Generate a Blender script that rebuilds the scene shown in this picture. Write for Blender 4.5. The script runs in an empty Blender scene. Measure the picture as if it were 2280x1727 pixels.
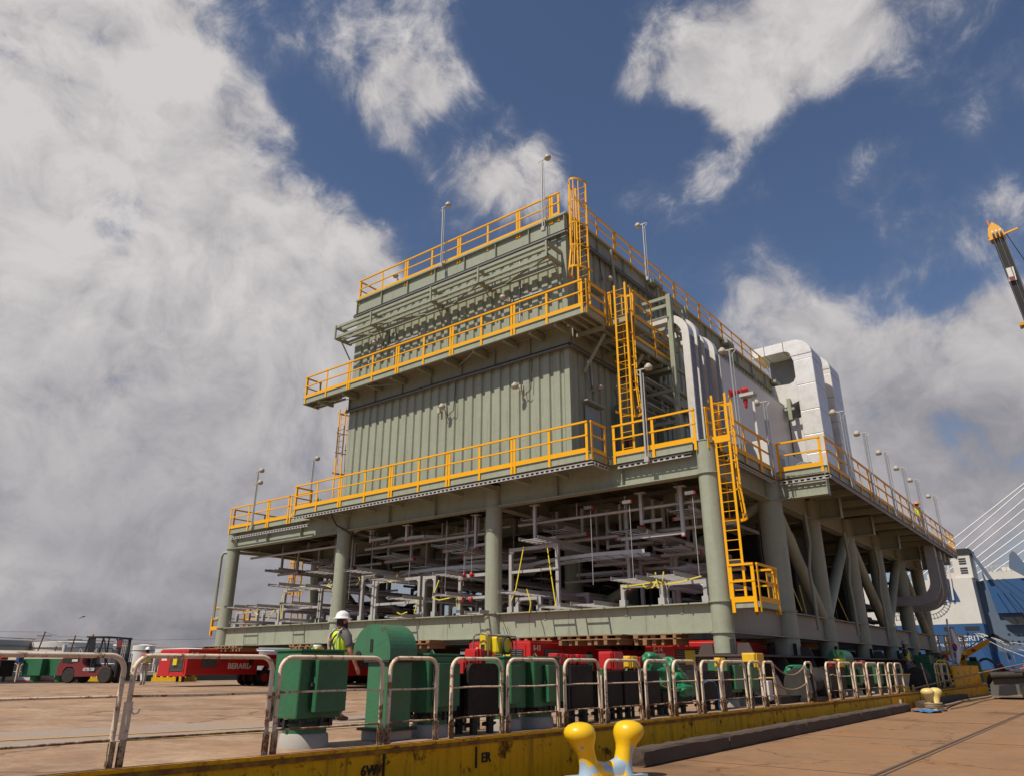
import bpy, math, random
from mathutils import Vector, Matrix
random.seed(7)
SC = bpy.context.scene
COL = SC.collection
R = math.radians

# ------------------------------------------------------------ camera
cd = bpy.data.cameras.new('camera'); cam = bpy.data.objects.new('camera', cd); COL.objects.link(cam)
cam.location = (0, 0, 1.6)
YAW = math.atan2(1360, 1750); PITCH = math.atan2(618.5, 1637)
cam.rotation_euler = (math.pi/2 + PITCH, 0, YAW)
cd.sensor_width = 36; cd.lens = 36*1637/2280; cd.clip_start = 0.05; cd.clip_end = 6000
SC.camera = cam

# ------------------------------------------------------------ light and sky
SUN_EL = R(54); SUN_AZ = math.atan2(-0.98, -0.20)      # the sun stands behind the camera, a little to the left of -Y
sun_dir = Vector((math.cos(SUN_EL)*math.cos(SUN_AZ), math.cos(SUN_EL)*math.sin(SUN_AZ), math.sin(SUN_EL)))
sl = bpy.data.lights.new('sun', 'SUN'); sl.energy = 5.0; sl.angle = R(0.5); sl.color = (1.0, 0.93, 0.80)
so = bpy.data.objects.new('sun', sl); COL.objects.link(so); so.location = (0, -20, 60)
so.rotation_euler = sun_dir.to_track_quat('Z', 'Y').to_euler()
SC.view_settings.view_transform = 'Standard'; SC.view_settings.look = 'None'
SC.view_settings.exposure = -0.12; SC.view_settings.gamma = 1.0
SC.view_settings.use_curve_mapping = False

W = bpy.data.worlds.new('World'); SC.world = W; W.use_nodes = True
nt = W.node_tree; nt.nodes.clear()
def N(t, **k):
    n = nt.nodes.new(t)
    for a, b in k.items(): setattr(n, a, b)
    return n
def L(a, b): nt.links.new(a, b)
def mth(op, a, b=None, c=None, clamp=False):
    n = N('ShaderNodeMath', operation=op, use_clamp=clamp)
    for i, v in enumerate((a, b, c)):
        if v is None: continue
        if isinstance(v, (int, float)): n.inputs[i].default_value = v
        else: L(v, n.inputs[i])
    return n.outputs[0]
def vmth(op, a, b=None):
    n = N('ShaderNodeVectorMath', operation=op)
    for i, v in enumerate((a, b)):
        if v is None: continue
        if isinstance(v, (tuple, Vector)): n.inputs[i].default_value = v
        else: L(v, n.inputs[i])
    return n
def smooth(v, a, b, c=0.0, d=1.0):
    n = N('ShaderNodeMapRange', interpolation_type='SMOOTHSTEP'); L(v, n.inputs[0])
    for i, q in enumerate((a, b, c, d)): n.inputs[i+1].default_value = q
    return n.outputs[0]
def noise(vec, scale, detail=8, rough=0.6, dist=0.0):
    n = N('ShaderNodeTexNoise'); L(vec, n.inputs['Vector'])
    n.inputs['Scale'].default_value = scale; n.inputs['Detail'].default_value = detail
    n.inputs['Roughness'].default_value = rough; n.inputs['Distortion'].default_value = dist
    return n.outputs['Fac']
sky = N('ShaderNodeTexSky', sky_type='NISHITA'); sky.sun_disc = False
sky.sun_elevation = SUN_EL; sky.sun_rotation = math.pi/2 - SUN_AZ
sky.air_density = 1.0; sky.dust_density = 0.6; sky.ozone_density = 2.0
tc = N('ShaderNodeTexCoord'); D = tc.outputs['Generated']
sep = N('ShaderNodeSeparateXYZ'); L(D, sep.inputs[0]); dz = sep.outputs[2]
zz = mth('ADD', mth('MAXIMUM', dz, 0.0), 0.22)
pl = N('ShaderNodeCombineXYZ')                          # cloud deck seen in perspective
L(mth('DIVIDE', sep.outputs[0], zz), pl.inputs[0]); L(mth('DIVIDE', sep.outputs[1], zz), pl.inputs[1]); pl.inputs[2].default_value = 3.7
P = pl.outputs[0]
CLOUDS = [(167.7, 35.7, 9, 1.1), (161.5, 31.6, 9, 1.15), (155.3, 31.7, 7, 0.9), (150.4, 31.8, 6, 0.8), (158.3, 19.4, 15, 1.3), (146.9, 27.8, 6, 0.95), (141.2, 29.8, 4, 0.65), (162.2, 13.3, 14, 1.2), (148.1, 15.7, 12, 1.1), (153.0, 5.2, 13, 1.1), (160.5, 4.9, 12, 0.9), (144.2, 22.8, 6, 0.6), (163.9, 27.9, 9, 0.8), (165.0, 40.9, 4, 0.3), (157.5, 41.4, 5, 0.25), (149.7, 44.7, 6, 0.3), (136.0, 45.1, 3.4, 0.45), (133.6, 42.6, 2.4, 0.35), (139.0, 40.1, 3, 0.5), (145.1, 42.0, 4, 0.2), (128.3, 38.1, 3.6, 0.42), (132.4, 35.4, 3.2, 0.5), (124.9, 36.5, 2.6, 0.35), (122.2, 40.6, 2.2, 0.25), (112.1, 43.2, 3.6, 0.6), (106.4, 42.8, 3.8, 0.68), (100.9, 42.7, 4, 0.72), (96.4, 42.6, 4.5, 0.7), (115.7, 41.7, 2.2, 0.32), (110.0, 41.0, 2.4, 0.4), (105.2, 38.7, 2.2, 0.6), (87.3, 39.6, 5, 0.4), (116.7, 36.0, 2.0, 0.28), (110.0, 36.4, 2.2, 0.42), (113.2, 37.8, 3, -0.35), (118.8, 35.2, 2.5, -0.3), (109.1, 25.2, 4.5, 0.36), (104.6, 23.2, 5, 0.42), (101.1, 21.0, 4, 0.42), (96.4, 17.4, 4.2, 0.72), (93.0, 17.9, 4.5, 0.8), (100.3, 16.4, 3.5, 0.6), (90.8, 18.6, 4, 0.75), (97.4, 12.0, 4.5, 0.55), (94.5, 10.8, 5.5, 0.62), (100.7, 14.3, 3, 0.35), (99.1, 8.6, 5, 0.5), (93.4, 29.9, 5, 0.32), (91.5, 24.8, 5, 0.42), (97.3, 31.9, 3, 0.4), (98.4, 25.3, 5, 0.32), (105.9, 28.0, 3, 0.3), (160.2, 29.6, 2.4, -0.6), (167.9, 39.2, 3, -0.35), (142.6, 35.6, 3, -0.5), (122.9, 45.3, 4, -0.3), (98.3, 34.9, 5, -0.3), (125.2, 44.2, 5, -0.6), (133.0, 39.3, 2.5, -0.4), (119.8, 38.5, 3, -0.5), (113.5, 38.8, 2.6, -0.4), (146.0, 37.6, 3, -0.4), (151.8, 39.3, 5, -0.45), (138.6, 35.4, 2.0, -0.4), (113.7, 30.4, 4, -0.3), (97.8, 22.0, 3, -0.3), (93.7, 14.5, 3, -0.35), (93.2, 35.8, 7, -0.3), (104.7, 29.1, 4, -0.4), (97.5, 26.7, 5, -0.45), (93.4, 22.3, 3, -0.35), (113.4, 40.3, 2.5, -0.25)]
acc = None; gaps = None
for az, el, rad, w in CLOUDS:
    v = Vector((math.cos(R(el))*math.cos(R(az)), math.cos(R(el))*math.sin(R(az)), math.sin(R(el))))
    dp = vmth('DOT_PRODUCT', D, v).outputs['Value']
    b = smooth(dp, math.cos(R(rad*1.55)), math.cos(R(rad*0.25)), 0.0, w)
    if w > 0: acc = b if acc is None else mth('ADD', acc, b)
    else: gaps = b if gaps is None else mth('ADD', gaps, b)
n1 = noise(P, 2.3, 12, 0.58, 0.1)
n2 = noise(P, 0.8, 3, 0.5)
wz = N('ShaderNodeTexNoise'); L(D, wz.inputs['Vector']); wz.inputs['Scale'].default_value = 5.0; wz.inputs['Detail'].default_value = 3
wv = vmth('SUBTRACT', wz.outputs['Color'], (0.5, 0.5, 0.5)); ws = vmth('SCALE', wv.outputs[0]); ws.inputs['Scale'].default_value = 0.16
DW = vmth('ADD', D, None); L(ws.outputs[0], DW.inputs[1]); DW = DW.outputs[0]
n3 = noise(DW, 8.0, 14, 0.62, 0.0)
n4 = noise(DW, 24.0, 10, 0.68, 0.0)
# out of view broken cloud goes on, thinned to lower the ambient light
fwd = vmth('DOT_PRODUCT', D, Vector((-math.sin(YAW)*math.cos(PITCH), math.cos(YAW)*math.cos(PITCH), math.sin(PITCH)))).outputs['Value']
out = smooth(fwd, math.cos(R(62)), math.cos(R(48)), 0.12, 0.0)
base = mth('ADD', mth('ADD', mth('MINIMUM', acc, 1.3), gaps), out)
field = mth('ADD', base, mth('MULTIPLY', mth('SUBTRACT', n1, 0.5), 1.6))
field = mth('ADD', field, mth('MULTIPLY', mth('SUBTRACT', n3, 0.5), 2.6))
field = mth('ADD', field, mth('MULTIPLY', mth('SUBTRACT', n4, 0.5), 0.9))
mask = mth('ADD', mth('MULTIPLY', smooth(field, 0.30, 1.05), 0.84), mth('MULTIPLY', smooth(field, 0.0, 0.7), 0.13))
core = smooth(field, 0.55, 1.5)
# cloud tone: bright where the sun side of a puff shows, greyer where thick and low
up = N('ShaderNodeVectorMath', operation='ADD'); L(DW, up.inputs[0]); up.inputs[1].default_value = (0.010, -0.022, 0.030)
n3b = noise(up.outputs[0], 8.0, 14, 0.62, 0.0)
relief = mth('MULTIPLY', mth('SUBTRACT', n3, n3b), smooth(dz, 0.05, 0.6, 0.45, 1.05))
low = smooth(dz, 0.0, 0.55)
tone = mth('ADD', mth('MULTIPLY', low, 0.41), 0.35)
tone = mth('ADD', tone, relief)
tone = mth('ADD', tone, mth('MULTIPLY', mth('SUBTRACT', n2, 0.5), -0.8))
tone = mth('ADD', tone, mth('MULTIPLY', core, 0.14))
tone = mth('MINIMUM', mth('MAXIMUM', tone, 0.05), 0.98)
cr = N('ShaderNodeValToRGB'); L(tone, cr.inputs[0])
e = cr.color_ramp.elements
e[0].position = 0.10; e[0].color = (0.200, 0.200, 0.235, 1)
e[1].position = 1.0; e[1].color = (0.80, 0.765, 0.755, 1)
m_ = cr.color_ramp.elements.new(0.5); m_.color = (0.42, 0.405, 0.43, 1)
cl = vmth('SCALE', cr.outputs[0]); cl.inputs['Scale'].default_value = 9.8
skyc = vmth('MULTIPLY', sky.outputs[0], (0.93, 0.93, 1.0))
hz = N('ShaderNodeMix', data_type='RGBA'); L(smooth(dz, 0.0, 0.20, 0.75, 0.0), hz.inputs['Factor'])
L(skyc.outputs[0], hz.inputs[6]); hz.inputs[7].default_value = (2.3, 2.25, 2.6, 1)
mx = N('ShaderNodeMix', data_type='RGBA'); L(mask, mx.inputs['Factor'])
L(hz.outputs[2], mx.inputs[6]); L(cl.outputs[0], mx.inputs[7])
bg = N('ShaderNodeBackground'); bg.inputs['Strength'].default_value = 0.092; L(mx.outputs[2], bg.inputs[0])
wo = N('ShaderNodeOutputWorld'); L(bg.outputs[0], wo.inputs[0])

# ------------------------------------------------------------ materials
MATS = {}
def mat(name, col, rough=0.5, metal=0.0, dirt=0.25, dscale=1.2, dcol=None, rust=0.0, rscale=3.0, streak=0.0,
        bump=0.0, bscale=40, rustcol=(0.20, 0.065, 0.02), alt=None, altamt=0.0, altscale=2.0, stretch=(1, 1, 1), spec=0.5, crack=0.0, blot=0.0):
    m = bpy.data.materials.new(name); m.use_nodes = True; t = m.node_tree; t.nodes.clear()
    def n(ty, **k):
        q = t.nodes.new(ty)
        for a, b in k.items(): setattr(q, a, b)
        return q
    lk = t.links.new
    o = n('ShaderNodeOutputMaterial'); p = n('ShaderNodeBsdfPrincipled'); lk(p.outputs[0], o.inputs[0])
    p.inputs['Roughness'].default_value = rough; p.inputs['Metallic'].default_value = metal
    p.inputs['Specular IOR Level'].default_value = spec
    c = n('ShaderNodeTexCoord'); mp = n('ShaderNodeMapping'); lk(c.outputs['Object'], mp.inputs[0]); mp.inputs['Scale'].default_value = stretch
    def nz(scale, detail=6, ro=0.6, vec=None):
        q = n('ShaderNodeTexNoise'); lk(vec or mp.outputs[0], q.inputs['Vector'])
        q.inputs['Scale'].default_value = scale; q.inputs['Detail'].default_value = detail; q.inputs['Roughness'].default_value = ro
        return q.outputs['Fac']
    def mr(v, a, b, c_=0, d=1):
        q = n('ShaderNodeMapRange'); lk(v, q.inputs[0])
        for i, w in enumerate((a, b, c_, d)): q.inputs[i+1].default_value = w
        return q.outputs[0]
    def mix(f, a, b):
        q = n('ShaderNodeMix', data_type='RGBA')
        if isinstance(f, float): q.inputs[0].default_value = f
        else: lk(f, q.inputs[0])
        for i, w in ((6, a), (7, b)):
            if isinstance(w, tuple): q.inputs[i].default_value = (*w[:3], 1)
            else: lk(w, q.inputs[i])
        return q.outputs[2]
    cur = tuple(col)
    if alt: cur = mix(mr(nz(altscale, 7, 0.65), 0.46, 0.60, 0, altamt), cur, tuple(alt))
    if dirt > 0:
        d = dcol or tuple(x*0.45 for x in col)
        cur = mix(mr(nz(dscale, 8, 0.7), 0.42, 0.78, 0, dirt), cur, tuple(d))
        cur = mix(mr(nz(dscale*9, 4, 0.7), 0.35, 0.8, 0, dirt*0.55), cur, tuple(x*0.7 for x in d))
    if blot > 0:                                       # oil stains and patches with soft edges
        cur = mix(mr(nz(0.23, 5, 0.55), 0.56, 0.66, 0, blot), cur, tuple(x*0.42 for x in col))
        cur = mix(mr(nz(2.6, 9, 0.75), 0.60, 0.70, 0, blot*0.8), cur, tuple(x*0.45 for x in col))
        cur = mix(mr(nz(0.9, 10, 0.8), 0.60, 0.72, 0, blot*0.7), cur, tuple(min(1, x*1.35) for x in col))
    if crack > 0:
        v = n('ShaderNodeTexVoronoi', feature='DISTANCE_TO_EDGE'); v.inputs['Scale'].default_value = crack
        wq = n('ShaderNodeTexNoise'); lk(c.outputs['Object'], wq.inputs['Vector']); wq.inputs['Scale'].default_value = 1.7; wq.inputs['Detail'].default_value = 6
        ad = n('ShaderNodeVectorMath', operation='ADD'); lk(c.outputs['Object'], ad.inputs[0]); lk(wq.outputs['Color'], ad.inputs[1]); lk(ad.outputs[0], v.inputs['Vector'])
        cur = mix(mr(v.outputs['Distance'], 0.0, 0.012, 0.75, 0.0), cur, tuple(x*0.25 for x in col))
    if streak > 0:
        m2 = n('ShaderNodeMapping'); lk(c.outputs['Object'], m2.inputs[0]); m2.inputs['Scale'].default_value = (5, 5, 0.35)
        cur = mix(mr(nz(1.3, 6, 0.65, m2.outputs[0]), 0.52, 0.80, 0, streak), cur, tuple(x*0.55 for x in rustcol) if rust else tuple(x*0.5 for x in col))
    if rust > 0:
        rf = mr(nz(rscale, 10, 0.72), 0.66-rust*0.28, 0.72-rust*0.26, 0, 0.9)
        rc = mix(mr(nz(rscale*4, 4), 0.3, 0.7), tuple(rustcol), tuple(x*0.4 for x in rustcol))
        cur = mix(rf, cur, rc)
        rr = mix(rf, (rough,)*3, (0.9,)*3); lk(rr, p.inputs['Roughness'])
    if isinstance(cur, tuple): p.inputs['Base Color'].default_value = (*cur[:3], 1)
    else: lk(cur, p.inputs['Base Color'])
    if bump > 0:
        b = n('ShaderNodeBump'); b.inputs['Strength'].default_value = bump; b.inputs['Distance'].default_value = 0.02
        lk(nz(bscale, 5, 0.6), b.inputs['Height']); lk(b.outputs[0], p.inputs['Normal'])
    MATS[name] = m
    return m
SAGE = (0.325, 0.347, 0.262)
mat('sage', SAGE, 0.45, spec=0.3, dirt=0.38, dscale=0.7, dcol=(0.22,0.20,0.14), rust=0.03, rscale=5, streak=0.30, bump=0.06, bscale=14)
mat('sage_dusty', (0.30, 0.285, 0.235), 0.5, dirt=0.6, dscale=0.8, dcol=(0.24, 0.17, 0.13), streak=0.45, bump=0.05)
mat('yellow', (0.84, 0.40, 0.002), 0.45, spec=0.22, dirt=0.14, dscale=2, dcol=(0.45,0.2,0.02))
mat('soffit_shade', (0.15, 0.145, 0.105), 0.6, dirt=0.5, dscale=0.8)  # darker sage: the shade under the deck is put into the colour
mat('galv', (0.50, 0.475, 0.445), 0.45, metal=0.25, dirt=0.3, dscale=3)
mat('deep_shade_metal', (0.10, 0.092, 0.085), 0.55, metal=0.1, dirt=0.4)  # darkened tray metal: deep interior shade put into the colour
mat('deep_shade_box', (0.035, 0.032, 0.03), 0.7, dirt=0.4)  # near-black casing: shade at the back of the bays put into the colour
mat('galv_dark', (0.19, 0.178, 0.17), 0.5, metal=0.25, dirt=0.3, dscale=3)
mat('strut', (0.425, 0.405, 0.380), 0.5, metal=0.1, dirt=0.3, dscale=2.5)
mat('alu', (0.80, 0.765, 0.72), 0.36, metal=0.35, dirt=0.42, dscale=1.6, dcol=(0.36,0.31,0.27), bump=0.35, bscale=1.6)
mat('alu_dark', (0.20, 0.20, 0.215), 0.5, metal=0.15, dirt=0.2, dscale=1.2)
mat('panel_grey', (0.62, 0.595, 0.57), 0.4, dirt=0.14, dscale=0.5)
mat('chrome', (0.46, 0.445, 0.42), 0.35, metal=0.55, dirt=0.2, dscale=4)
mat('black_cable', (0.03, 0.026, 0.022), 0.6, dirt=0.2)
mat('grating', (0.30, 0.26, 0.22), 0.7, dirt=0.5, dscale=6, metal=0.2)
mat('lamp', (0.47, 0.42, 0.34), 0.5, dirt=0.4, dscale=8)
mat('door_grey', (0.26, 0.27, 0.27), 0.45, dirt=0.15)
mat('strap', (0.72, 0.58, 0.02), 0.6, dirt=0.3, dscale=12)
mat('white_paint', (0.66, 0.63, 0.58), 0.5, dirt=0.2)
mat('fence_paint', (0.82, 0.65, 0.48), 0.42, spec=0.3, dirt=0.45, dscale=5, dcol=(0.42, 0.26, 0.14), rust=0.48, rscale=6, rustcol=(0.30, 0.11, 0.035), bump=0.15, bscale=60)
mat('fence_rust', (0.52, 0.40, 0.25), 0.6, dirt=0.6, dscale=5, dcol=(0.25, 0.13, 0.05), rust=0.75, rscale=7, rustcol=(0.22, 0.08, 0.025), bump=0.2, bscale=50)
mat('green', (0.026, 0.150, 0.062), 0.42, dirt=0.6, dscale=3.2, dcol=(0.03, 0.07, 0.035), rust=0.24, rscale=7, rustcol=(0.16,0.10,0.05), streak=0.4, bump=0.30, bscale=16)
mat('green_old', (0.045, 0.175, 0.085), 0.45, streak=0.35, dirt=0.6, dscale=2.0, dcol=(0.05, 0.09, 0.04), rust=0.26, rscale=3.5, bump=0.25, bscale=9)
mat('black_box', (0.016, 0.014, 0.013), 0.6, dirt=0.6, dscale=6, dcol=(0.06, 0.045, 0.035), rust=0.2, rscale=9, spec=0.2, rustcol=(0.12,0.07,0.04), bump=0.25, bscale=30)
mat('black', (0.014, 0.013, 0.013), 0.55, dirt=0.2, dcol=(0.05, 0.045, 0.04))
mat('rubber', (0.022, 0.020, 0.019), 0.8, dirt=0.5, dscale=4, dcol=(0.09, 0.07, 0.05), bump=0.2)
mat('red', (0.52, 0.010, 0.012), 0.38, dirt=0.55, dscale=2.6, dcol=(0.20, 0.03, 0.02), streak=0.4, bump=0.1, bscale=12)
mat('red_dull', (0.20, 0.022, 0.024), 0.42, dirt=0.35, dscale=2, dcol=(0.15, 0.06, 0.04))
mat('crate_yellow', (0.74, 0.44, 0.01), 0.45, dirt=0.3, dscale=4, rust=0.08)
mat('machine_yellow', (0.70, 0.52, 0.02), 0.4, dirt=0.2)
mat('hull_yellow', (0.90, 0.455, 0.002), 0.5, spec=0.2, dirt=0.5, dscale=0.9, dcol=(0.56, 0.25, 0.01), rust=0.36, rscale=2.6, streak=0.85, bump=0.15, bscale=6, rustcol=(0.14, 0.045, 0.015))
mat('hull_rust', (0.26, 0.095, 0.02), 0.85, dirt=0.8, dscale=5, dcol=(0.05, 0.025, 0.015), rust=0.75, rscale=5, rustcol=(0.52, 0.26, 0.02), bump=0.5, bscale=20)
mat('deck', (0.385, 0.240, 0.146), 0.85, dirt=0.9, dscale=0.6, dcol=(0.17, 0.100, 0.065), alt=(0.46, 0.33, 0.225), altamt=0.8, altscale=0.8, bump=0.25, bscale=8, stretch=(1.0, 1.4, 1), rust=0.05, rscale=0.5, rustcol=(0.24, 0.13, 0.09), spec=0.25, crack=0.16, blot=0.55)
mat('deck_grey', (0.31, 0.275, 0.25), 0.8, dirt=0.9, dscale=1.2, dcol=(0.36, 0.235, 0.15), alt=(0.38,0.25,0.16), altamt=0.9, altscale=0.9, bump=0.1, spec=0.25)
mat('line_yellow', (0.62, 0.38, 0.05), 0.7, dirt=0.7, dscale=2.5, dcol=(0.42, 0.28, 0.17))
mat('quay', (0.310, 0.172, 0.086), 0.82, crack=0.33, blot=0.75, dirt=0.7, dscale=0.45, dcol=(0.20, 0.125, 0.075), alt=(0.33, 0.155, 0.065), altamt=0.55, altscale=0.7, bump=0.3, bscale=14, spec=0.3)
mat('quay_rail', (0.10, 0.065, 0.045), 0.7, dirt=0.5, dscale=3)
mat('timber_old', (0.105, 0.070, 0.048), 0.9, dirt=0.9, dscale=3, dcol=(0.02, 0.014, 0.011), alt=(0.17, 0.13, 0.10), altamt=0.8, altscale=3, bump=0.9, bscale=9, stretch=(5, 0.6, 5))
mat('pallet_wood', (0.30, 0.165, 0.075), 0.8, dirt=0.5, dscale=3, dcol=(0.10, 0.05, 0.03), bump=0.3, bscale=20)
mat('bollard_yellow', (0.80, 0.49, 0.012), 0.24, dirt=0.10, dscale=3, alt=(0.33, 0.47, 0.62), altamt=0.0)
mat('bollard_old', (0.74, 0.55, 0.17), 0.4, dirt=0.5, dscale=2.5, dcol=(0.55, 0.42, 0.25))
mat('blue_wear', (0.30, 0.42, 0.56), 0.6, dirt=0.5, dscale=4, dcol=(0.45, 0.45, 0.42))
mat('steel_brown', (0.085, 0.055, 0.047), 0.6, dirt=0.5, dscale=1.5, dcol=(0.035, 0.025, 0.022), rust=0.12)
mat('tarp', (0.018, 0.20, 0.085), 0.42, dirt=0.3, dscale=5, dcol=(0.03, 0.10, 0.04), bump=0.5, bscale=9)
mat('rope', (0.33, 0.24, 0.15), 0.9, dirt=0.5, dscale=20, bump=0.6, bscale=60)
mat('rope_white', (0.62, 0.58, 0.52), 0.8, dirt=0.3, dscale=20)
mat('blue_cloth', (0.06, 0.17, 0.40), 0.7, dirt=0.3, bump=0.5, bscale=12)
mat('ship_white', (0.62, 0.585, 0.53), 0.5, dirt=0.35, dscale=0.12, dcol=(0.45, 0.36, 0.26), streak=0.15)
mat('ship_blue', (0.018, 0.075, 0.200), 0.45, dirt=0.35, dscale=0.15, dcol=(0.05, 0.09, 0.16), streak=0.25)
mat('ship_blue_dull', (0.085, 0.135, 0.210), 0.6, dirt=0.6, dscale=0.12, dcol=(0.13, 0.11, 0.10), streak=0.5)
mat('orange', (0.72, 0.19, 0.08), 0.5, dirt=0.2)
mat('crane_yellow', (0.80, 0.38, 0.012), 0.4, dirt=0.2)
mat('crane_dark', (0.030, 0.025, 0.021), 0.45, dirt=0.4, dscale=0.6)
mat('maroon', (0.16, 0.018, 0.022), 0.45, dirt=0.35)
mat('tank_white', (0.66, 0.62, 0.58), 0.6, dirt=0.25, dscale=0.1)
mat('tank_grey', (0.40, 0.38, 0.37), 0.6, dirt=0.25, dscale=0.1)
mat('shed', (0.60, 0.52, 0.42), 0.7, dirt=0.2)
mat('wood_pole', (0.10, 0.07, 0.05), 0.8)
mat('water', (0.035, 0.06, 0.065), 0.12, dirt=0.2, bump=0.6, bscale=1.5)
mat('land', (0.15, 0.13, 0.08), 0.9, dirt=0.5, dscale=0.01)
mat('glass', (0.02, 0.025, 0.03), 0.08, dirt=0)
mat('concrete', (0.36, 0.335, 0.30), 0.8, dirt=0.3, dscale=4)
mat('bridge_white', (0.72, 0.70, 0.68), 0.6, dirt=0)
mat('skin', (0.42, 0.20, 0.12), 0.55, dirt=0)
mat('shirt_grey', (0.115, 0.105, 0.105), 0.85, dirt=0.3, dscale=9, bump=0.2)
mat('vest', (0.55, 0.78, 0.015), 0.7, dirt=0.12, dscale=6)
mat('reflect', (0.42, 0.41, 0.40), 0.5, dirt=0)
mat('jeans', (0.075, 0.12, 0.21), 0.85, dirt=0.5, dscale=7, dcol=(0.16, 0.22, 0.32))
mat('hat', (0.78, 0.74, 0.72), 0.3, dirt=0)
mat('hair', (0.025, 0.015, 0.012), 0.8, dirt=0)
mat('boot', (0.085, 0.055, 0.035), 0.8, dirt=0.3)
mat('flag_white', (0.75, 0.72, 0.72), 0.7, dirt=0)
mat('flag_red', (0.60, 0.02, 0.03), 0.7, dirt=0)
mat('flag_blue', (0.02, 0.05, 0.22), 0.7, dirt=0)
mat('lens', (0.42, 0.35, 0.27), 0.2, dirt=0)
mat('letter_black', (0.015, 0.012, 0.01), 0.6, dirt=0)
mat('louver', (0.24, 0.22, 0.19), 0.5, metal=0.4, dirt=0.3)
mat('olive', (0.12, 0.13, 0.06), 0.6)
mat('grey_machine', (0.115, 0.105, 0.095), 0.7, dirt=0.5, dscale=2, dcol=(0.05, 0.04, 0.035))
mat('fender_grey', (0.055, 0.06, 0.065), 0.7, dirt=0.3)

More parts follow.
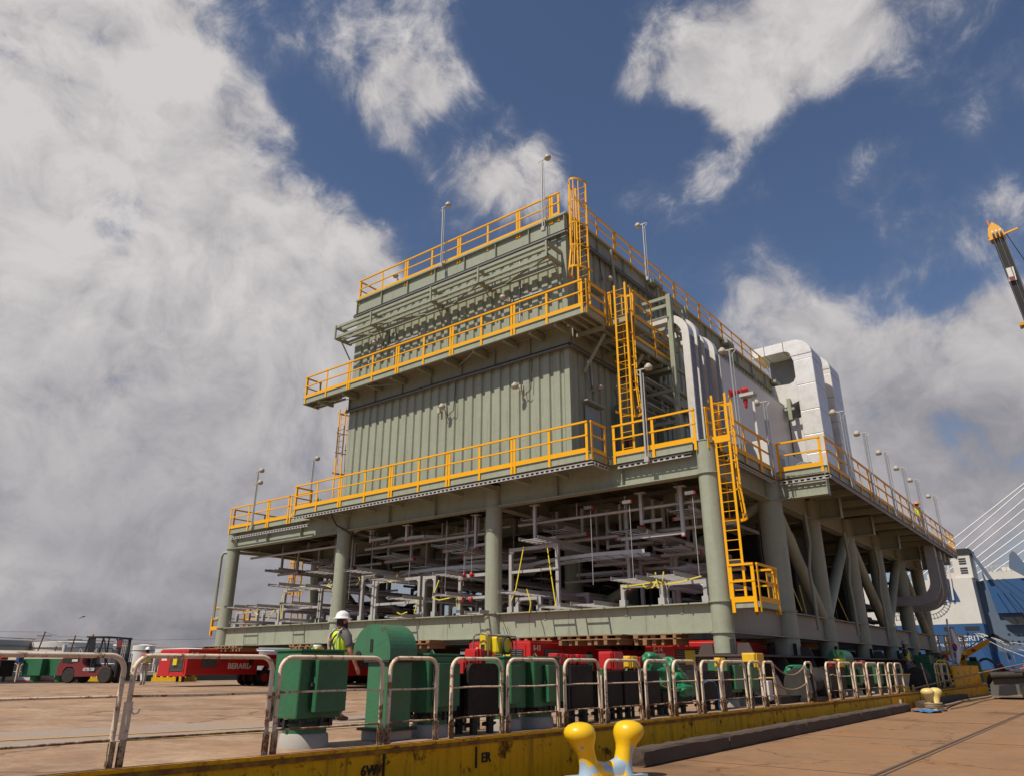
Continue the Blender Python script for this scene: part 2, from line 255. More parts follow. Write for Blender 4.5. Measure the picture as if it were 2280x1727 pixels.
# ------------------------------------------------------------ mesh helpers
class B:
    def __init__(s): s.v = []; s.f = []; s.sm = []
    def _add(s, vs, fs, smooth=False):
        o = len(s.v); s.v += [tuple(v) for v in vs]; s.f += [tuple(i+o for i in f) for f in fs]; s.sm += [smooth]*len(fs)
        return s
    def box(s, x0, x1, y0, y1, z0, z1):
        x0, x1 = min(x0, x1), max(x0, x1); y0, y1 = min(y0, y1), max(y0, y1); z0, z1 = min(z0, z1), max(z0, z1)
        return s._add([(x0,y0,z0),(x1,y0,z0),(x1,y1,z0),(x0,y1,z0),(x0,y0,z1),(x1,y0,z1),(x1,y1,z1),(x0,y1,z1)],
            [(0,3,2,1),(4,5,6,7),(0,1,5,4),(1,2,6,5),(2,3,7,6),(3,0,4,7)])
    def bbox(s, x0, x1, y0, y1, z0, z1, c=0.01):      # box with chamfered vertical and top edges
        x0, x1 = min(x0, x1), max(x0, x1); y0, y1 = min(y0, y1), max(y0, y1)
        def ring(i, z): return [(x0+c+i,y0+i,z),(x1-c-i,y0+i,z),(x1-i,y0+c+i,z),(x1-i,y1-c-i,z),(x1-c-i,y1-i,z),(x0+c+i,y1-i,z),(x0+i,y1-c-i,z),(x0+i,y0+c+i,z)]
        vs = ring(c*0.5, z0)+ring(0, z0+c)+ring(0, z1-c)+ring(c*0.5, z1)
        fs = [tuple(range(7,-1,-1)), tuple(range(24,32))]
        for k in range(3):
            for i in range(8): fs.append((k*8+i, k*8+(i+1)%8, k*8+8+(i+1)%8, k*8+8+i))
        return s._add(vs, fs)
    def bar(s, p, q, w, h=None, up=(0,0,1)):
        p = Vector(p); q = Vector(q); h = h or w; d = (q-p)
        if d.length < 1e-6: return s
        d.normalize(); u = Vector(up)
        if abs(d.dot(u)) > 0.99: u = Vector((0,1,0)) if abs(d.y) < 0.9 else Vector((1,0,0))
        a = d.cross(u).normalized()*(w/2); b = a.cross(d).normalized()*(h/2)
        vs = [p-a-b, p+a-b, p+a+b, p-a+b, q-a-b, q+a-b, q+a+b, q-a+b]
        return s._add(vs, [(0,1,2,3),(7,6,5,4),(0,4,5,1),(1,5,6,2),(2,6,7,3),(3,7,4,0)])
    def cyl(s, p, q, r, r2=None, n=12, cap=True, smooth=True):
        p = Vector(p); q = Vector(q); r2 = r if r2 is None else r2
        d = (q-p).normalized(); u = Vector((0,0,1)) if abs(d.z) < 0.95 else Vector((1,0,0))
        a = d.cross(u).normalized(); b = a.cross(d).normalized()
        vs = []
        for c, rr in ((p, r), (q, r2)):
            for i in range(n):
                t = 2*math.pi*i/n; vs.append(c + a*math.cos(t)*rr + b*math.sin(t)*rr)
        s._add(vs, [(i, (i+1)%n, n+(i+1)%n, n+i) for i in range(n)], smooth)
        if cap:
            s._add(vs[:n], [tuple(range(n-1,-1,-1))]); s._add(vs[n:], [tuple(range(n))])
        return s
    def tube(s, pts, r, n=8, closed=False, cap=True, sq=None):
        pts = [Vector(p) for p in pts]; m = len(pts); vs = []
        prev = None
        for i, p in enumerate(pts):
            if closed: d = pts[(i+1)%m]-pts[i-1]
            else: d = pts[min(i+1,m-1)]-pts[max(i-1,0)]
            d.normalize()
            if prev is None:
                u = Vector((0,0,1)) if abs(d.z) < 0.9 else Vector((1,0,0)); a = d.cross(u).normalized()
            else:
                a = prev - d*prev.dot(d)
                a = a.normalized() if a.length > 1e-5 else prev
            prev = a; b = d.cross(a)
            rr = r[i] if isinstance(r, (list, tuple)) else r
            for k in range(n):
                t = 2*math.pi*(k+0.5)/n; w = sq or 1.0
                vs.append(p + a*math.cos(t)*rr*w + b*math.sin(t)*rr)
        fs = []
        for i in range(m if closed else m-1):
            for k in range(n):
                j = (i+1) % m; fs.append((i*n+k, i*n+(k+1)%n, j*n+(k+1)%n, j*n+k))
        s._add(vs, fs, n > 4)
        if cap and not closed:
            s._add(vs[:n], [tuple(range(n-1,-1,-1))]); s._add(vs[-n:], [tuple(range(n))])
        return s
    def lathe(s, c, prof, n=24, smooth=True, sy=1.0):
        vs = []; c = Vector(c)
        for r, z in prof:
            for i in range(n):
                t = 2*math.pi*i/n; vs.append((c.x+math.cos(t)*r, c.y+math.sin(t)*r*sy, c.z+z))
        fs = []
        for k in range(len(prof)-1):
            for i in range(n): fs.append((k*n+i, k*n+(i+1)%n, (k+1)*n+(i+1)%n, (k+1)*n+i))
        s._add(vs, fs, smooth)
        s._add(vs[:n], [tuple(range(n-1,-1,-1))]); s._add(vs[-n:], [tuple(range(n))])
        return s
    def prism(s, poly, axis, a, b, smooth=False):     # 2D outline pushed along an axis; outline is (u, v)
        def P3(u, v, t): return (t,u,v) if axis == 'x' else ((u,t,v) if axis == 'y' else (u,v,t))
        n = len(poly); vs = [P3(u,v,a) for u,v in poly]+[P3(u,v,b) for u,v in poly]
        s._add(vs, [(i,(i+1)%n,n+(i+1)%n,n+i) for i in range(n)], smooth)
        s._add(vs[:n], [tuple(range(n-1,-1,-1))]); s._add(vs[n:], [tuple(range(n))])
        return s
    def ibeam(s, p, q, w, h, t=0.03):                 # flanges top and bottom, web between
        p = Vector(p); q = Vector(q); u = Vector((0,0,1))
        s.bar(p+u*(h/2-t/2), q+u*(h/2-t/2), w, t); s.bar(p-u*(h/2-t/2), q-u*(h/2-t/2), w, t)
        s.bar(p, q, t*0.8, h-2*t-0.004)
        return s
    def grid(s, fn, nu, nv, smooth=True):
        vs = [fn(i/nu, j/nv) for j in range(nv+1) for i in range(nu+1)]
        return s._add(vs, [(j*(nu+1)+i, j*(nu+1)+i+1, (j+1)*(nu+1)+i+1, (j+1)*(nu+1)+i) for j in range(nv) for i in range(nu)], smooth)
    def mesh(s, name, m, origin=(0,0,0)):
        me = bpy.data.meshes.new(name); o = Vector(origin)
        me.from_pydata([(v[0]-o.x, v[1]-o.y, v[2]-o.z) for v in s.v], [], s.f)
        me.polygons.foreach_set('use_smooth', s.sm)
        if m: me.materials.append(MATS[m])
        me.update(); return me
    def build(s, name, m, parent=None, **props):
        org = wloc(parent) if parent else Vector((0,0,0))
        o = bpy.data.objects.new(name, s.mesh(name, m, org)); COL.objects.link(o)
        if parent: o.parent = parent
        for k, v in props.items(): o[k] = v
        return o
def wloc(o):
    l = Vector((0,0,0))
    while o: l += o.location; o = o.parent
    return l
def thing(name, label, cat, loc=(0,0,0), group=None):
    o = bpy.data.objects.new(name, None); COL.objects.link(o); o.location = loc; o.empty_display_size = 0.2
    o['label'] = label; o['category'] = cat
    if group: o['group'] = group
    return o
def tag(o, label, cat, group=None):
    o['label'] = label; o['category'] = cat
    if group: o['group'] = group
    return o
def inst(me, name, parent, at, rz=0, scale=None, rot=None):   # shared mesh placed at a world point under a parent
    o = bpy.data.objects.new(name, me); COL.objects.link(o); o.parent = parent
    o.location = Vector(at)-wloc(parent)
    if rz: o.rotation_euler = (0,0,rz)
    if rot: o.rotation_euler = rot
    if scale: o.scale = scale
    return o
def struct(o): o['kind'] = 'structure'; return o
def turn(root, rz): root.rotation_euler = (0,0,rz); return root
def text(s, body, size, loc, rot, m, parent, name='lettering', ext=0.01, sx=1.0, bold=0.0):
    c = bpy.data.curves.new(name, 'FONT'); c.body = body; c.size = size; c.extrude = ext; c.offset = bold; c.resolution_u = 3
    c.align_x = 'CENTER'; c.align_y = 'CENTER'
    o = bpy.data.objects.new(name, c); COL.objects.link(o)
    dg = bpy.context.evaluated_depsgraph_get()
    me = bpy.data.meshes.new_from_object(o.evaluated_get(dg)); bpy.data.objects.remove(o)
    me.materials.clear(); me.materials.append(MATS[m])
    o = bpy.data.objects.new(name, me); COL.objects.link(o)
    o.location = Vector(loc)-(wloc(parent) if parent else Vector((0,0,0))); o.rotation_euler = rot; o.scale = (sx,1,1)
    if parent: o.parent = parent
    return o
RF = (math.pi/2, 0, 0)                # lettering on a face looking to -Y
RS = (math.pi/2, 0, math.pi/2)        # lettering on a face looking to +X
ORD = ['first','second','third','fourth','fifth','sixth','seventh','eighth','ninth','tenth','eleventh','twelfth','thirteenth',
       'fourteenth','fifteenth','sixteenth','seventeenth','eighteenth','nineteenth','twentieth']

# ============================================================ SETTING
def fx(y):                                     # the near side of the barge: its fence line
    pts = [(-12,-8.4),(3.9,-7.9),(5.5,-7.68),(8,-7.42),(12,-7.2),(18,-6.99),(25,-6.75),(32,-6.6),(40,-6.45),(52,-6.3)]
    for (a, xa), (b, xb) in zip(pts, pts[1:]):
        if y <= b: return xa + (xb-xa)*(y-a)/(b-a)
    return pts[-1][1]
struct(B().grid(lambda u, v: (-3000+6000*u, -1500+6500*v, -2.2), 8, 8, False).build('water', 'water'))
struct(B().box(-3000, -150, 20, 3500, -2.5, 0.0).build('far_shore', 'land'))
struct(B().box(-5.9, 400, 125, 3500, -2.5, -0.2).build('ground', 'land'))
# quay: concrete apron with its edge beside the barge
q = B().box(-6.22, 300, -40, 124.9, -2.5, 0.2); quay = struct(q.build('quay', 'quay'))
for k, (xa, ya, xb, yb) in enumerate([(-3.1, 2, -2.55, 60)]):
    r = B().bar((xa, ya, 0.203), (xb, yb, 0.203), 0.055, 0.012).bar((xa+0.09, ya, 0.201), (xb+0.09, yb, 0.201), 0.035, 0.008)
    r.build('crane_rail', 'quay_rail', quay)
jb = B()
for y in (6, 12, 18, 24, 30, 36, 42, 48, 54): jb.box(-6.0, 40, y, y+0.02, 0.2, 0.204)
jb.build('slab_joint', 'quay_rail', quay)
# ---------------- barge: deck, yellow side, rusty gunwale, deck markings
YS = [-12, 0, 2, 4, 5.5, 7, 8, 10, 12, 15, 18, 21.5, 25, 28.5, 32, 36, 40, 46, 51]
dk = B(); n = len(YS)
dk._add([(fx(y)+0.10, y, 0.68) for y in YS]+[(-50, y, 0.68) for y in YS], [(i, n+i, n+i+1, i+1) for i in range(n-1)])
barge = thing('barge', 'long yellow deck barge with a rusty gunwale, moored at the quay and carrying the module', 'barge', (fx(20), 20, 0.0))
dk2 = B(); vs = [(fx(y)+0.10, y, 0.68) for y in YS]
for y0, y1 in zip(YS, YS[1:]):
    a = (fx(y0)+0.10, y0); b = (fx(y1)+0.10, y1)
    dk2._add([(a[0],a[1],0.68),(b[0],b[1],0.68),(-50,b[1],0.68),(-50,a[1],0.68)], [(0,1,2,3)])
dk2.build('deck', 'deck', barge)
hs = B()
for y0, y1 in zip(YS, YS[1:]):
    a = fx(y0)+0.16; b = fx(y1)+0.16
    hs._add([(a,y0,0.60),(b,y1,0.60),(b,y1,-2.4),(a,y0,-2.4)], [(0,3,2,1)])
hs._add([(fx(51)+0.16,51,0.60),(-50,51,0.60),(-50,51,-2.4),(fx(51)+0.16,51,-2.4)], [(0,3,2,1)])
hs._add([(-50,-12,0.60),(-50,51,0.60),(-50,51,-2.4),(-50,-12,-2.4)], [(0,1,2,3)])
hs.build('hull_side', 'hull_yellow', barge)
gw = B()
for y0, y1 in zip(YS, YS[1:]): gw.bar((fx(y0)+0.115, y0, 0.645), (fx(y1)+0.115, y1, 0.645), 0.13, 0.09)
gw.build('gunwale', 'hull_rust', barge)
gy = B()
for y0, y1 in zip(YS[2:], YS[3:]): gy.bar((fx(y0)+0.175, y0, 0.668), (fx(y1)+0.175, y1, 0.668), 0.02, 0.028)
gy.build('rub_edge', 'hull_yellow', barge)
# deck markings are painted sheets a few millimetres up
def stripe(name, pts, w, m, z=0.684):
    b = B()
    for (x0, y0), (x1, y1) in zip(pts, pts[1:]):
        d = Vector((x1-x0, y1-y0, 0)).normalized(); nrm = Vector((-d.y, d.x, 0))*w/2
        b._add([(x0-nrm.x,y0-nrm.y,z),(x1-nrm.x,y1-nrm.y,z),(x1+nrm.x,y1+nrm.y,z),(x0+nrm.x,y0+nrm.y,z)], [(0,1,2,3)])
    return b.build(name, m, barge)
stripe('grey_walkway', [(-13.6, 0), (-10.3, 16)], 1.6, 'deck_grey', 0.684)
stripe('grey_walkway', [(-12.0, 0), (-8.9, 16)], 0.8, 'deck_grey', 0.684)
stripe('yellow_line', [(-12.75, 0), (-9.4, 16)], 0.07, 'line_yellow', 0.688)
stripe('yellow_line', [(-11.4, 1), (-8.5, 16)], 0.06, 'line_yellow', 0.688)
# letters and load marks welded on the yellow side
def side_mark(body, y, z, size):
    text(None, body, size, (fx(y)+0.165, y, z), (math.pi/2, 0, math.pi/2+math.atan2(-(fx(y+1)-fx(y)), 1)), 'letter_black', barge, 'lettering', 0.012, bold=0.003)
side_mark('6W', 6.72, 0.43, 0.155); side_mark('ER', 8.70, 0.42, 0.17)
for y, z in ((6.93, 0.47), (8.50, 0.44)):
    B().box(fx(y)+0.16, fx(y)+0.18, y-0.012, y+0.012, z-0.13, z+0.13).build('load_mark', 'letter_black', barge)

# ============================================================ THE STEEL MODULE
FZ0, FZ1 = 2.55, 3.45                          # lower girders
UZ0, UZ1 = 7.45, 8.40                          # upper girders
XS = (-9.3, -18.3, -27.3, -36.3); YR = (22.4, 28, 33, 38.5, 44, 49.5, 55)
frame = thing('steel_module', 'huge sage green steel frame on round columns carrying the corrugated building', 'steel frame', (-22.8, 38, 1.95))
for j, y in enumerate(YR):
    for i, x in enumerate(XS):
        r = 0.325 if j == 0 else (0.45 if (i == 0 and j == 1) else (0.37 if i == 0 else 0.40))
        b = B(); top = 8.52 if (j == 0 and i in (0, 3)) else 8.3
        b.cyl((x,y,1.96),(x,y,top), r, n=28)
        for z in (FZ0, FZ1, UZ0): b.cyl((x,y,z-0.018),(x,y,z+0.018), r+0.055, n=28, smooth=False)
        if top > 8.5: b.cyl((x,y,top),(x,y,top+0.03), r+0.02, n=28, smooth=False)
        b.build('column', 'sage', frame)
def beam_row(p, q, w, z0, z1, name, m='sage', stiff=1.8):
    p = Vector(p); q = Vector(q); b = B(); zc = (z0+z1)/2
    b.ibeam((p.x,p.y,zc), (q.x,q.y,zc), w, z1-z0, 0.04)
    L_ = (q-p).length; d = (q-p).normalized(); k = int(L_//stiff)
    for i in range(1, k):
        c = p+d*(L_*i/k); hw = w/2-0.02
        a = Vector((-d.y, d.x, 0))
        b.bar(c+a*hw+Vector((0,0,zc)), c-a*hw+Vector((0,0,zc)), 0.02, z1-z0-0.09)
    return b.build(name, m, frame)
r0 = 0.33
for y in YR:
    for xa, xb in zip(XS, XS[1:]):
        big = 99 if y == 22.4 else 2.2
        beam_row((xa-r0, y, 0), (xb+r0, y, 0), 0.42, FZ0, FZ1, 'lower_girder', stiff=big)
        beam_row((xa-r0, y, 0), (xb+r0, y, 0), 0.40, UZ0, UZ1, 'upper_girder', stiff=2.2)
for x in XS:
    for ya, yb in zip(YR, YR[1:]):
        beam_row((x, ya+0.42, 0), (x, yb-0.42, 0), 0.40, FZ0, FZ1, 'lower_girder', 'sage_dusty' if x == -9.3 else 'sage', 2.6)
        beam_row((x, ya+0.42, 0), (x, yb-0.42, 0), 0.40, UZ0, UZ1, 'upper_girder', stiff=2.6)
# splice seams and small bolted cleats on the front girder
for k, x in enumerate((-11.9,-14.9,-16.6,-20.6,-23.1,-25.4,-29.6,-31.8,-34.2)):
    B().box(x-0.012,x+0.012,22.375,22.382,FZ0+0.05,FZ1-0.05).build('weld_seam','sage_dusty',frame)
for k, x in enumerate((-10.6,-12.6,-15.9,-19.4,-22.2,-24.4,-28.4,-30.6,-33.1,-35.3)):
    B().box(x-0.05,x+0.05,22.36,22.3745,FZ1-0.30,FZ1-0.06).build('cleat','sage',frame)
# diagonal braces
def brace(p, q, r=0.20): B().cyl(p, q, r, n=18).build('brace', 'sage', frame)
for ya, yb, up in ((28,33,0),(33,38.5,1),(38.5,44,0),(44,49.5,1),(49.5,55,0)):
    za, zb = (FZ1, UZ0) if up else (UZ0, FZ1)
    for x in (-9.3, -36.3): brace((x, ya+0.3, za), (x, yb-0.3, zb), 0.24)
brace((-18.0, 28, 3.5), (-9.7, 28, 7.4), 0.22); brace((-36.0, 28, 7.4), (-27.6, 28, 3.5), 0.22)
brace((-27.0, 38.5, 3.5), (-18.6, 38.5, 7.4)); brace((-36.0, 44, 3.5), (-27.6, 44, 7.4)); brace((-27, 55, 3.5), (-18.6, 55, 7.4))
# deck plates and joists
b = B()
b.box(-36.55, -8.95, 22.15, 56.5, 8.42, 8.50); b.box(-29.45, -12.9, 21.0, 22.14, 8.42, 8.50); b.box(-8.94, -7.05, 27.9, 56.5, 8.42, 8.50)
b.build('deck_plate', 'soffit_shade', frame)
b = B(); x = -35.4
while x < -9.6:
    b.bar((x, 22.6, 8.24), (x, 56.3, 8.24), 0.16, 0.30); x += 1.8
b.build('joists', 'soffit_shade', frame, kind='stuff')
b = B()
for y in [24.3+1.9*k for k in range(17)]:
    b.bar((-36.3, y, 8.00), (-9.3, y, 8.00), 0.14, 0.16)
b.build('cross_joists', 'soffit_shade', frame, kind='stuff')
# edge channels
def edge(p, q, z0=8.24, z1=8.53):
    p = Vector(p); q = Vector(q); b = B(); zc = (z0+z1)/2
    d = (q-p).normalized(); a = Vector((-d.y, d.x, 0))
    b.bar((p.x,p.y,zc), (q.x,q.y,zc), 0.02, z1-z0)
    for z in (z0+0.01, z1-0.01): b.bar((p.x,p.y,z), (q.x,q.y,z), 0.11, 0.02)
    return b.build('edge_beam', 'sage', frame)
edge((-29.47,21.0,0), (-12.86,21.0,0)); edge((-12.86,21.02,0), (-12.86,22.1,0)); edge((-29.47,22.1,0), (-29.47,21.02,0))
edge((-36.6,22.1,0), (-29.5,22.1,0)); edge((-12.83,22.1,0), (-9.63,22.1,0)); edge((-8.93,22.75,0), (-8.93,27.86,0))
edge((-8.9,27.88,0), (-7.0,27.88,0)); edge((-7.0,27.9,0), (-7.0,56.5,0)); edge((-36.6,56.5,0), (-36.6,22.7,0)); edge((-7.0,56.5,0), (-36.6,56.5,0))
# bearers below the front walkway and the big brackets of the right-hand deck
for x in [-28.4+1.72*k for k in range(10)]:
    B().bar((x, 21.06, 8.17), (x, 22.2, 8.17), 0.10, 0.20).build('walkway_bearer', 'sage', frame)
for j, y in enumerate(YR[1:]):
    x1 = -7.1 if j == 0 else -8.0
    b = B().ibeam((-8.9, y, 7.89), (x1, y, 7.89), 0.36, 0.86, 0.035)
    b.box(x1, x1+0.02, y-0.18, y+0.18, 7.46, 8.32)
    b.build('deck_bracket', 'sage', frame)
for y in [29.5+2.4*k for k in range(11)]:
    B().bar((-8.9, y, 8.28), (-7.1, y, 8.28), 0.12, 0.26).build('walkway_bearer', 'sage', frame)
# perforated cable ladders hung along the deck edge
def edge_tray(p, q, n_, off=0.0, z=8.10):
    p = Vector(p); q = Vector(q); d = (q-p); Ln = d.length; d.normalize(); a = Vector((-d.y, d.x, 0))
    b = B()
    b.bar((p.x,p.y,z+0.05), (q.x,q.y,z+0.05), 0.03, 0.03); b.bar((p.x,p.y,z-0.05), (q.x,q.y,z-0.05), 0.03, 0.025)
    k = int(Ln/0.22)
    for i in range(k):
        c = p+d*(i*0.22+0.06); b.bar((c.x,c.y,z-0.045), (c.x,c.y,z+0.045), 0.09, 0.012)
    o = b.build('edge_cable_ladder', 'galv', frame)
    c = B()
    c.tube([(p.x+a.x*0.04,p.y+a.y*0.04,z+0.012), (q.x+a.x*0.04,q.y+a.y*0.04,z+0.012)], 0.03, 6)
    o2 = c.build('cable', 'black_cable', o)
edge_tray((-29.4,20.98,0), (-12.8,20.98,0), 0); edge_tray((-36.2,22.05,0), (-29.6,22.05,0), 0, z=7.98)
edge_tray((-12.8,21.0,0), (-12.8,22.1,0), 0); edge_tray((-12.5,22.12,0), (-9.7,22.12,0), 0, z=8.13)
edge_tray((-8.85,23.0,0), (-8.85,27.6,0), 0, z=8.05); edge_tray((-8.75,27.82,0), (-6.98,27.82,0), 0, z=8.08); edge_tray((-6.97,27.9,0), (-6.97,56,0), 0, z=8.12)
# drain pipes with a jog
for y in (31.2, 36.9, 42.6):
    B().tube([(-8.85,y-0.5,7.4),(-8.85,y-0.35,6.2),(-8.85,y-0.9,5.1),(-8.85,y-0.75,4.2),(-8.85,y-0.75,3.0)], 0.065, 10).cyl((-8.85,y-0.75,3.0),(-8.85,y-0.75,2.88), 0.05, 0.09, 10).build('drain_pipe', 'sage', frame)
B().tube([(-36.75,22.3,3.9),(-36.9,22.2,3.85),(-37.0,22.15,4.0),(-37.0,22.15,7.1),(-36.9,22.2,7.3),(-36.6,22.6,7.35),(-36.1,25,7.35),(-36.1,27.4,7.3)], 0.08, 10).build('drain_pipe', 'sage', frame)

# ---------------- guard rails, ladders: built as parts, pieces as sub-parts
post_me = B().box(-0.05, 0.05, -0.012, 0.012, -0.30, 1.08).mesh('post', 'yellow')
post_end = B().box(-0.045, 0.045, -0.05, 0.0, -0.36, -0.30).mesh('post_foot', 'yellow')
def rail(root, p, q, z, n_=None, toe=True, drop=True):
    p = Vector((p[0],p[1],z)); q = Vector((q[0],q[1],z)); d = q-p; Ln = d.length; d.normalize(); ang = math.atan2(d.y, d.x)
    b = B(); u = Vector((0,0,1))
    b.bar(p+u*1.09, q+u*1.09, 0.065, 0.065); 
    o = b.build('guard_rail', 'yellow', root)
    B().bar(p+u*0.60, q+u*0.60, 0.05, 0.052).build('mid_rail', 'yellow', o)
    if toe: B().bar(p+u*0.07, q+u*0.07, 0.012, 0.16).build('toe_board', 'yellow', o)
    k = n_ or max(1, int(round(Ln/1.72)))
    for i in range(k+1):
        c = p + d*(Ln*i/k)
        if 0 < i < k and i % 2 == 0:
            for s in (-0.07, 0.07): inst(post_me, 'post', o, c+d*s, ang)
        else: inst(post_me, 'post', o, c+d*(0.05 if i == 0 else (-0.05 if i == k else 0)), ang)
    return o
rung_me = B().cyl((-0.21,0,0),(0.21,0,0), 0.014, n=6).mesh('rung', 'yellow')
def hoop_mesh(w, dpt, t=0.008, h=0.05):
    b = B(); pts = []
    for k in range(13):
        a = math.pi*k/12; pts.append(Vector((-math.cos(a)*w, math.sin(a)*dpt, 0)))
    for a, c in zip(pts, pts[1:]): b.bar(a, c, t*2, h)
    return b
def ladder(root, x, y, z0, z1, rz, cage=None, w=0.23, toph=1.0, name='access_ladder', flare=True):
    """rungs run along local x; the cage stands out to local +y"""
    M = Matrix.Rotation(rz, 4, 'Z'); base = Vector((x,y,0))
    def T(v): return base + (M @ Vector(v))
    b = B()
    for s in (-w, w): b.bar(T((s,0,z0)), T((s,0,z1)), 0.075, 0.03, up=M @ Vector((0,1,0)))
    o = b.build(name, 'yellow', root)
    z = z0+0.25
    while z < z1-0.05:
        inst(rung_me, 'rung', o, T((0,0,z)), rz); z += 0.30
    if cage:
        ca, cb = cage; k = max(2, int(round((cb-ca)/0.95)))
        for i in range(k+1):
            zc = ca+(cb-ca)*i/k; g = 1.22 if (i == 0 and flare) else 1.0
            hb = hoop_mesh(0.36*g, 0.72*g, h=0.09 if i in (0, k) else 0.045)
            me = hb.mesh('cage_hoop', 'yellow'); inst(me, 'cage_hoop', o, T((0,0.02,zc)), rz)
        for a in (0.08, 0.27, 0.42, 0.58, 0.73, 0.92):
            g = math.pi*a; zf = ca+(cb-ca)/k
            def P_(s_, zq): return T((-math.cos(g)*0.35*s_, 0.02+math.sin(g)*0.71*s_, zq))
            bb = B().bar(P_(1,zf), P_(1,cb), 0.04, 0.012).bar(P_(1.20,ca), P_(1,zf), 0.04, 0.012)
            bb.build('cage_strap', 'yellow', o)
    return o
Z1 = 8.53
for a, c in (((-29.35,20.95),(-12.95,20.95)),): rail(frame, a, c, Z1, 10)
rail(frame, (-12.85,21.0), (-12.85,22.0), Z1, 1); rail(frame, (-29.45,22.0), (-29.45,21.05), Z1, 1)
rail(frame, (-12.6,22.05), (-9.45,22.05), Z1, 2); rail(frame, (-9.1,22.1), (-8.9,22.75), Z1, 1)
rail(frame, (-36.5,22.05), (-31.3,22.05), Z1, 3); rail(frame, (-31.2,22.05), (-29.55,22.05), Z1, 1)
rail(frame, (-36.6,22.3), (-36.6,26.2), Z1, 2); rail(frame, (-36.6,27.2), (-36.6,50), Z1, 12)
rail(frame, (-8.87,23.4), (-8.87,27.8), Z1, 3); rail(frame, (-8.75,27.85), (-7.1,27.85), Z1, 1)
rail(frame, (-6.96,27.9), (-6.96,56.2), Z1, 18); rail(frame, (-7.1,56.45), (-10.5,56.45), Z1, 2)
# ladder by the near corner column, its landing and cage
ladder(frame, -8.68, 22.3, 3.5, 10.05, 0, cage=(6.0, 9.9))
B().box(-9.0, -8.4, 22.27, 22.33, 8.40, 8.62).build('ladder_step', 'yellow', frame)
b = B().box(-8.88, -8.05, 22.25, 24.0, 3.36, 3.40)
b.bar((-8.86,22.27,3.30),(-8.07,22.27,3.30),0.05,0.14).bar((-8.07,22.25,3.30),(-8.07,24.0,3.30),0.05,0.14).bar((-8.86,23.97,3.30),(-8.07,23.97,3.30),0.05,0.14)
b.build('landing', 'sage', frame)
for a, c in (((-8.88,22.22),(-8.10,22.22)), ((-8.03,22.28),(-8.03,24.0)), ((-8.1,24.03),(-8.85,24.03))): rail(frame, a, c, 3.40, 1)
g = B().box(-8.045,-8.025,23.05,23.15,3.5,4.3).box(-8.045,-8.025,23.5,23.6,3.5,4.3).box(-8.045,-8.025,23.151,23.499,3.9,4.0).box(-8.045,-8.025,23.151,23.499,4.2,4.3)
g.build('swing_gate', 'yellow', frame)
# far left ladder and landing
ladder(frame, -37.0, 27.2, 3.6, 10.0, math.pi/2, cage=(5.6, 9.9))
B().box(-37.9, -36.7, 22.6, 24.6, 3.36, 3.42).build('landing', 'sage', frame)
for a, c in (((-37.9,22.6),(-36.75,22.6)), ((-37.9,22.65),(-37.9,24.6)), ((-37.85,24.6),(-36.8,24.6))): rail(frame, a, c, 3.42, 1)
rail(frame, (-36.6,24.0), (-36.6,27.5), 3.5, 2)
# far right stair platform seen against the ship
B().box(-9.2, -8.0, 57.2, 59.6, 2.3, 2.4).build('landing', 'sage_dusty', frame)
for a, c in (((-9.2,57.2),(-8.0,57.2)), ((-8.0,57.25),(-8.0,59.6)),((-9.2,59.6),(-8,59.6))): rail(frame, a, c, 2.4, 2)
B().ibeam((-9.3,55.3,2.2),(-9.3,59.6,2.2),0.2,0.2).build('landing_beam','sage_dusty',frame)
# curved cable chutes below the far end of the right deck (like a J)
for k, (y, w, m) in enumerate(((48.6,0.62,'strut'),(50.2,0.30,'galv'),(51.6,0.62,'strut'),(53.2,0.30,'galv'))):
    xo = -7.35-0.06*k; zt = 8.1; rr = 1.05 if w > 0.5 else 1.15; zb = (6.15,5.85,6.0,5.6)[k]
    pts = [Vector((xo, y, zt)), Vector((xo, y, zb))]
    for i in range(1, 11):
        a = math.pi/2*i/10; pts.append(Vector((xo-rr+rr*math.cos(a), y, zb-rr*math.sin(a))))
    pts.append(Vector((xo-rr-2.6, y, zb-rr)))
    ww = 0.5 if w > 0.5 else 0.26; b = B(); side = Vector((0,1,0)); offs = []
    for q in range(len(pts)):
        dd_ = (pts[min(q+1,len(pts)-1)]-pts[max(q-1,0)]).normalized(); offs.append(dd_.cross(side).normalized()*(ww/2))
    for q in range(len(pts)-1):
        p_, q_ = pts[q], pts[q+1]
        for sg in (-1, 1): b.bar(p_+offs[q]*sg, q_+offs[q+1]*sg, 0.16, 0.02, up=offs[q])
        if w > 0.5: b._add([p_-offs[q]-side*0.06, p_+offs[q]-side*0.06, q_+offs[q+1]-side*0.06, q_-offs[q+1]-side*0.06], [(0,1,2,3)])
    o = b.build('cable_chute', m, frame)
    if w < 0.5:
        c = B()
        for q in range(len(pts)-1):
            n_ = max(1, int((pts[q+1]-pts[q]).length/0.2))
            for i in range(n_):
                t = pts[q].lerp(pts[q+1], i/n_); oo = offs[q].lerp(offs[q+1], i/n_); c.bar(t-oo*0.95, t+oo*1.5, 0.03)
        c.build('chute_rungs', 'galv', o, kind='stuff')
for y in (49.3, 50.9, 52.4, 54.0):
    B().box(-7.5,-7.15,y-0.2,y+0.2,7.55,8.05).build('chute_bracket','sage',frame)

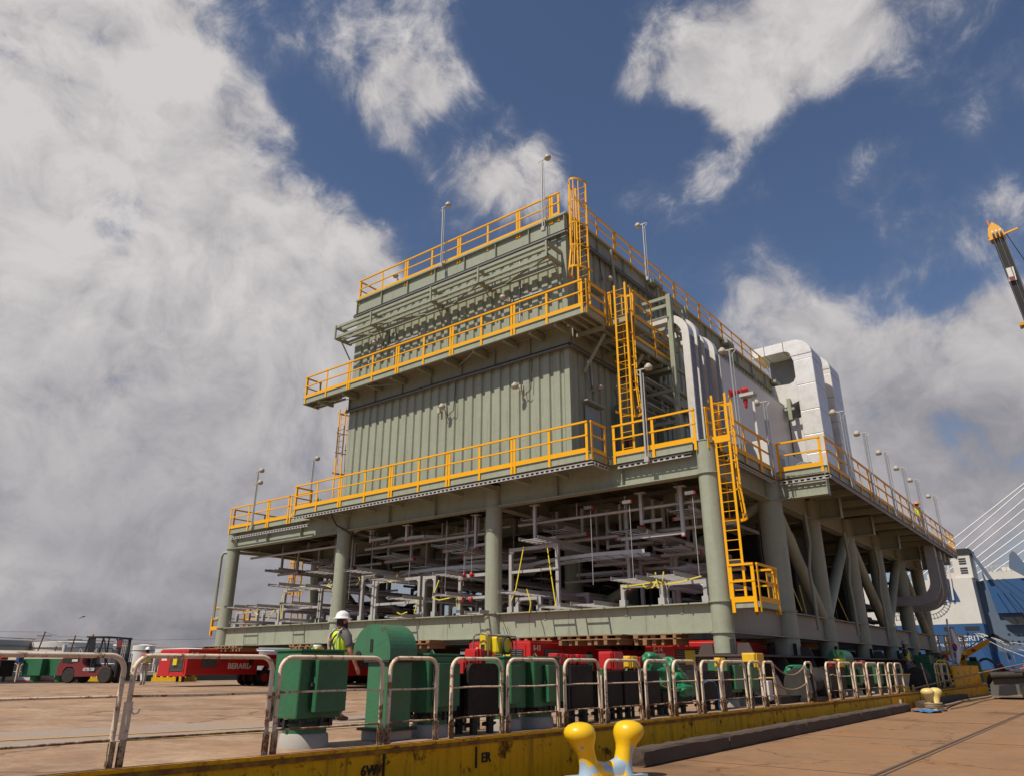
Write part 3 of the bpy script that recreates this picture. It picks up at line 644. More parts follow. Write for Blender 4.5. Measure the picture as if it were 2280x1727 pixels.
# ============================================================ BUILDING ON THE MODULE
BX0, BX1, BY0, BY1 = -27.15, -14.3, 22.0, 49.5
bl = thing('module_building', 'two storey windowless sage green corrugated building standing on top of the steel frame', 'building', (-20.7, 35.5, 8.5))
def corr(root, axis, fixed, a0, a1, z0, z1, outward, pitch=0.5, name='wall_panel', m='sage'):
    """trapezoid sheet; pieces of four ribs each, each a part"""
    n_ = int(round((a1-a0)/pitch)); pitch = (a1-a0)/n_; dep = 0.075*outward
    i = 0
    while i < n_:
        k = min(4, n_-i); b = B(); prof = []
        for j in range(k):
            s = a0+(i+j)*pitch
            prof += [(s+0.002 if j == 0 else s, 0), (s+pitch*0.56, 0), (s+pitch*0.64, -dep), (s+pitch*0.92, -dep)]
        prof.append((a0+(i+k)*pitch-0.002, 0))
        vs = []; 
        for zc in (z0, z1):
            for s, d_ in prof: vs.append((s, fixed+d_, zc) if axis == 'x' else (fixed+d_, s, zc))
        m_ = len(prof)
        b._add(vs, [(t, t+1, m_+t+1, m_+t) for t in range(m_-1)])
        b.build(name, m, root); i += k
corr(bl, 'x', BY0, BX0+0.2, BX1-0.25, 8.52, 13.2, -1)
corr(bl, 'x', BY0, BX0+0.2, BX1-0.25, 14.1, 18.35, -1)
corr(bl, 'y', BX1, BY0+0.25, BY1-0.2, 8.52, 13.2, 1)
corr(bl, 'y', BX1, BY0+0.25, BY1-0.2, 14.1, 18.35, 1)
b = B().box(BX0+0.1, BX1-0.12, BY0+0.13, BY1-0.1, 8.52, 19.0); b.build('inner_wall', 'sage', bl)
for x in (BX0, BX1):                             # corner posts
    for y in (BY0, BY1):
        B().box(x-(0.0 if x == BX0 else 0.24), x+(0.19 if x == BX0 else 0.0), y-(0.0 if y == BY0 else 0.2), y+(0.24 if y == BY0 else 0.0), 8.52, 18.36).build('corner_post', 'sage', bl)
# deep fascia beams: floor level and roof level
def fascia(p, q, z0, z1, w=0.30, nst=7):
    p = Vector(p); q = Vector(q); b = B(); zc = (z0+z1)/2; d = (q-p).normalized(); a = Vector((-d.y,d.x,0)); Ln = (q-p).length
    b.bar((p.x,p.y,zc),(q.x,q.y,zc), 0.03, z1-z0-0.06)
    for z in (z0+0.015, z1-0.015): b.bar((p.x,p.y,z),(q.x,q.y,z), w, 0.03)
    for i in range(nst+1):
        c = p+d*(Ln*i/nst); b.bar(c+a*0.12+Vector((0,0,zc)), c-a*0.12+Vector((0,0,zc)), 0.03, z1-z0-0.065)
    b.build('fascia_beam', 'sage', bl)
fascia((BX0,BY0+0.02,0),(BX1,BY0+0.02,0),13.22,14.05)
fascia((BX1-0.02,BY0+0.2,0),(BX1-0.02,BY1,0),13.22,14.05, nst=12)
fascia((BX0,BY0+0.02,0),(BX1,BY0+0.02,0),18.38,19.2)
fascia((BX1-0.02,BY0+0.2,0),(BX1-0.02,BY1,0),18.38,19.2, nst=12)
fascia((BX0+0.02,BY0+0.2,0),(BX0+0.02,BY1,0),18.38,19.2, nst=12)
B().box(BX0-0.1, BX1+0.1, BY0-0.1, BY1+0.1, 19.2, 19.28).build('roof', 'sage', bl)
b = B()                                         # gutters and downpipes on the side
for y in (29.5, 38.5, 46.5):
    b.box(BX1+0.1, BX1+0.42, y-0.5, y+0.5, 18.95, 19.15)
b.build('gutter', 'sage', bl)
for y in (25.2, 29.6, 38.5, 46.6):
    zt = 18.9
    B().tube([(BX1+0.3,y,zt),(BX1+0.3,y,zt-0.3),(BX1+0.16,y+0.35,zt-0.8),(BX1+0.16,y+0.35,14.2)], 0.075, 10).build('downpipe', 'sage', bl)
# roof rails
rail(bl, (BX0+0.02,BY0-0.02), (BX1-0.7,BY0-0.02), 19.3, 7, drop=False)
rail(bl, (BX1-0.68,BY0-0.02), (BX1-0.25,BY0-0.02), 19.3, 1)
rail(bl, (BX1+0.02,BY0+1.0), (BX1+0.02,46.0), 19.3, 15)
rail(bl, (BX0-0.02,BY0+0.05), (BX0-0.02,46.0), 19.3, 14)
# second level walkway
b = B().box(-29.45,-12.9,21.0,21.86,14.03,14.09).box(-14.14,-12.9,21.861,28.4,14.03,14.09).box(-12.89,-11.95,22.6,24.4,14.03,14.09); b.build('walkway_grating', 'grating', bl)
def edge2(p, q, z0=13.81, z1=14.11):
    p = Vector(p); q = Vector(q); b = B(); zc = (z0+z1)/2
    b.bar((p.x,p.y,zc), (q.x,q.y,zc), 0.02, z1-z0)
    for z in (z0+0.01, z1-0.01): b.bar((p.x,p.y,z), (q.x,q.y,z), 0.11, 0.02)
    b.build('edge_beam', 'sage', bl)
edge2((-29.49,20.97,0),(-12.88,20.97,0)); edge2((-12.86,20.99,0),(-12.86,22.5,0)); edge2((-12.84,22.55,0),(-11.95,22.55,0)); edge2((-11.93,22.6,0),(-11.93,24.4,0)); edge2((-12.85,24.45,0),(-12.85,28.4,0)); edge2((-29.47,21.9,0),(-29.47,20.98,0)); edge2((-14.1,28.42,0),(-12.88,28.42,0))
for x in (-28.4,-26.6,-24.9,-23.3,-21.6,-20.0,-18.4,-16.8,-15.5,-14.3):
    h = 0.30 if int(abs(x)*10) % 3 else 0.20
    B().bar((x, 21.05, 13.86), (x, 21.95, 13.86), 0.11, h).build('walkway_bracket', 'sage', bl)
for y in (21.55, 21.8): B().bar((-29.4,y,13.86),(-27.3,y,13.86),0.06,0.1).build('walkway_bearer', 'sage', bl)
for x in (-13.2,-13.55,-13.95): B().bar((x,21.05,13.88),(x,28.3,13.88),0.06,0.12).build('walkway_bearer', 'sage', bl)
for y in (22.4,23.6,24.8,26,27.2,28.2): B().bar((-14.2,y,13.76),(-12.9,y,13.76),0.09,0.16).build('walkway_bearer', 'sage', bl)
B().cyl((-14.2,25.6,12.2),(-13.0,25.6,13.75),0.09,n=10).cyl((-14.2,22.9,12.4),(-13.2,22.9,13.75),0.07,n=10).build('walkway_strut', 'sage', bl)
for a, c in ((-28.3,-26.6),(-24.9,-23.3),(-18.4,-20.0)):
    B().bar((a,21.1,13.75),(c,21.9,13.75),0.06,0.02).build('wind_brace','sage',bl)
Z2 = 14.11
rail(bl, (-29.4,20.93), (-12.93,20.93), Z2, 10); rail(bl, (-12.82,21.0), (-12.82,22.45), Z2, 1); rail(bl, (-12.75,22.5), (-12.62,22.5), Z2, 1)
rail(bl, (-12.81,24.6), (-12.81,28.4), Z2, 2); rail(bl, (-11.88,22.9), (-11.88,24.4), Z2, 1); rail(bl, (-29.45,21.9), (-29.45,21.0), Z2, 1)
rail(bl, (-12.9,28.45), (-14.0,28.45), Z2, 1)
ladder(bl, -12.18, 22.42, 8.6, 15.4, 0, cage=(10.3, 15.2))
ladder(bl, -13.72, 22.35, 14.2, 20.55, math.pi, cage=(16.3, 20.5), w=0.25)
ladder(bl, -28.55, 22.7, 8.6, 13.9, 0, cage=(10.6, 13.7))
# dark cable runs along the walls
for z, m_, r_ in ((13.16,'galv_dark',0.055), (18.28,'galv_dark',0.045)):
    b = B().bar((BX0-0.08, BY0-0.16, z), (BX1+0.12, BY0-0.16, z), 0.10, 0.09).bar((BX1+0.17, BY0-0.12, z), (BX1+0.17, 34, z), 0.10, 0.09)
    b.build('cable_run', m_, bl)
    B().tube([(BX0,BY0-0.2,z+0.06),(BX1+0.2,BY0-0.2,z+0.06),(BX1+0.22,34,z+0.06)], r_*0.7, 6).build('cable_run', 'black_cable', bl)
# outrigger frame on the upper front wall (sun shade steel)
sh = B()
for z in (16.88, 17.44):
    for y in (21.0, 21.32): sh.bar((-27.45,y,z),(-14.5,y,z),0.11,0.13)
for z in (16.88,): sh.bar((-27.3,21.75,z-0.05),(-14.5,21.75,z-0.05),0.12,0.20)
sh.build('outrigger_frame', 'sage', bl)
for x in (-27.43,-24.83,-20.88,-18.1,-14.54):
    b = B().bar((x,20.94,16.8),(x,20.94,17.52),0.08).bar((x,21,16.86),(x,21.98,16.86),0.12,0.16).bar((x,21,17.43),(x,21.98,17.43),0.12,0.14)
    b.bar((x,21.35,16.8),(x,21.98,16.0),0.05)
    b.build('outrigger_arm', 'sage', bl)
for x0, x1, y0, y1 in ((-27.3,-24.9,21.05,21.9),(-20.8,-18.2,21.9,21.05),(-24.8,-21,21.05,21.9),(-18.0,-14.6,21.9,21.05)):
    B().bar((x0,y0,16.80),(x1,y1,16.80),0.05,0.05).build('wind_brace','sage',bl)
for x in (-24.1, -16.6): B().bar((x,BY0-0.10,14.9),(x,BY0-0.10,17.9),0.07,0.05).bar((x-1.2 if x<-20 else x-0.5,BY0-0.12,15.95),(x+1.6,BY0-0.12,15.95),0.06,0.06).build('conduit','galv',bl)
# door with canopy, second door above
for z, y in ((8.9, 22.9), (14.1, 23.3)):
    d_ = B().box(BX1+0.05, BX1+0.11, y, y+1.05, z, z+2.15).build('door', 'door_grey', bl)
    B().box(BX1+0.111, BX1+0.15, y+0.9, y+0.95, z+1.0, z+1.12).build('door_handle', 'galv', d_)
    B().box(BX1+0.05, BX1+0.3, y-0.15, y+1.2, z+2.25, z+2.31).build('door_canopy', 'sage', bl)
B().box(BX1+0.12,BX1+0.2,26.0,26.3,9.3,10.6).build('wall_box','red_dull',bl); B().box(BX1+0.12,BX1+0.3,25.1,25.4,9.0,11.6).build('wall_box','galv_dark',bl)
B().tube([(BX1+0.3,24.9,12.2),(BX1+0.32,24.95,11.9),(BX1+0.3,24.9,10.4)],0.02,6).build('green_cable','green',bl)
B().tube([(BX1+0.2,23.3,13.1),(BX1+0.2,23.3,11.9)],0.03,6).build('wall_conduit','galv',bl); B().tube([(BX1+0.2,25.3,13.0),(BX1+0.25,25.3,9.3)],0.05,8).build('wall_conduit','galv',bl)
# open pipe tower and racks beside the ducts
tw = thing('service_tower', 'open sage green steel service tower between the side walkway and the shiny vertical ducts', 'steel tower', (-13.2, 27.9, 8.53))
for (x, y) in ((-12.45,27.4),(-12.45,29.0),(-14.0,27.4),(-14.0,29.0)):
    B().bar((x,y,8.53),(x,y,17.1),0.20,0.20,up=(0,1,0)).build('tower_post','sage',tw)
for z in (9.4,11.2,12.6,13.6,15.5,16.6,17.0):
    B().bar((-12.45,27.5,z),(-12.45,28.9,z),0.1,0.14).build('tower_rung_beam','sage',tw)
    B().bar((-13.9,27.4,z),(-12.55,27.4,z),0.1,0.14).build('tower_rung_beam','sage',tw)
B().bar((-14.1,25.6,15.1),(-12.5,27.3,16.0),0.08).bar((-12.45,28.9,13.4),(-12.45,27.5,16.4),0.07).build('tower_brace','sage',tw)
for z in (10.5,12.2): B().bar((-14.0,29.0,z),(-12.5,29.0,z),0.1,0.12).build('tower_rung_beam','sage',tw)
rail(tw, (-12.4,28.6), (-12.4,30.2), 14.2, 1); rail(tw, (-12.4,28.6), (-12.4,30.6), 13.0, 1)
for z in (11.6, 12.7, 15.0):
    for k in range(3):
        B().bar((-14.0+0.35*k,26.2,z+0.12*k),(-14.0+0.35*k,29.6,z+0.12*k),0.25,0.05).build('service_tray','galv',tw)
# shiny vertical ducts that bend into the wall
dg = 'shiny ducts climbing the side wall'
for k, (y, x, zt, w, wy) in enumerate(((27.75,-11.85,16.0,0.32,0.55),(28.85,-11.95,16.4,0.22,0.35),(29.75,-12.0,16.1,0.28,0.5),(30.85,-12.0,16.2,0.28,0.42))):
    t = thing('wall_duct', ['wide bright metal duct nearest the service tower, climbing the side wall', 'narrow metal duct just behind the widest one, second from the service tower',
        'metal duct third from the service tower on the side wall', 'metal duct next to the big grey enclosure on the side wall'][k], 'duct', (x, y, 8.53), dg)
    ro, ri = 0.9+w/2, 0.9-w/2; xc = x-0.9; zc = zt-0.9; poly = [(x+w/2,8.54),(x+w/2,zc)]
    poly += [(xc+ro*math.cos(math.pi/2*q/9), zc+ro*math.sin(math.pi/2*q/9)) for q in range(1,10)]+[(-14.2,zc+ro),(-14.2,zc+ri)]
    poly += [(xc+ri*math.cos(math.pi/2*(9-q)/9), zc+ri*math.sin(math.pi/2*(9-q)/9)) for q in range(0,10)]+[(x-w/2,8.54)]
    b = B().prism(poly, 'y', y-wy/2, y+wy/2)
    b.build('duct_skin', 'alu', t)
    c = B().box(x+w/2+0.004, x+w/2+0.02, y-wy/2+0.03, y+wy/2-0.03, 8.6, zt-1.0)
    c.build('cable_cover', 'alu_dark', t)
    d_ = B(); z = 8.8
    while z < zt-1.1: d_.box(x+w/2+0.021, x+w/2+0.03, y-wy/2+0.04, y+wy/2-0.04, z, z+0.012); z += 0.42
    d_.build('cover_joint', 'galv', t)
# big grey enclosure fixed on the side
en = thing('grey_enclosure', 'large smooth light grey flat-sided enclosure on the side of the building', 'enclosure', (-13.9, 42, 8.53))
B().bbox(BX1+0.12, -13.6, 35.7, 48.7, 8.56, 17.3, 0.02).build('casing', 'panel_grey', en)
b = B().box(-13.6,-13.575,35.7,35.76,8.6,17.3).box(-13.6,-13.575,48.6,48.69,8.6,17.3).box(-13.6,-13.575,35.761,48.599,17.24,17.3); b.build('trim', 'galv', en)
B().bar((-14.1,32.5,17.62),(-14.1,49.5,17.62),0.16,0.24).build('head_beam','sage',bl)
for y in (33.5,38,42.5,46.5): B().bar((-14.05,y,17.7),(-14.05,y,18.4),0.1,0.1).build('head_stub','sage',bl)
# side annexe in front of the enclosure
an = thing('low_grey_cabinet', 'low light grey box-like cabinet on the right-hand deck behind the rail', 'cabinet', (-10.9, 32, 8.53))
B().bbox(-13.4, -10.6, 32.6, 38.4, 8.56, 11.3, 0.02).build('casing', 'panel_grey', an)
B().box(-10.6,-10.585,35.4,35.45,8.7,11.2).box(-10.6,-10.585,34,34.8,9.2,10.8).build('cabinet_door','door_grey',an)
for k, y in enumerate((30.6,31.6)):
    t = thing('cooling_fan', ['round metal fan unit','smaller round fan unit behind the first'][k]+' at the corner of the right-hand deck', 'fan', (-8.6,y+0.4,8.53), 'fan units on the right deck')
    B().box(-8.9,-8.3,y,y+0.6,8.54,8.62).box(-8.85,-8.35,y+0.25,y+0.7,8.63,9.5).build('fan_stand','galv_dark',t)
    B().cyl((-8.6,y-0.02,9.05),(-8.6,y+0.22,9.05),0.42,n=24).cyl((-8.6,y-0.06,9.05),(-8.6,y-0.021,9.05),0.1,n=12).build('fan_drum','chrome',t)
    g = B()
    for i in range(12):
        a = math.pi*i/6; g.bar((-8.6,y-0.04,9.05),(-8.6+0.42*math.cos(a),y-0.04,9.05+0.42*math.sin(a)),0.014)
    for r_ in (0.2,0.3,0.42): g.tube([(-8.6+r_*math.cos(i*math.pi/9),y-0.045,9.05+r_*math.sin(i*math.pi/9)) for i in range(18)],0.008,4,closed=True)
    g.build('fan_guard','galv',t)
# stainless exhaust ducts at the far end
for k, (y0, x0, x1, wy) in enumerate(((46.0,-12.62,-11.42,2.2),(49.6,-12.5,-11.3,2.2))):
    t = thing('exhaust_duct', ['nearer','farther'][k]+' of the two big stainless exhaust ducts rising beyond the grey enclosure', 'duct', (-12,y0+1,8.53), 'stainless exhaust ducts')
    zs = [8.55, 11.4, 12.6, 13.9, 15.1, 16.7, 18.4, 20.1]
    for a_, b_ in zip(zs, zs[1:]):
        B().bbox(x0, x1, y0, y0+wy, a_+0.012, b_-0.012, 0.025).build('duct_section', 'alu', t)
        B().box(x0+0.02, x1-0.02, y0+0.02, y0+wy-0.02, b_-0.012, b_+0.012).build('duct_joint', 'black', t)
    zt = 21.55; rad = 1.1
    poly = [(x1, 20.112), (x1, zt-rad)]
    for i in range(1, 9):
        a = math.pi/2*i/8; poly.append((x1-rad+rad*math.cos(a), zt-rad+rad*math.sin(a)))
    poly += [(-15.2, zt), (-15.2, 20.9), (-13.15, 20.9)]
    for i in range(1, 5):
        a = math.pi/2*i/4; poly.append((-13.15+0.42*math.sin(a), 20.48+0.42*math.cos(a)))
    poly += [(x0, 20.112)]
    el_ = B().prism(poly, 'y', y0, y0+wy).build('duct_elbow', 'alu', t)
    for xs_, z0_, z1_ in ((-13.15,20.885,zt+0.02),(-14.4,20.885,zt+0.02),(-12.53,20.1,zt-0.02)):
        B().box(xs_-0.02,xs_+0.02,y0-0.02,y0+wy+0.02,z0_,z1_).build('duct_joint','galv_dark',el_) if xs_ < -13 else None
    B().box(x0-0.3,x1+0.02,y0-0.012,y0-0.002,20.42,20.46).build('duct_joint','galv_dark',el_)
    poly = [(x0-0.002, 19.0), (x0-0.15, 18.72), (x0-0.45, 18.62), (-15.2, 18.75), (-15.2, 16.6), (x0-0.002, 17.4)]
    B().prism(poly, 'y', y0+0.02, y0+wy-0.02).build('duct_branch', 'alu', t)
    B().box(x0-0.9,x0-0.1,y0+0.6,y0+1.4,8.55,16.5).build('duct_support','panel_grey',t)  # filler box added to close the patch of sky beside the duct
    B().box(-14.6,x0-0.004,y0+1.5,y0+1.6,18.7,20.95).build('opening_plate','galv_dark',t)  # dark plate closing the opening behind the duct loop
    B().bar((-13.2,y0-0.15,16.2),(-13.2,y0-0.15,17.6),0.22).bar((-14.2,y0-0.15,16.9),(-12.9,y0-0.15,16.9),0.16).build('duct_support','sage',t)
# ---------------- lamps on poles and on walls
def lamp_head(root, p, dirx, diry, m='lamp'):
    p = Vector(p); d = Vector((dirx, diry, 0)).normalized(); c = p+d*0.30
    b = B().lathe((c.x,c.y,c.z), [(0.04,0.14),(0.075,0.14),(0.085,0.085),(0.135,0.07),(0.145,0.05),(0.145,-0.03)], 16)
    h = b.build('lamp_head', m, root)
    B().lathe((c.x,c.y,c.z), [(0.13,-0.031),(0.125,-0.085),(0.085,-0.105),(0.01,-0.11)], 16).build('lamp_glass', 'lens', h)
    B().bar(p-d*0.12, c-d*0.10, 0.04).tube([p-d*0.12, p-d*0.22+Vector((0,0,-0.03)), p-d*0.10+Vector((0,0,-0.18)), p+Vector((0,0,-0.3))], 0.012, 5).build('lamp_bracket', 'galv', root)
def lamp_pole(x, y, z0, z1, label, d=(-1,0), m='chrome', grp='floodlight poles along the deck edges', two=False, r=0.038):
    t = thing('lamp_pole', label, 'lamp pole', (x,y,z0), grp)
    B().cyl((x-0.03,y,z0),(x-0.03,y,z1), r, n=10).cyl((x+0.07,y,z0+0.1),(x+0.07,y,z1-0.15), r*0.5, n=8).build('pole', m, t)
    B().box(x-0.08,x+0.09,y-0.06,y+0.06,z0-0.02,z0+0.16).build('pole_foot', 'strut', t)
    lamp_head(t, (x,y,z1), *d)
    if two: lamp_head(t, (x,y,z1-0.65), *d)
    return t
for k, (y, ty) in enumerate(((30.8,0),(34.5,0),(38.5,0),(42.3,0),(45.7,0),(51.0,0))):
    lamp_pole(-6.88, y, 8.25, 11.36, ['first','second','third','fourth','fifth','last and farthest'][k]+' floodlight pole along the right-hand deck edge, counted from the near end', grp='floodlight poles on the right deck edge')
lamp_pole(-8.78, 27.25, 8.28, 11.2, 'floodlight pole standing just behind the red siren at the step in the deck edge')
lamp_pole(-34.3, 22.0, 8.3, 11.35, 'dark double floodlight pole near the left front corner of the lower deck', (1,0), 'strut', two=True)
lamp_pole(-32.3, 24.0, 8.5, 12.1, 'taller dark floodlight pole left of the yellow caged ladder', (1,0), 'strut')
lamp_pole(-34.3, 26.2, 8.5, 10.6, 'short dark lamp pole half hidden behind the left guard rail', (-1,0), 'strut')
lamp_pole(-21.05, 21.72, 19.0, 22.25, 'lamp pole in the middle of the front roof edge', (1,0), grp='lamp poles at the roof edge')
lamp_pole(-15.22, 21.72, 18.65, 22.2, 'lamp pole near the right end of the front roof edge', (1,0), grp='lamp poles at the roof edge')
lamp_pole(-14.0, 28.6, 18.9, 22.05, 'lamp pole on the side roof edge, turned the other way', (-1,0), grp='lamp poles at the roof edge')
lamp_pole(-11.25, 21.95, 8.1, 11.45, 'perforated lamp pole in front of the caged ladder beside the building', (1,0), 'galv')
lamp_pole(-9.0, 24.8, 8.5, 12.6, 'tall lamp pole behind the corner ladder, in front of the grey enclosure', (-1,0))
lamp_pole(-25.4, 23.0, 19.3, 20.4, 'short lamp behind the roof rail near its left end', (0.5,-1), 'galv', grp='lamp poles at the roof edge')
hn = thing('siren_post', 'grey post with a red horn siren at the step in the deck edge', 'siren', (-8.9,26.4,8.3))
B().cyl((-8.9,26.4,8.3),(-8.9,26.4,11.3),0.05,n=10).build('post','white_paint',hn)
B().box(-9.35,-8.8,26.2,26.6,11.22,11.34).build('crossbar','galv',hn)
B().cyl((-9.35,26.35,11.50),(-9.68,26.15,11.42),0.06,0.17,16).cyl((-9.30,26.38,11.51),(-9.10,26.48,11.56),0.10,0.10,12).build('siren_horn','red',hn)
B().lathe((-9.2,26.4,10.85),[(0.08,0.3),(0.09,0.2),(0.06,0.1),(0.06,0.0),(0.02,-0.08)],12).build('beacon','red',hn)
for k, (x, y, z, d, lab) in enumerate(((-20.7,21.9,11.95,(0.5,-1),'wall lamp under the walkway on the left half of the lower front wall'),(-16.6,21.9,11.95,(0,-1),'wall lamp under the walkway on the right half of the lower front wall'),
        (-25.0,21.85,16.15,(-0.3,-1),'wall lamp under the outrigger frame at the left of the upper front wall'),(-17.1,21.85,16.05,(-0.3,-1),'wall lamp under the outrigger frame at the right of the upper front wall'),
        (-14.25,23.6,11.9,(1,0.2),'wall lamp beside the ground floor door on the side wall'),(-14.25,24.8,17.3,(1,0.2),'wall lamp high on the side wall near the roof ladder'))):
    t = thing('wall_lamp', lab, 'lamp', (x,y,z), 'wall lamps on the module building')
    B().box(x-0.07-0.3*(k<1),x+0.07-0.3*(k<1),y-0.08,y+0.02,z-0.12,z+0.14).build('junction_box','lamp',t)
    lamp_head(t, (x,y-0.05 if d[0] != 1 else y,z), *d)
    B().tube([(x+0.2,y-0.05,z+0.05),(x+0.25,y-0.06,z-0.35),(x+0.55,y-0.03,z-0.15),(x+0.62,y-0.02,z+1.1)] if d[0] != 1 else [(x+0.06,y-0.2,z-0.1),(x+0.06,y-0.3,z+0.5),(x+0.06,y-0.3,z+1.1)],0.018,6).build('cable','black_cable',t)

# ============================================================ CABLE TRAYS STORED INSIDE THE FRAME
strut_me = {}
def rack(y, xa, xb, z0, z1, label, arm=None, foot=True, m='strut'):
    t = thing('tray_support', label, 'tray support', ((xa+xb)/2, y, z0), 'goal-shaped tray supports standing on the lower girders')
    for x in (xa, xb):
        p_ = B().bar((x,y,z0+0.02),(x,y,z1),0.13,0.13,up=(0,1,0)).build('post', m, t)
        if foot: B().box(x-0.11,x+0.11,y-0.11,y+0.11,z0,z0+0.22).build('post_foot', 'galv', p_)
        s = 1 if x == xa else -1
        B().tube([(x,y-0.02,z1-0.42),(x+s*0.05,y-0.02,z1-0.22),(x+s*0.2,y-0.02,z1-0.09),(x+s*0.4,y-0.02,z1-0.07)],0.04,5).build('corner_bracket','galv',p_)
    B().bar((xa+0.067,y,z1-0.07),(xb-0.067,y,z1-0.07),0.12,0.12).build('cross_arm', m, t)
    if arm:
        for za in arm: B().bar((xa+0.067,y,za),(xb-0.067,y,za),0.11,0.10).build('cross_arm', m, t)
    return t
tray_rung = {}
TN = [0]
def tray(x0, x1, z, y0, y1, label=None, m='strut', individual=True, tilt=0.0, grp='ladder-type cable trays stored inside the frame'):
    t = thing('cable_tray', label, 'cable tray', ((x0+x1)/2, y0, z), grp)
    w = x1-x0; Ln = y1-y0
    for s in (x0, x1):
        b = B().bar((s,y0,z+0.065),(s,y1,z+0.065),0.012,0.13).bar((s+(0.02 if s==x0 else -0.02),y0,z+0.004),(s+(0.02 if s==x0 else -0.02),y1,z+0.004),0.05,0.008)
        b.build('side_rail', m, t)
    key = round(w, 1)
    if key not in tray_rung: tray_rung[key] = B().box(-key/2+0.01, key/2-0.01, -0.02, 0.02, 0, 0.025).mesh('rung', 'galv')
    n_ = int(Ln/0.30)
    if individual:
        for i in range(n_):
            o = inst(tray_rung[key], 'rung', t, ((x0+x1)/2, y0+0.12+i*0.30, z+0.012)); o.scale = ((w-0.03)/(key-0.02), 1, 1)
    else:
        b = B()
        for i in range(n_): b.box(x0+0.01, x1-0.01, y0+0.1+i*0.3, y0+0.14+i*0.3, z+0.012, z+0.037)
        b.build('rungs', 'galv', t, kind='stuff')
    return t
def strapping(pts, label, r=0.028):
    o = B().tube(pts, r, 4, sq=0.35).build('ratchet_strap', 'strap'); return tag(o, label, 'strap', 'yellow ratchet straps')
FT = [(-35.13,-34.25,4.34,'leftmost upper tray by the left front column'),(-33.22,-32.34,4.29,'second upper tray from the left front column'),(-31.64,-30.76,5.2,'highest tray left of the second front column'),
 (-30.54,-29.62,4.28,'tray at mid height just left of the second front column'),(-28.76,-27.83,5.63,'top tray that ends right beside the second front column'),(-34.47,-33.25,3.56,'low tray resting on the girder by the left front column'),
 (-30.49,-29.61,3.53,'low tray on the girder left of the second front column'),(-26.09,-25.19,5.48,'top tray just right of the second front column'),(-24.42,-23.49,5.01,'tray below the round bend at the middle of the second bay'),
 (-20.72,-19.99,4.95,'upper tray left of the third front column'),(-23.22,-22.33,4.17,'middle tray in the centre of the second bay'),(-20.68,-19.96,4.17,'middle tray left of the third front column'),
 (-23.18,-22.32,3.43,'bottom tray on the girder in the centre of the second bay'),(-17.59,-16.69,6.98,'tray hung under the ceiling right of the third front column'),(-16.43,-15.58,5.88,'tray on top of the tall goal frame'),
 (-17.39,-16.48,4.08,'tray at knee height inside the tall goal frame'),(-15.62,-14.67,3.5,'left tray of two on the girder above the ladder-shaped shadows'),(-14.25,-13.32,3.51,'right tray of two on the girder above the ladder-shaped shadows'),
 (-19.0,-18.25,3.42,'bottom tray half hidden by the third front column'),(-12.64,-11.71,4.22,'left one of the two strapped trays near the corner column'),(-11.31,-10.38,4.25,'right one of the two strapped trays near the corner column'),
 (-12.77,-12.07,5.93,'tray hung at head height in the last bay'),(-29.9,-28.71,5.0,'wide tray behind the second front column')]
for k, (a, c, z, lab) in enumerate(FT):
    ya = 21.55 if z < 5.9 else 23.2
    yb = ya + (6.5 if a > -20 else 9.0)
    tray(a, c, z, ya, yb, 'grey ladder tray, the ' + lab, m='strut')
FR = [(22.75,-17.72,-15.55,3.47,5.86,'tall goal-shaped support right of the third front column',[4.95]),(22.7,-12.85,-11.4,3.47,4.20,'left low support under the strapped trays near the corner column',None),(22.9,-11.35,-9.97,3.47,4.22,'right low support under the strapped trays near the corner column',None),
 (22.75,-20.3,-18.8,3.47,5.05,'support tucked left of the third front column',[4.12]),(22.75,-29.02,-28.16,3.47,5.2,'narrow support right behind the second front column',None),(22.75,-26.15,-25.42,3.47,5.42,'narrow support just right of the second front column',None),
 (22.8,-25.3,-22.63,3.47,5.16,'wide goal-shaped support in the middle of the second bay',[4.12]),(22.8,-22.35,-21.73,3.47,5.14,'narrow support right of the wide goal frame in the second bay',None),(22.75,-31.85,-29.1,3.47,5.14,'wide support left of the second front column',[4.2]),
 (22.7,-33.38,-32.09,3.47,4.22,'low support second from the left front column',None),(22.7,-35.69,-33.89,3.47,4.26,'low support nearest the left front column',None),(22.8,-17.44,-16.4,3.47,4.02,'low support inside the tall goal frame',None)]
for y, a, c, z0, z1, lab, arm in FR: rack(y, a, c, z0, z1, 'grey '+lab, arm)
# hangers below the upper deck
hi = 0
for (x, y, z0, z1, w) in ((-16.67,22.9,6.0,7.45,1.0),(-26.6,22.5,7.35,8.3,0.25),(-26.0,22.9,6.9,7.45,1.3),(-23.67,22.9,6.75,7.45,1.1),(-10.8,23.4,5.75,7.45,-2.4),(-19.75,23,6.1,7.45,1.2),(-13.57,24.5,4.2,7.45,1.8),(-12.4,23.5,6.3,7.45,0.8),(-22,25,5.8,7.45,1.5),(-15.0,25.5,5.9,7.45,2.0),(-29.5,25,6.2,7.45,2.0)):
    t = thing('hanger', 'grey steel hanger dropping from the deck above, '+['right of the third front column','short one at the second front column','under the cable loop in the second bay','beside the round tray bend','with a long arm near the corner column','left of the third front column','long one in the last bay','short one in the last bay','deep inside the second bay','deep inside the third bay','deep inside the first bay'][hi], 'hanger', (x,y,z1), 'steel hangers below the upper deck'); hi += 1
    B().bar((x,y,z0),(x,y,z1),0.11,0.11,up=(0,1,0)).box(x-0.2,x+0.2,y-0.12,y+0.12,z1-0.03,z1-0.001).build('hanger_post','galv',t)
    B().bar((x+0.06*(1 if w>0 else -1),y,z0+0.1),(x+w,y,z0+0.1),0.10,0.10).build('hanger_arm','strut',t)
    B().box(x-0.06,x+0.06,y-0.06,y+0.06,z0-0.04,z0-0.002).build('red_cap','red',t)
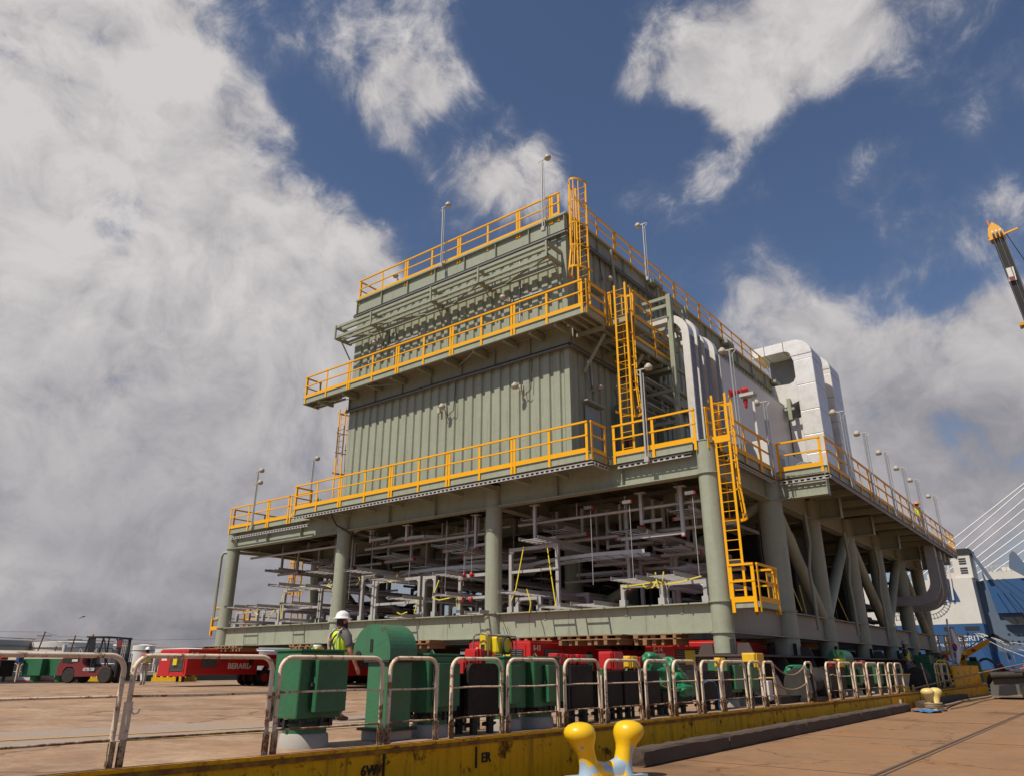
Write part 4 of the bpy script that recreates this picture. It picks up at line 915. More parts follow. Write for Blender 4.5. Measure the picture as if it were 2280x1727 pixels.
# hung goal frames with trays that fill the upper part of the front bays
for k, (x, w, y, zz_) in enumerate(((-34.3,1.4,24.6,6.3),(-31.8,1.6,25.2,6.6),(-29.4,1.3,24.2,6.1),(-25.2,1.5,24.0,6.2),(-23.6,1.3,24.8,5.7),(-21.6,1.7,24.2,6.4),(-20.2,1.0,23.6,5.9),(-16.2,1.2,24.6,6.5),(-14.9,1.3,25.6,5.4),(-13.3,1.4,24.8,6.2),(-11.9,1.2,25.4,5.5),(-10.9,1.0,24.4,6.6))):
    t = thing('hung_frame', 'grey frame hung below the deck with a tray on it, '+ORD[k]+' from the left', 'tray support', (x,y,7.45), 'frames hung below the upper deck')
    for s_ in (-w/2, w/2): B().bar((x+s_,y,zz_),(x+s_,y,7.45),0.10,0.10,up=(0,1,0)).build('hanger_post','strut',t)
    B().bar((x-w/2-0.2,y,zz_-0.06),(x+w/2+0.2,y,zz_-0.06),0.10,0.11).build('hanger_arm','strut',t)
    for s_ in (-w/2-0.2, w/2+0.2): B().box(x+s_-0.03,x+s_+0.03,y-0.06,y+0.06,zz_-0.12,zz_).build('red_cap','red',t)
    tray(x-w/2+0.1, x+w/2-0.1, zz_, y-1.1, y+5.5, 'grey tray lying on the hung frame below the deck, '+ORD[k]+' from the left', individual=False)
    B().tube([(x-w/4,y-1.0,zz_+0.07),(x-w/4,y+5.4,zz_+0.07)],0.045,6).tube([(x,y-0.9,zz_+0.07),(x,y+5.4,zz_+0.07)],0.035,6).build('tray_cables','black_cable',t)
# pull cords with end boxes
for k, x in enumerate((-13.66,-12.1,-9.79)):
    t = thing('pull_cord', ['left','middle','right'][k]+' thin vertical pull cord hanging in the bay beside the corner column', 'cord', (x,22.1,7.0), 'thin pull cords')
    B().cyl((x,22.1,4.2),(x,22.1,6.75),0.011,n=5).build('cord','galv',t)
    B().box(x-0.22,x+0.08,22.0,22.12,6.79,6.90).build('cord_box','galv_dark',t); B().box(x+0.081,x+0.12,22.01,22.11,6.80,6.89).build('red_end','red',t)
for k, x in enumerate((-26.9,-25.5,-23.1,-21.0,-20.0,-19.6)):
    t = thing('pull_cord', 'thin vertical cord with a weight in the second bay, '+ORD[k]+' from the left', 'cord', (x,22.6,7.0), 'thin pull cords')
    B().cyl((x,22.6,4.4+0.2*(k%3)),(x,22.6,7.3),0.010,n=5).build('cord','strut',t)
    for zb_ in ((4.9,3.95) if k > 3 else ()): B().lathe((x,22.6,zb_),[(0.03,0.0),(0.08,0.03),(0.08,0.16),(0.03,0.2)],8).build('red_bobbin','red',t)
# round tray bends
def bend(cx, cy, z, r, w, a0, a1, label, m='galv'):
    t = thing('tray_bend', label, 'cable tray', (cx,cy,z), 'curved cable tray bends')
    for rr in (r-w/2, r+w/2):
        b = B(); pts = [(cx+rr*math.cos(a0+(a1-a0)*i/16), cy+rr*math.sin(a0+(a1-a0)*i/16), z+0.06) for i in range(17)]
        for p_, q_ in zip(pts, pts[1:]): b.bar(p_, q_, 0.012, 0.13)
        b.build('side_rail', m, t)
    b = B()
    for i in range(14):
        a = a0+(a1-a0)*(i+0.5)/14; b.bar((cx+(r-w/2)*math.cos(a),cy+(r-w/2)*math.sin(a),z+0.02),(cx+(r+w/2)*math.cos(a),cy+(r+w/2)*math.sin(a),z+0.02),0.04,0.025)
    b.build('rungs', m, t, kind='stuff')
bend(-24.3, 25.4, 6.95, 1.5, 0.9, R(190), R(350), 'round tray bend hung high in the second bay')
bend(-22.4, 30.0, 5.45, 6.0, 0.9, R(215), R(310), 'long flat curved tray sweeping through the second bay')
bend(-14.2, 30.5, 5.3, 7.0, 0.9, R(215), R(285), 'long flat curved tray sweeping through the third bay')
bend(-29.0, 26.2, 3.9, 1.8, 0.8, R(180), R(300), 'small curved tray low in the first bay')
# deeper rows: more trays and supports going back, their metal darkened for deep shade
rng = random.Random(11); deep = 0
rows = ['a few metres','well','deep','far','very far','at the very back']
spots = []
for ri, y in enumerate((26.2, 30.4, 35.2, 40.6, 46.0, 51.5)):
    for bi, (xa, xb) in enumerate(((-35.6,-28.2),(-26.6,-19.2),(-17.6,-10.2))):
        bay = ['left','middle','right'][bi]
        for k in range(3):
            x = xa+1.2+(xb-xa-2.4)*k/2+rng.uniform(-0.5,0.5); zt = rng.choice((4.3,4.9,5.6,6.2)); w = rng.uniform(1.0,1.9)
            if bi == 0 and ri == 0 and k == 0: zt = 4.3
            rack(y+rng.uniform(-0.8,0.8), x-w/2, x+w/2, 3.47, zt, f'grey tray support {rows[ri]} inside the {bay} bay, {["left","centre","right"][k]} one of its row', [zt-0.8] if zt > 4.8 else None, m='deep_shade_metal' if ri > 0 else 'strut')
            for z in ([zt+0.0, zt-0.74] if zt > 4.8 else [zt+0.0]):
                tray(x-w/2+0.15, x-w/2+0.15+min(0.9,w-0.3), z, y-1.6, y+rng.uniform(2.5,4.2), f'grey tray {rows[ri]} inside the {bay} bay, {"upper" if z == zt else "lower"} one on the {["left","centre","right"][k]} support', m='deep_shade_metal' if ri > 0 else 'strut', individual=False)
        # cross trays hung along the width
        z = rng.choice((5.2,5.9,6.5,6.9)); b0 = rng.uniform(0,1.5)
        t = thing('cross_tray', f'grey cable tray running sideways {rows[ri]} inside the {bay} bay', 'cable tray', ((xa+xb)/2,y+1,z), 'cable trays running across the module')
        for s in (-0.35,0.35): B().bar((xa+b0,y+1+s,z),(xb,y+1+s,z),0.02,0.12).build('side_rail','galv' if ri<1 else 'deep_shade_metal',t)
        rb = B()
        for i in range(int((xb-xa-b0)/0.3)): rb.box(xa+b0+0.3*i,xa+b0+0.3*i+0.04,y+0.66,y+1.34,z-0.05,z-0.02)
        rb.build('rungs','galv' if ri<1 else 'deep_shade_metal',t,kind='stuff')
        for k in range(2):
            x = rng.uniform(xa+0.5,xb-0.5); zz_ = rng.uniform(5.2,6.2)
            tt = thing('hanger', f'steel hanger {rows[ri]} inside the {bay} bay, {["left","right"][k]} one', 'hanger', (x,y+1.4,7.45), 'steel hangers deep inside the frame')
            B().bar((x,y+1.45,zz_),(x,y+1.45,7.45),0.10,0.10,up=(0,1,0)).bar((x-0.7,y+1.45,zz_+0.05),(x+0.7,y+1.45,zz_+0.05),0.09,0.09).build('hanger_post','deep_shade_metal' if ri>0 else 'strut',tt)
# lower mezzanine skids: near-black boxes sized to put deep shade into the bays
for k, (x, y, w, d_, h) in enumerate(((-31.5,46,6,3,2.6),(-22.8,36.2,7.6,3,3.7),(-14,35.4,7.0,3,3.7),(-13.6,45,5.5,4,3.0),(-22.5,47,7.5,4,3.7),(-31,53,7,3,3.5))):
    t = thing('shade_skid', 'dark skid filling its bay with shade on the lower girders inside the frame, '+['left middle','centre middle','right middle','right back','centre back','left back'][k], 'machinery', (x,y,3.45), 'shade-filling skids inside the frame')
    B().bbox(x-w/2,x+w/2,y-d_/2,y+d_/2,3.5,3.5+h,0.04).build('casing','deep_shade_box',t)
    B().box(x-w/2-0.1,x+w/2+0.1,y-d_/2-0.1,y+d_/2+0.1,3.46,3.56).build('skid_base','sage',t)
# ratchet straps
ST = [([(-17.0,22.6,5.85),(-17.35,22.55,4.3),(-17.6,22.6,3.9)],'long slanting yellow strap at the left of the tall goal frame'),([(-15.9,22.6,5.7),(-15.75,22.55,4.9),(-15.5,22.5,3.6)],'long slanting yellow strap at the right of the tall goal frame'),
 ([(-16.35,21.9,4.2),(-16.1,21.8,3.7),(-15.95,21.5,3.35)],'short slanting yellow strap below the tall goal frame'),
 ([(-12.85,22.6,4.12),(-12.0,22.55,4.16),(-11.45,22.6,4.22),(-11.3,22.6,4.1),(-10.7,22.55,4.14),(-9.95,22.6,4.28)],'yellow strap running across the low supports near the corner column'),
 ([(-12.0,22.5,4.16),(-11.85,22.45,4.0),(-11.6,22.45,4.02),(-11.5,22.5,4.2)],'loose loop of yellow strap below the strapped trays'),([(-11.5,22.5,4.5),(-11.45,22.5,4.0)],'short upright yellow strap left of the middle post'),([(-11.2,22.5,4.5),(-11.3,22.5,4.05)],'short upright yellow strap right of the middle post'),
 ([(-28.2,22.6,5.3),(-28.4,22.5,5.1),(-28.05,22.5,5.0)],'knot of yellow strap at the second front column'),([(-26.3,22.6,5.35),(-26.1,22.5,5.2),(-26.3,22.5,5.0)],'knot of yellow strap right of the second front column'),
 ([(-23.9,22.6,5.15),(-23.7,22.5,5.3),(-23.8,22.5,4.9)],'knot of yellow strap in the middle of the second bay'),([(-24.6,22.6,5.1),(-24.2,22.55,5.0),(-23.8,22.6,5.05)],'slack yellow strap in the middle of the second bay'),
 ([(-22.5,22.5,4.3),(-22.4,22.4,3.9),(-22.5,22.4,3.6)],'yellow strap hanging on the narrow support of the second bay'),([(-21.35,22.6,4.9),(-21.6,22.5,4.2),(-21.2,22.5,4.1),(-20.4,22.6,4.2)],'yellow strap slanting beside the third front column'),
 ([(-20.1,22.5,4.3),(-20.2,22.4,4.05),(-20.15,22.4,3.8)],'knot of yellow strap left of the third front column'),([(-23.4,22.3,3.7),(-23.1,22.25,3.6),(-22.8,22.3,3.7)],'yellow strap lying on the bottom tray of the second bay'),
 ([(-30.4,22.5,5.2),(-29.8,22.4,5.15)],'yellow strap on the highest tray of the first bay'),([(-31.6,22.5,5.0),(-31.65,22.4,4.4),(-31.5,22.4,3.7)],'upright yellow strap on the wide support of the first bay'),([(-33.6,22.5,4.35),(-33.7,22.4,4.1),(-33.4,22.4,4.0)],'knot of yellow strap near the left front column'),
 ([(-32.4,22.6,4.2),(-32.8,22.5,3.7)],'short slanting yellow strap near the left front column'),([(-9.3,30.3,6.6),(-9.2,31.2,5.2)],'long yellow strap between the first and second side columns'),([(-9.4,29.6,4.6),(-9.3,30.2,3.6)],'yellow strap low between the first and second side columns'),
 ([(-9.4,30.6,4.6),(-9.3,30.7,3.5)],'upright yellow strap low between the first and second side columns'),([(-9.3,45.2,4.6),(-9.1,45.9,2.8)],'yellow strap hanging over the far side girder'),([(-9.3,51,4.4),(-9.1,51.7,2.7)],'yellow strap hanging over the last side girder'),([(-9.3,35.0,4.8),(-9.2,36.2,3.5)],'yellow strap between the second and third side columns')]
for pts, lab in ST: strapping(pts, lab)
b = B().tube([(-27.4,21.6,8.2),(-27.3,21.9,7.7),(-26.7,22.3,7.3),(-25.6,22.8,7.15),(-24.8,23.2,7.1)],0.035,6); tag(b.build('hose','black_cable'),'black hose sagging below the deck at the second front column','hose')
b = B().tube([(-24.5,22.35,3.5),(-24.9,22.0,3.0),(-25.6,21.95,2.6)],0.012,5).tube([(-17.9,22.0,3.5),(-17.7,21.95,3.0),(-17.5,21.95,2.4)],0.012,5).tube([(-17.7,22.0,3.5),(-17.4,21.95,3.0),(-17.1,21.95,2.4)],0.012,5)
o = b.build('loose_cable','black_cable',frame)

# ============================================================ TRANSPORTERS UNDER THE MODULE
def wheel(root, x, y, z, r, w, axis='x', rim='red'):
    a = Vector((w/2,0,0)) if axis == 'x' else Vector((0,w/2,0)); c = Vector((x,y,z)); dn = a.normalized()
    b = B().cyl(c-a*0.75, c+a*0.75, r, n=24).cyl(c-a, c-a*0.75, r*0.90, r, 24).cyl(c+a*0.75, c+a, r, r*0.90, 24)
    w_ = b.build('wheel', 'rubber', root)
    B().cyl(c-a*1.02, c+a*1.02, r*0.55, n=16).cyl(c-a*1.06, c+a*1.06, r*0.2, n=10).build('rim', rim, w_)
    return w_
def spmt(x0, y0, label, y1, front='full', sym='S-13'):
    x1 = x0+2.6; t = thing('transporter', label, 'heavy transporter', (x0+1.3, y0, 0.68), 'red self-propelled transporters carrying the module')
    z0, z1 = 1.20, 2.33; L_ = 3.9
    pu = B().bbox(x0, x1, y0, y0+L_, z0, z1, 0.02).build('power_pack', 'red', t)
    B().box(x0+0.06,x1-0.06,y0+0.05,y0+L_-0.1,z1,z1+0.05).box(x0-0.02,x1+0.02,y0-0.02,y0+0.06,z0-0.05,z0+0.06).build('top_trim','red',pu)
    g = B().box(x0+1.15,x1-0.28,y0-0.012,y0-0.002,z0+0.16,z1-0.22)
    gr = g.build('grille', 'black', pu)
    f = B(); z = z0+0.2
    while z < z1-0.25: f.box(x0+1.17,x1-0.30,y0-0.035,y0-0.013,z,z+0.018); z += 0.055
    f.build('grille_slat','louver',pu,kind='stuff')
    B().box(x0+1.05,x0+1.12,y0-0.03,y0-0.002,z0+0.08,z1-0.1).box(x1-0.25,x1-0.18,y0-0.03,y0-0.002,z0+0.08,z1-0.1).build('grille_frame','red',pu)
    g = B().box(x1+0.002,x1+0.012,y0+0.75,y0+1.6,z0+0.35,z1-0.2).build('side_grille','black',pu)
    f = B(); y = y0+0.78
    while y < y0+1.58: f.box(x1+0.013,x1+0.03,y,y+0.015,z0+0.36,z1-0.21); y += 0.06
    f.build('grille_slat','louver',pu,kind='stuff')
    B().box(x1+0.002,x1+0.02,y0+1.8,y0+2.1,z0+0.6,z1-0.12).build('hatch','red_dull',pu)
    B().box(x1+0.002,x1+0.02,y0+3.35,y0+3.6,z0+0.45,z1-0.25).build('hatch','black',pu)
    B().box(x0+0.25,x0+0.75,y0-0.012,y0-0.002,z0+0.66,z0+0.80).build('sticker','white_paint',pu)
    B().box(x0+1.5,x0+1.85,y0-0.10,y0-0.036,z0+0.45,z1-0.25).build('hose_bundle','machine_yellow',pu)
    text(None,'BERARD',0.36,(x1+0.006,y0+2.85,z0+0.40),RS,'white_paint',pu,'lettering',0.004,bold=0.012)
    text(None,sym,0.20,(x0+0.5,y0-0.008,z1-0.22),RF,'white_paint',pu,'lettering',0.004,bold=0.006)
    text(None,sym,0.22,(x1+0.006,y0+0.35,z1-0.18),RS,'white_paint',pu,'lettering',0.004,bold=0.006)
    # carrier: spine, wheel bogies
    c = B().bbox(x0+0.05, x1-0.05, y0+L_+0.02, y1, 1.62, 2.18, 0.03).build('carrier_deck','red',t)
    B().box(x1-0.05,x1+0.0,y0+L_+0.1,y1,2.0,2.14).build('side_rail','red',c)
    for k in range(int((y1-y0-L_)//4)):
        text(None,'BERARD',0.34,(x1-0.04,y0+L_+2.4+4*k,1.86),RS,'white_paint',c,'lettering',0.004,bold=0.012)
    text(None,'17571',0.26,(x1-0.04,y0+L_+0.9,1.86),RS,'white_paint',c,'lettering',0.004)
    y = y0+L_+0.7
    while y < y1-0.4:
        for xx in (x0+0.42, x0+0.95, x1-0.95, x1-0.42): wheel(t, xx, y, 1.05, 0.37, 0.24, 'x')
        B().bar((x0+0.69,y,1.1),(x0+0.69,y+0.35,1.62),0.18,0.2).bar((x1-0.69,y,1.1),(x1-0.69,y+0.35,1.62),0.18,0.2).build('suspension','red_dull',t)
        y += 1.4
    return t
spmt(-37.75, 20.0, 'red transporter at the left, its slatted power pack sticking out in front of the module', 44)
spmt(-30.0, 23.2, 'red transporter behind the worker, under the second front column', 44, sym='S-12')
spmt(-17.4, 20.0, 'red transporter in the middle, partly hidden behind the yellow caged machine', 44, sym='S-13')
spmt(-12.6, 23.5, 'red transporter nearest the corner column, under stacked pallets', 46, sym='S-14')
# timber packing on the transporters
def packing(x0, x1, y, z0, z1, label, dy=1.0):
    t = thing('timber_stack', label, 'timber', ((x0+x1)/2, y, z0), 'timber packing between transporters and girders')
    zt = z1-0.03
    B().box(x0, x1, y-dy/2, y+dy/2, zt, z1-0.002).build('ply_sheet','pallet_wood',t)
    zm = z0+(zt-z0)*0.55; B().box(x0+0.03, x1-0.05, y-dy/2-0.02, y+dy/2, zm, zm+0.03).build('board','pallet_wood',t)
    me = B().box(-0.06,0.06,-dy/2,dy/2,0,1).mesh('timber','pallet_wood'); x = x0+0.08
    while x < x1-0.06:
        for za, zb in ((z0, zm-0.002), (zm+0.032, zt-0.002)):
            o_ = inst(me, 'timber', t, (x+rng.uniform(-0.04,0.04), y+rng.uniform(-0.08,0.08), za)); o_.scale = (rng.uniform(0.7,1.7), 1, zb-za)
        x += rng.uniform(0.22,0.48)
for x0, x1, y, z0, lab in ((-36.8,-33.2,22.1,2.28,'row of timbers under the left end of the front girder'),(-29.6,-27.8,22.1,2.28,'timbers under the front girder left of the green mushroom vent'),(-21.9,-20.6,21.9,2.24,'timbers under the front girder right of the mushroom vent'),
        (-16.9,-14.9,21.9,2.24,'timbers on the middle transporter under the front girder'),(-14.6,-12.2,21.8,2.24,'long pallet of timbers under the ladder-shaped shadows'),(-12.1,-10.4,22.3,2.22,'pallet of timbers left of the corner column')):
    packing(x0, x1, y, z0, 2.548, lab, 0.9)
for k, (x, y) in enumerate(((-36.5,30),(-28.7,30),(-16.1,30),(-11.3,28),(-11.3,34),(-16.1,37))):
    packing(x-1.1, x+1.1, y, 2.2, 2.546, 'timber packing further back under the module, '+ORD[k]+' of the hidden stacks', 2.2)

# ============================================================ GRILLAGE UNDER THE SIDE COLUMNS
gl = thing('grillage', 'dark brown steel grillage with triangular gussets carrying the side columns', 'steel base', (-9.3, 38, 0.68))
B().box(-10.0,-8.45,21.7,56.5,1.87,1.93).build('top_plate','steel_brown',gl)
B().box(-9.5,-9.42,21.9,56.3,0.70,1.868).box(-9.02,-8.94,21.9,56.3,0.70,1.868).build('web_plate','steel_brown',gl)
gs = B(); 
for y in [22.4,23.6,25.2,26.8,28,29.4,31,33,35,36.8,38.5,40.3,42.2,44,46,47.8,49.5,51.5,53.3,55]:
    o = B(); o.prism([(-8.935,0.70),(-7.95,0.70),(-8.5,1.866),(-8.935,1.866)],'y',y-0.02,y+0.02); o.build('gusset','steel_brown',gl)
o = B().prism([(-9.43,0.70),(-10.6,0.70),(-9.9,1.866),(-9.43,1.866)],'y',22.0,22.04).prism([(-9.0,0.70),(-7.9,0.70),(-8.5,1.866),(-9.0,1.866)],'y',21.74,21.78)
o.build('gusset','steel_brown',gl)
B().box(-10.6,-7.9,21.78,21.82,0.70,1.3).build('end_plate','steel_brown',gl)
for y in YR:                                    # guides round each column foot
    for dx, dy, w in ((-0.62,0,0.5),(0.62,0,0.5)):
        o = B(); cx = -9.3+dx
        o.prism([(cx-w/2,1.932),(cx+w/2,1.932),(cx+w/2-0.1*(dx>0)-0.03,2.25),(cx-w/2+0.1*(dx<0)+0.03,2.25)],'y',y-0.03,y+0.03); o.build('column_guide','steel_brown',gl)
    B().box(-8.96,-8.84,y-0.46,y-0.42,1.932,2.35).build('column_guide','black',gl)
for k, x in enumerate(XS[1:]):
    for j, y in enumerate(YR):
        if j not in (0,1,2,3,4,5,6): continue
# column stools for the other front columns are the transporters; short load spreaders under them
# conduits and pipes running through the upper part of the frame
for k, (x0, x1, y, z, r_) in enumerate(((-36,-28,23.3,7.05,0.06),(-27,-19,23.5,6.75,0.07),(-27,-19,24.4,7.1,0.05),(-18,-9.6,23.6,6.9,0.06),(-18,-9.6,25.0,6.3,0.08),(-26.8,-18.6,25.6,5.9,0.06),(-35.8,-27.6,25.5,5.5,0.06),(-17.8,-10,26.6,4.9,0.07))):
    t = thing('conduit_run', 'grey pipe running sideways through the frame below the deck, '+ORD[k]+' of its kind', 'pipe', ((x0+x1)/2,y,z), 'pipes crossing the frame')
    B().cyl((x0,y,z),(x1,y,z),r_,n=8).build('pipe','galv',t)
    x = x0+0.7
    while x < x1: B().bar((x,y,z),(x,y,7.45),0.03,0.05).build('pipe_hanger','strut',t); x += 2.1

# ============================================================ FENCE OF PIPE HOOPS ALONG THE BARGE SIDE
def hoop(y0, y1, label, zt=1.70, x_of=fx, bars=True, bent=False):
    x0, x1 = x_of(y0), x_of(y1); t = thing('rail_hoop', label, 'railing', ((x0+x1)/2, (y0+y1)/2, 0.68), 'white pipe hoops fencing the barge edge')
    r = 0.15 if y1-y0 > 0.7 else 0.13
    d = Vector((x1-x0, y1-y0, 0)); Ln = d.length; d.normalize(); p = Vector((x0,y0,0)); pts = []
    pts.append(p+Vector((0,0,0.69)))
    for i in range(7):
        a = math.pi/2*i/6; pts.append(p+d*(r-r*math.cos(a))+Vector((0,0,zt-r+r*math.sin(a))))
    for i in range(7):
        a = math.pi/2*i/6; pts.append(p+d*(Ln-r+r*math.sin(a))+Vector((0,0,zt-r+r*math.cos(a))))
    pts.append(p+d*Ln+Vector((0,0,0.69)))
    rr = 0.026 if y0 < 12 else 0.030
    B().tube(pts, rr, 10).build('pipe_hoop', 'fence_paint', t)
    if bars:
        for z, q in ((1.32,0),(0.93,1)):
            mid = p+d*(Ln*0.5)+Vector((0,0,z+(0.06 if bent and q == 0 else rng.uniform(-0.012,0.008))))
            B().tube([p+d*0.02+Vector((0,0,z)), mid, p+d*(Ln-0.02)+Vector((0,0,z))], 0.012, 7).build('cross_bar', 'fence_rust' if q else 'fence_paint', t)
    for c in (p, p+d*Ln):
        a = Vector((d.y,-d.x,0)); s = B()
        s.bar(c+Vector((0,0,0.685))+a*0.03, c+Vector((0,0,0.92))+a*0.03, 0.055, 0.02, up=a).cyl(c+Vector((0,0,0.685)), c+Vector((0,0,0.90)), rr+0.006, n=10)
        s.cyl(c+a*0.02+Vector((0,0,0.84)), c+a*0.065+Vector((0,0,0.84)), 0.016, n=8)
        s.build('foot_socket', 'fence_rust', t)
    return t
HO = [(2.15,3.84,'hoop at the left edge of the photo, cut off by the frame'),(3.94,5.43,'hoop with a pale sleeve and hook on its left leg'),(5.53,6.98,'hoop in front of the first green box vent and the worker'),
 (7.10,7.89,'narrow hoop in front of the green mushroom vent'),(8.17,9.21,'hoop in front of the rounded black plate'),(9.35,10.58,'hoop in front of the pair of green box vents'),(10.76,11.74,'hoop in front of the black box left of the big red box'),
 (11.94,13.10,'hoop in front of the big red electrical box'),(13.31,14.20,'hoop left of the green tarpaulin'),(14.41,15.38,'hoop in front of the green tarpaulin'),(15.63,16.50,'hoop with the blue hose behind it'),(16.63,17.85,'hoop right of the blue hose, in front of a green vent'),
 (18.09,18.80,'hoop in front of the second small yellow box'),(18.98,19.60,'last hoop before the chain gap'),(21.84,22.36,'very narrow hoop just after the chain gap'),(23.55,24.55,'hoop with a bent middle bar behind the black roller'),(24.72,25.94,'hoop in front of the far green drum'),
 (26.2,27.35,'hoop right of the far green drum'),(27.63,28.9,'eighteenth hoop, with pale green boxes behind'),(29.1,30.05,'hoop in the far row, between green boxes'),(30.4,31.2,'hoop in the far row just left of the far white bucket'),(31.35,32.3,'hoop with the orange life ring post behind'),
 (38.3,39.5,'first hoop of the pair next to the yellow bulwark'),(39.8,41.0,'second hoop of the pair next to the yellow bulwark')]
for k, (a, c, lab) in enumerate(HO): hoop(a, c, 'rusty white pipe '+lab, bent=(k == 15))
t = thing('fence_post', 'single leaning white post standing alone before the yellow bulwark', 'post', (fx(36.4),36.4,0.68)); B().cyl((fx(36.4),36.4,0.69),(fx(36.4)-0.05,36.0,1.72),0.028,n=8).build('post','fence_paint',t)
# pale sleeve with a hook on the second hoop, rusty plate between hoops
s = thing('hose_sleeve', 'pale pipe sleeve with a hook fixed to the left leg of the second hoop', 'pipe sleeve', (fx(3.94),3.94,0.9))
B().cyl((fx(3.94),3.94,0.93),(fx(3.94),3.94,1.27),0.042,n=14).build('sleeve','fence_paint',s)
B().tube([(fx(3.94)+0.02,3.96,1.19),(fx(3.94)+0.04,3.99,1.155),(fx(3.94)+0.04,4.03,1.165),(fx(3.94)+0.04,4.04,1.20)],0.008,7).tube([(fx(3.94)+0.03,3.93,1.20),(fx(3.94)+0.05,3.96,1.185),(fx(3.94)+0.04,3.97,1.21)],0.008,6).build('hook','white_paint',s)
t = thing('rusty_plate', 'small rusty perforated plate on the right leg of the second hoop', 'plate', (fx(5.45),5.45,1.0)); B().box(fx(5.46)-0.05,fx(5.46)-0.03,5.42,5.52,1.02,1.33).build('plate','fence_rust',t)
def chain(p, q, sag, label, m='rope'):
    p = Vector(p); q = Vector(q); pts = [p+(q-p)*(i/14)-Vector((0,0,4*sag*(i/14)*(1-i/14))) for i in range(15)]
    return tag(B().tube(pts, 0.02, 6).build('safety_rope', m), label, 'rope')
chain((fx(19.6),19.6,1.66),(fx(21.84),21.84,1.62),0.26,'upper brown safety rope sagging across the gap in the hoop fence')
chain((fx(19.6),19.6,1.2),(fx(21.84),21.84,1.18),0.16,'lower brown safety rope sagging across the gap in the hoop fence')

# ============================================================ VENTS AND BOXES ON THE BARGE DECK
def flange_foot(t, cx, cy, z, r, m='black'):
    b = B().cyl((cx,cy,z),(cx,cy,z+0.03), r, n=20)
    for i in range(8):
        a = i*math.pi/4; b.bar((cx+r*math.cos(a),cy+r*math.sin(a),z-0.03),(cx+r*math.cos(a),cy+r*math.sin(a),z+0.07),0.05,0.05)
    return b.build('foot_flange', m, t)
def box_vent(x0, x1, y0, y1, z0, z1, label, lid=True, door=(0.28,0.98), doorside=True):
    t = thing('box_vent', label, 'ventilator', ((x0+x1)/2,(y0+y1)/2,0.68), 'green box ventilators on the barge deck'); cx, cy = (x0+x1)/2, (y0+y1)/2
    b = B().bbox(x0, x1, y0, y1, z0, z1, 0.012).build('housing', 'green', t)
    if lid: B().bbox(x0-0.02, x1+0.02, y0-0.02, y1+0.02, z1+0.002, z1+0.03, 0.006).tube([(cx-0.04,cy,z1+0.03),(cx,cy,z1+0.08),(cx+0.04,cy,z1+0.03)],0.012,6).build('lid', 'green', t)
    ya, yb = y0+(y1-y0)*door[0], y0+(y1-y0)*door[1]
    d_ = B().bbox(x1+0.002, x1+0.10, ya, yb, z0+0.07, z1-0.10, 0.008).build('hatch_door', 'green', t)
    B().cyl((x1+0.02,ya-0.02,z0+0.12),(x1+0.02,ya-0.02,z1-0.12),0.009,n=6).box(x1+0.01,x1+0.06,ya-0.035,ya-0.003,(z0+z1)/2-0.02,(z0+z1)/2+0.02).build('hinge_rod', 'rubber', d_)
    w = min(x1-x0, y1-y0)
    B().cyl((cx,cy,0.92),(cx,cy,z0), w*0.42, n=20).cyl((cx,cy,0.82),(cx,cy,0.95), w*0.52, n=22).build('neck', 'green', t)
    flange_foot(t, cx, cy, 0.93, w*0.58)
    B().lathe((cx,cy,0.68), [(w*0.60,0.0),(w*0.57,0.14),(w*0.52,0.16)], 24).build('concrete_base', 'concrete', t)
    return t
box_vent(-8.38, -7.87, 5.95, 6.63, 1.01, 1.77, 'first and largest looking green box vent, in front of the worker')
box_vent(-8.15, -7.68, 7.98, 8.60, 1.00, 1.74, 'green box vent just right of the mushroom vent', door=(0.18,0.9))
box_vent(-8.05, -7.58, 9.55, 10.12, 0.99, 1.72, 'green box vent behind the rounded black plate', door=(0.1,0.55))
box_vent(-7.98, -7.48, 10.20, 10.95, 0.99, 1.72, 'green box vent with a pale drip, below the yellow lamp unit', door=(0.35,0.98))
box_vent(-8.1, -7.60, 18.3, 19.1, 1.00, 1.72, 'green box vent behind the small yellow box')
box_vent(-8.0, -7.55, 19.25, 19.95, 0.98, 1.68, 'green box vent left of the chain gap')
box_vent(-7.7, -7.2, 28.2, 29.0, 1.00, 1.62, 'pale green box vent in the far row, nearer the black box')
box_vent(-7.7, -7.2, 31.0, 31.9, 0.95, 1.62, 'green box vent in the far row beside the black roller boxes', door=(0.1,0.6))
box_vent(-7.7, -7.2, 32.7, 33.6, 0.95, 1.62, 'green box vent in the far row before the white bucket')
box_vent(-7.7, -7.2, 34.3, 35.2, 0.95, 1.62, 'last green box vent in the far row')
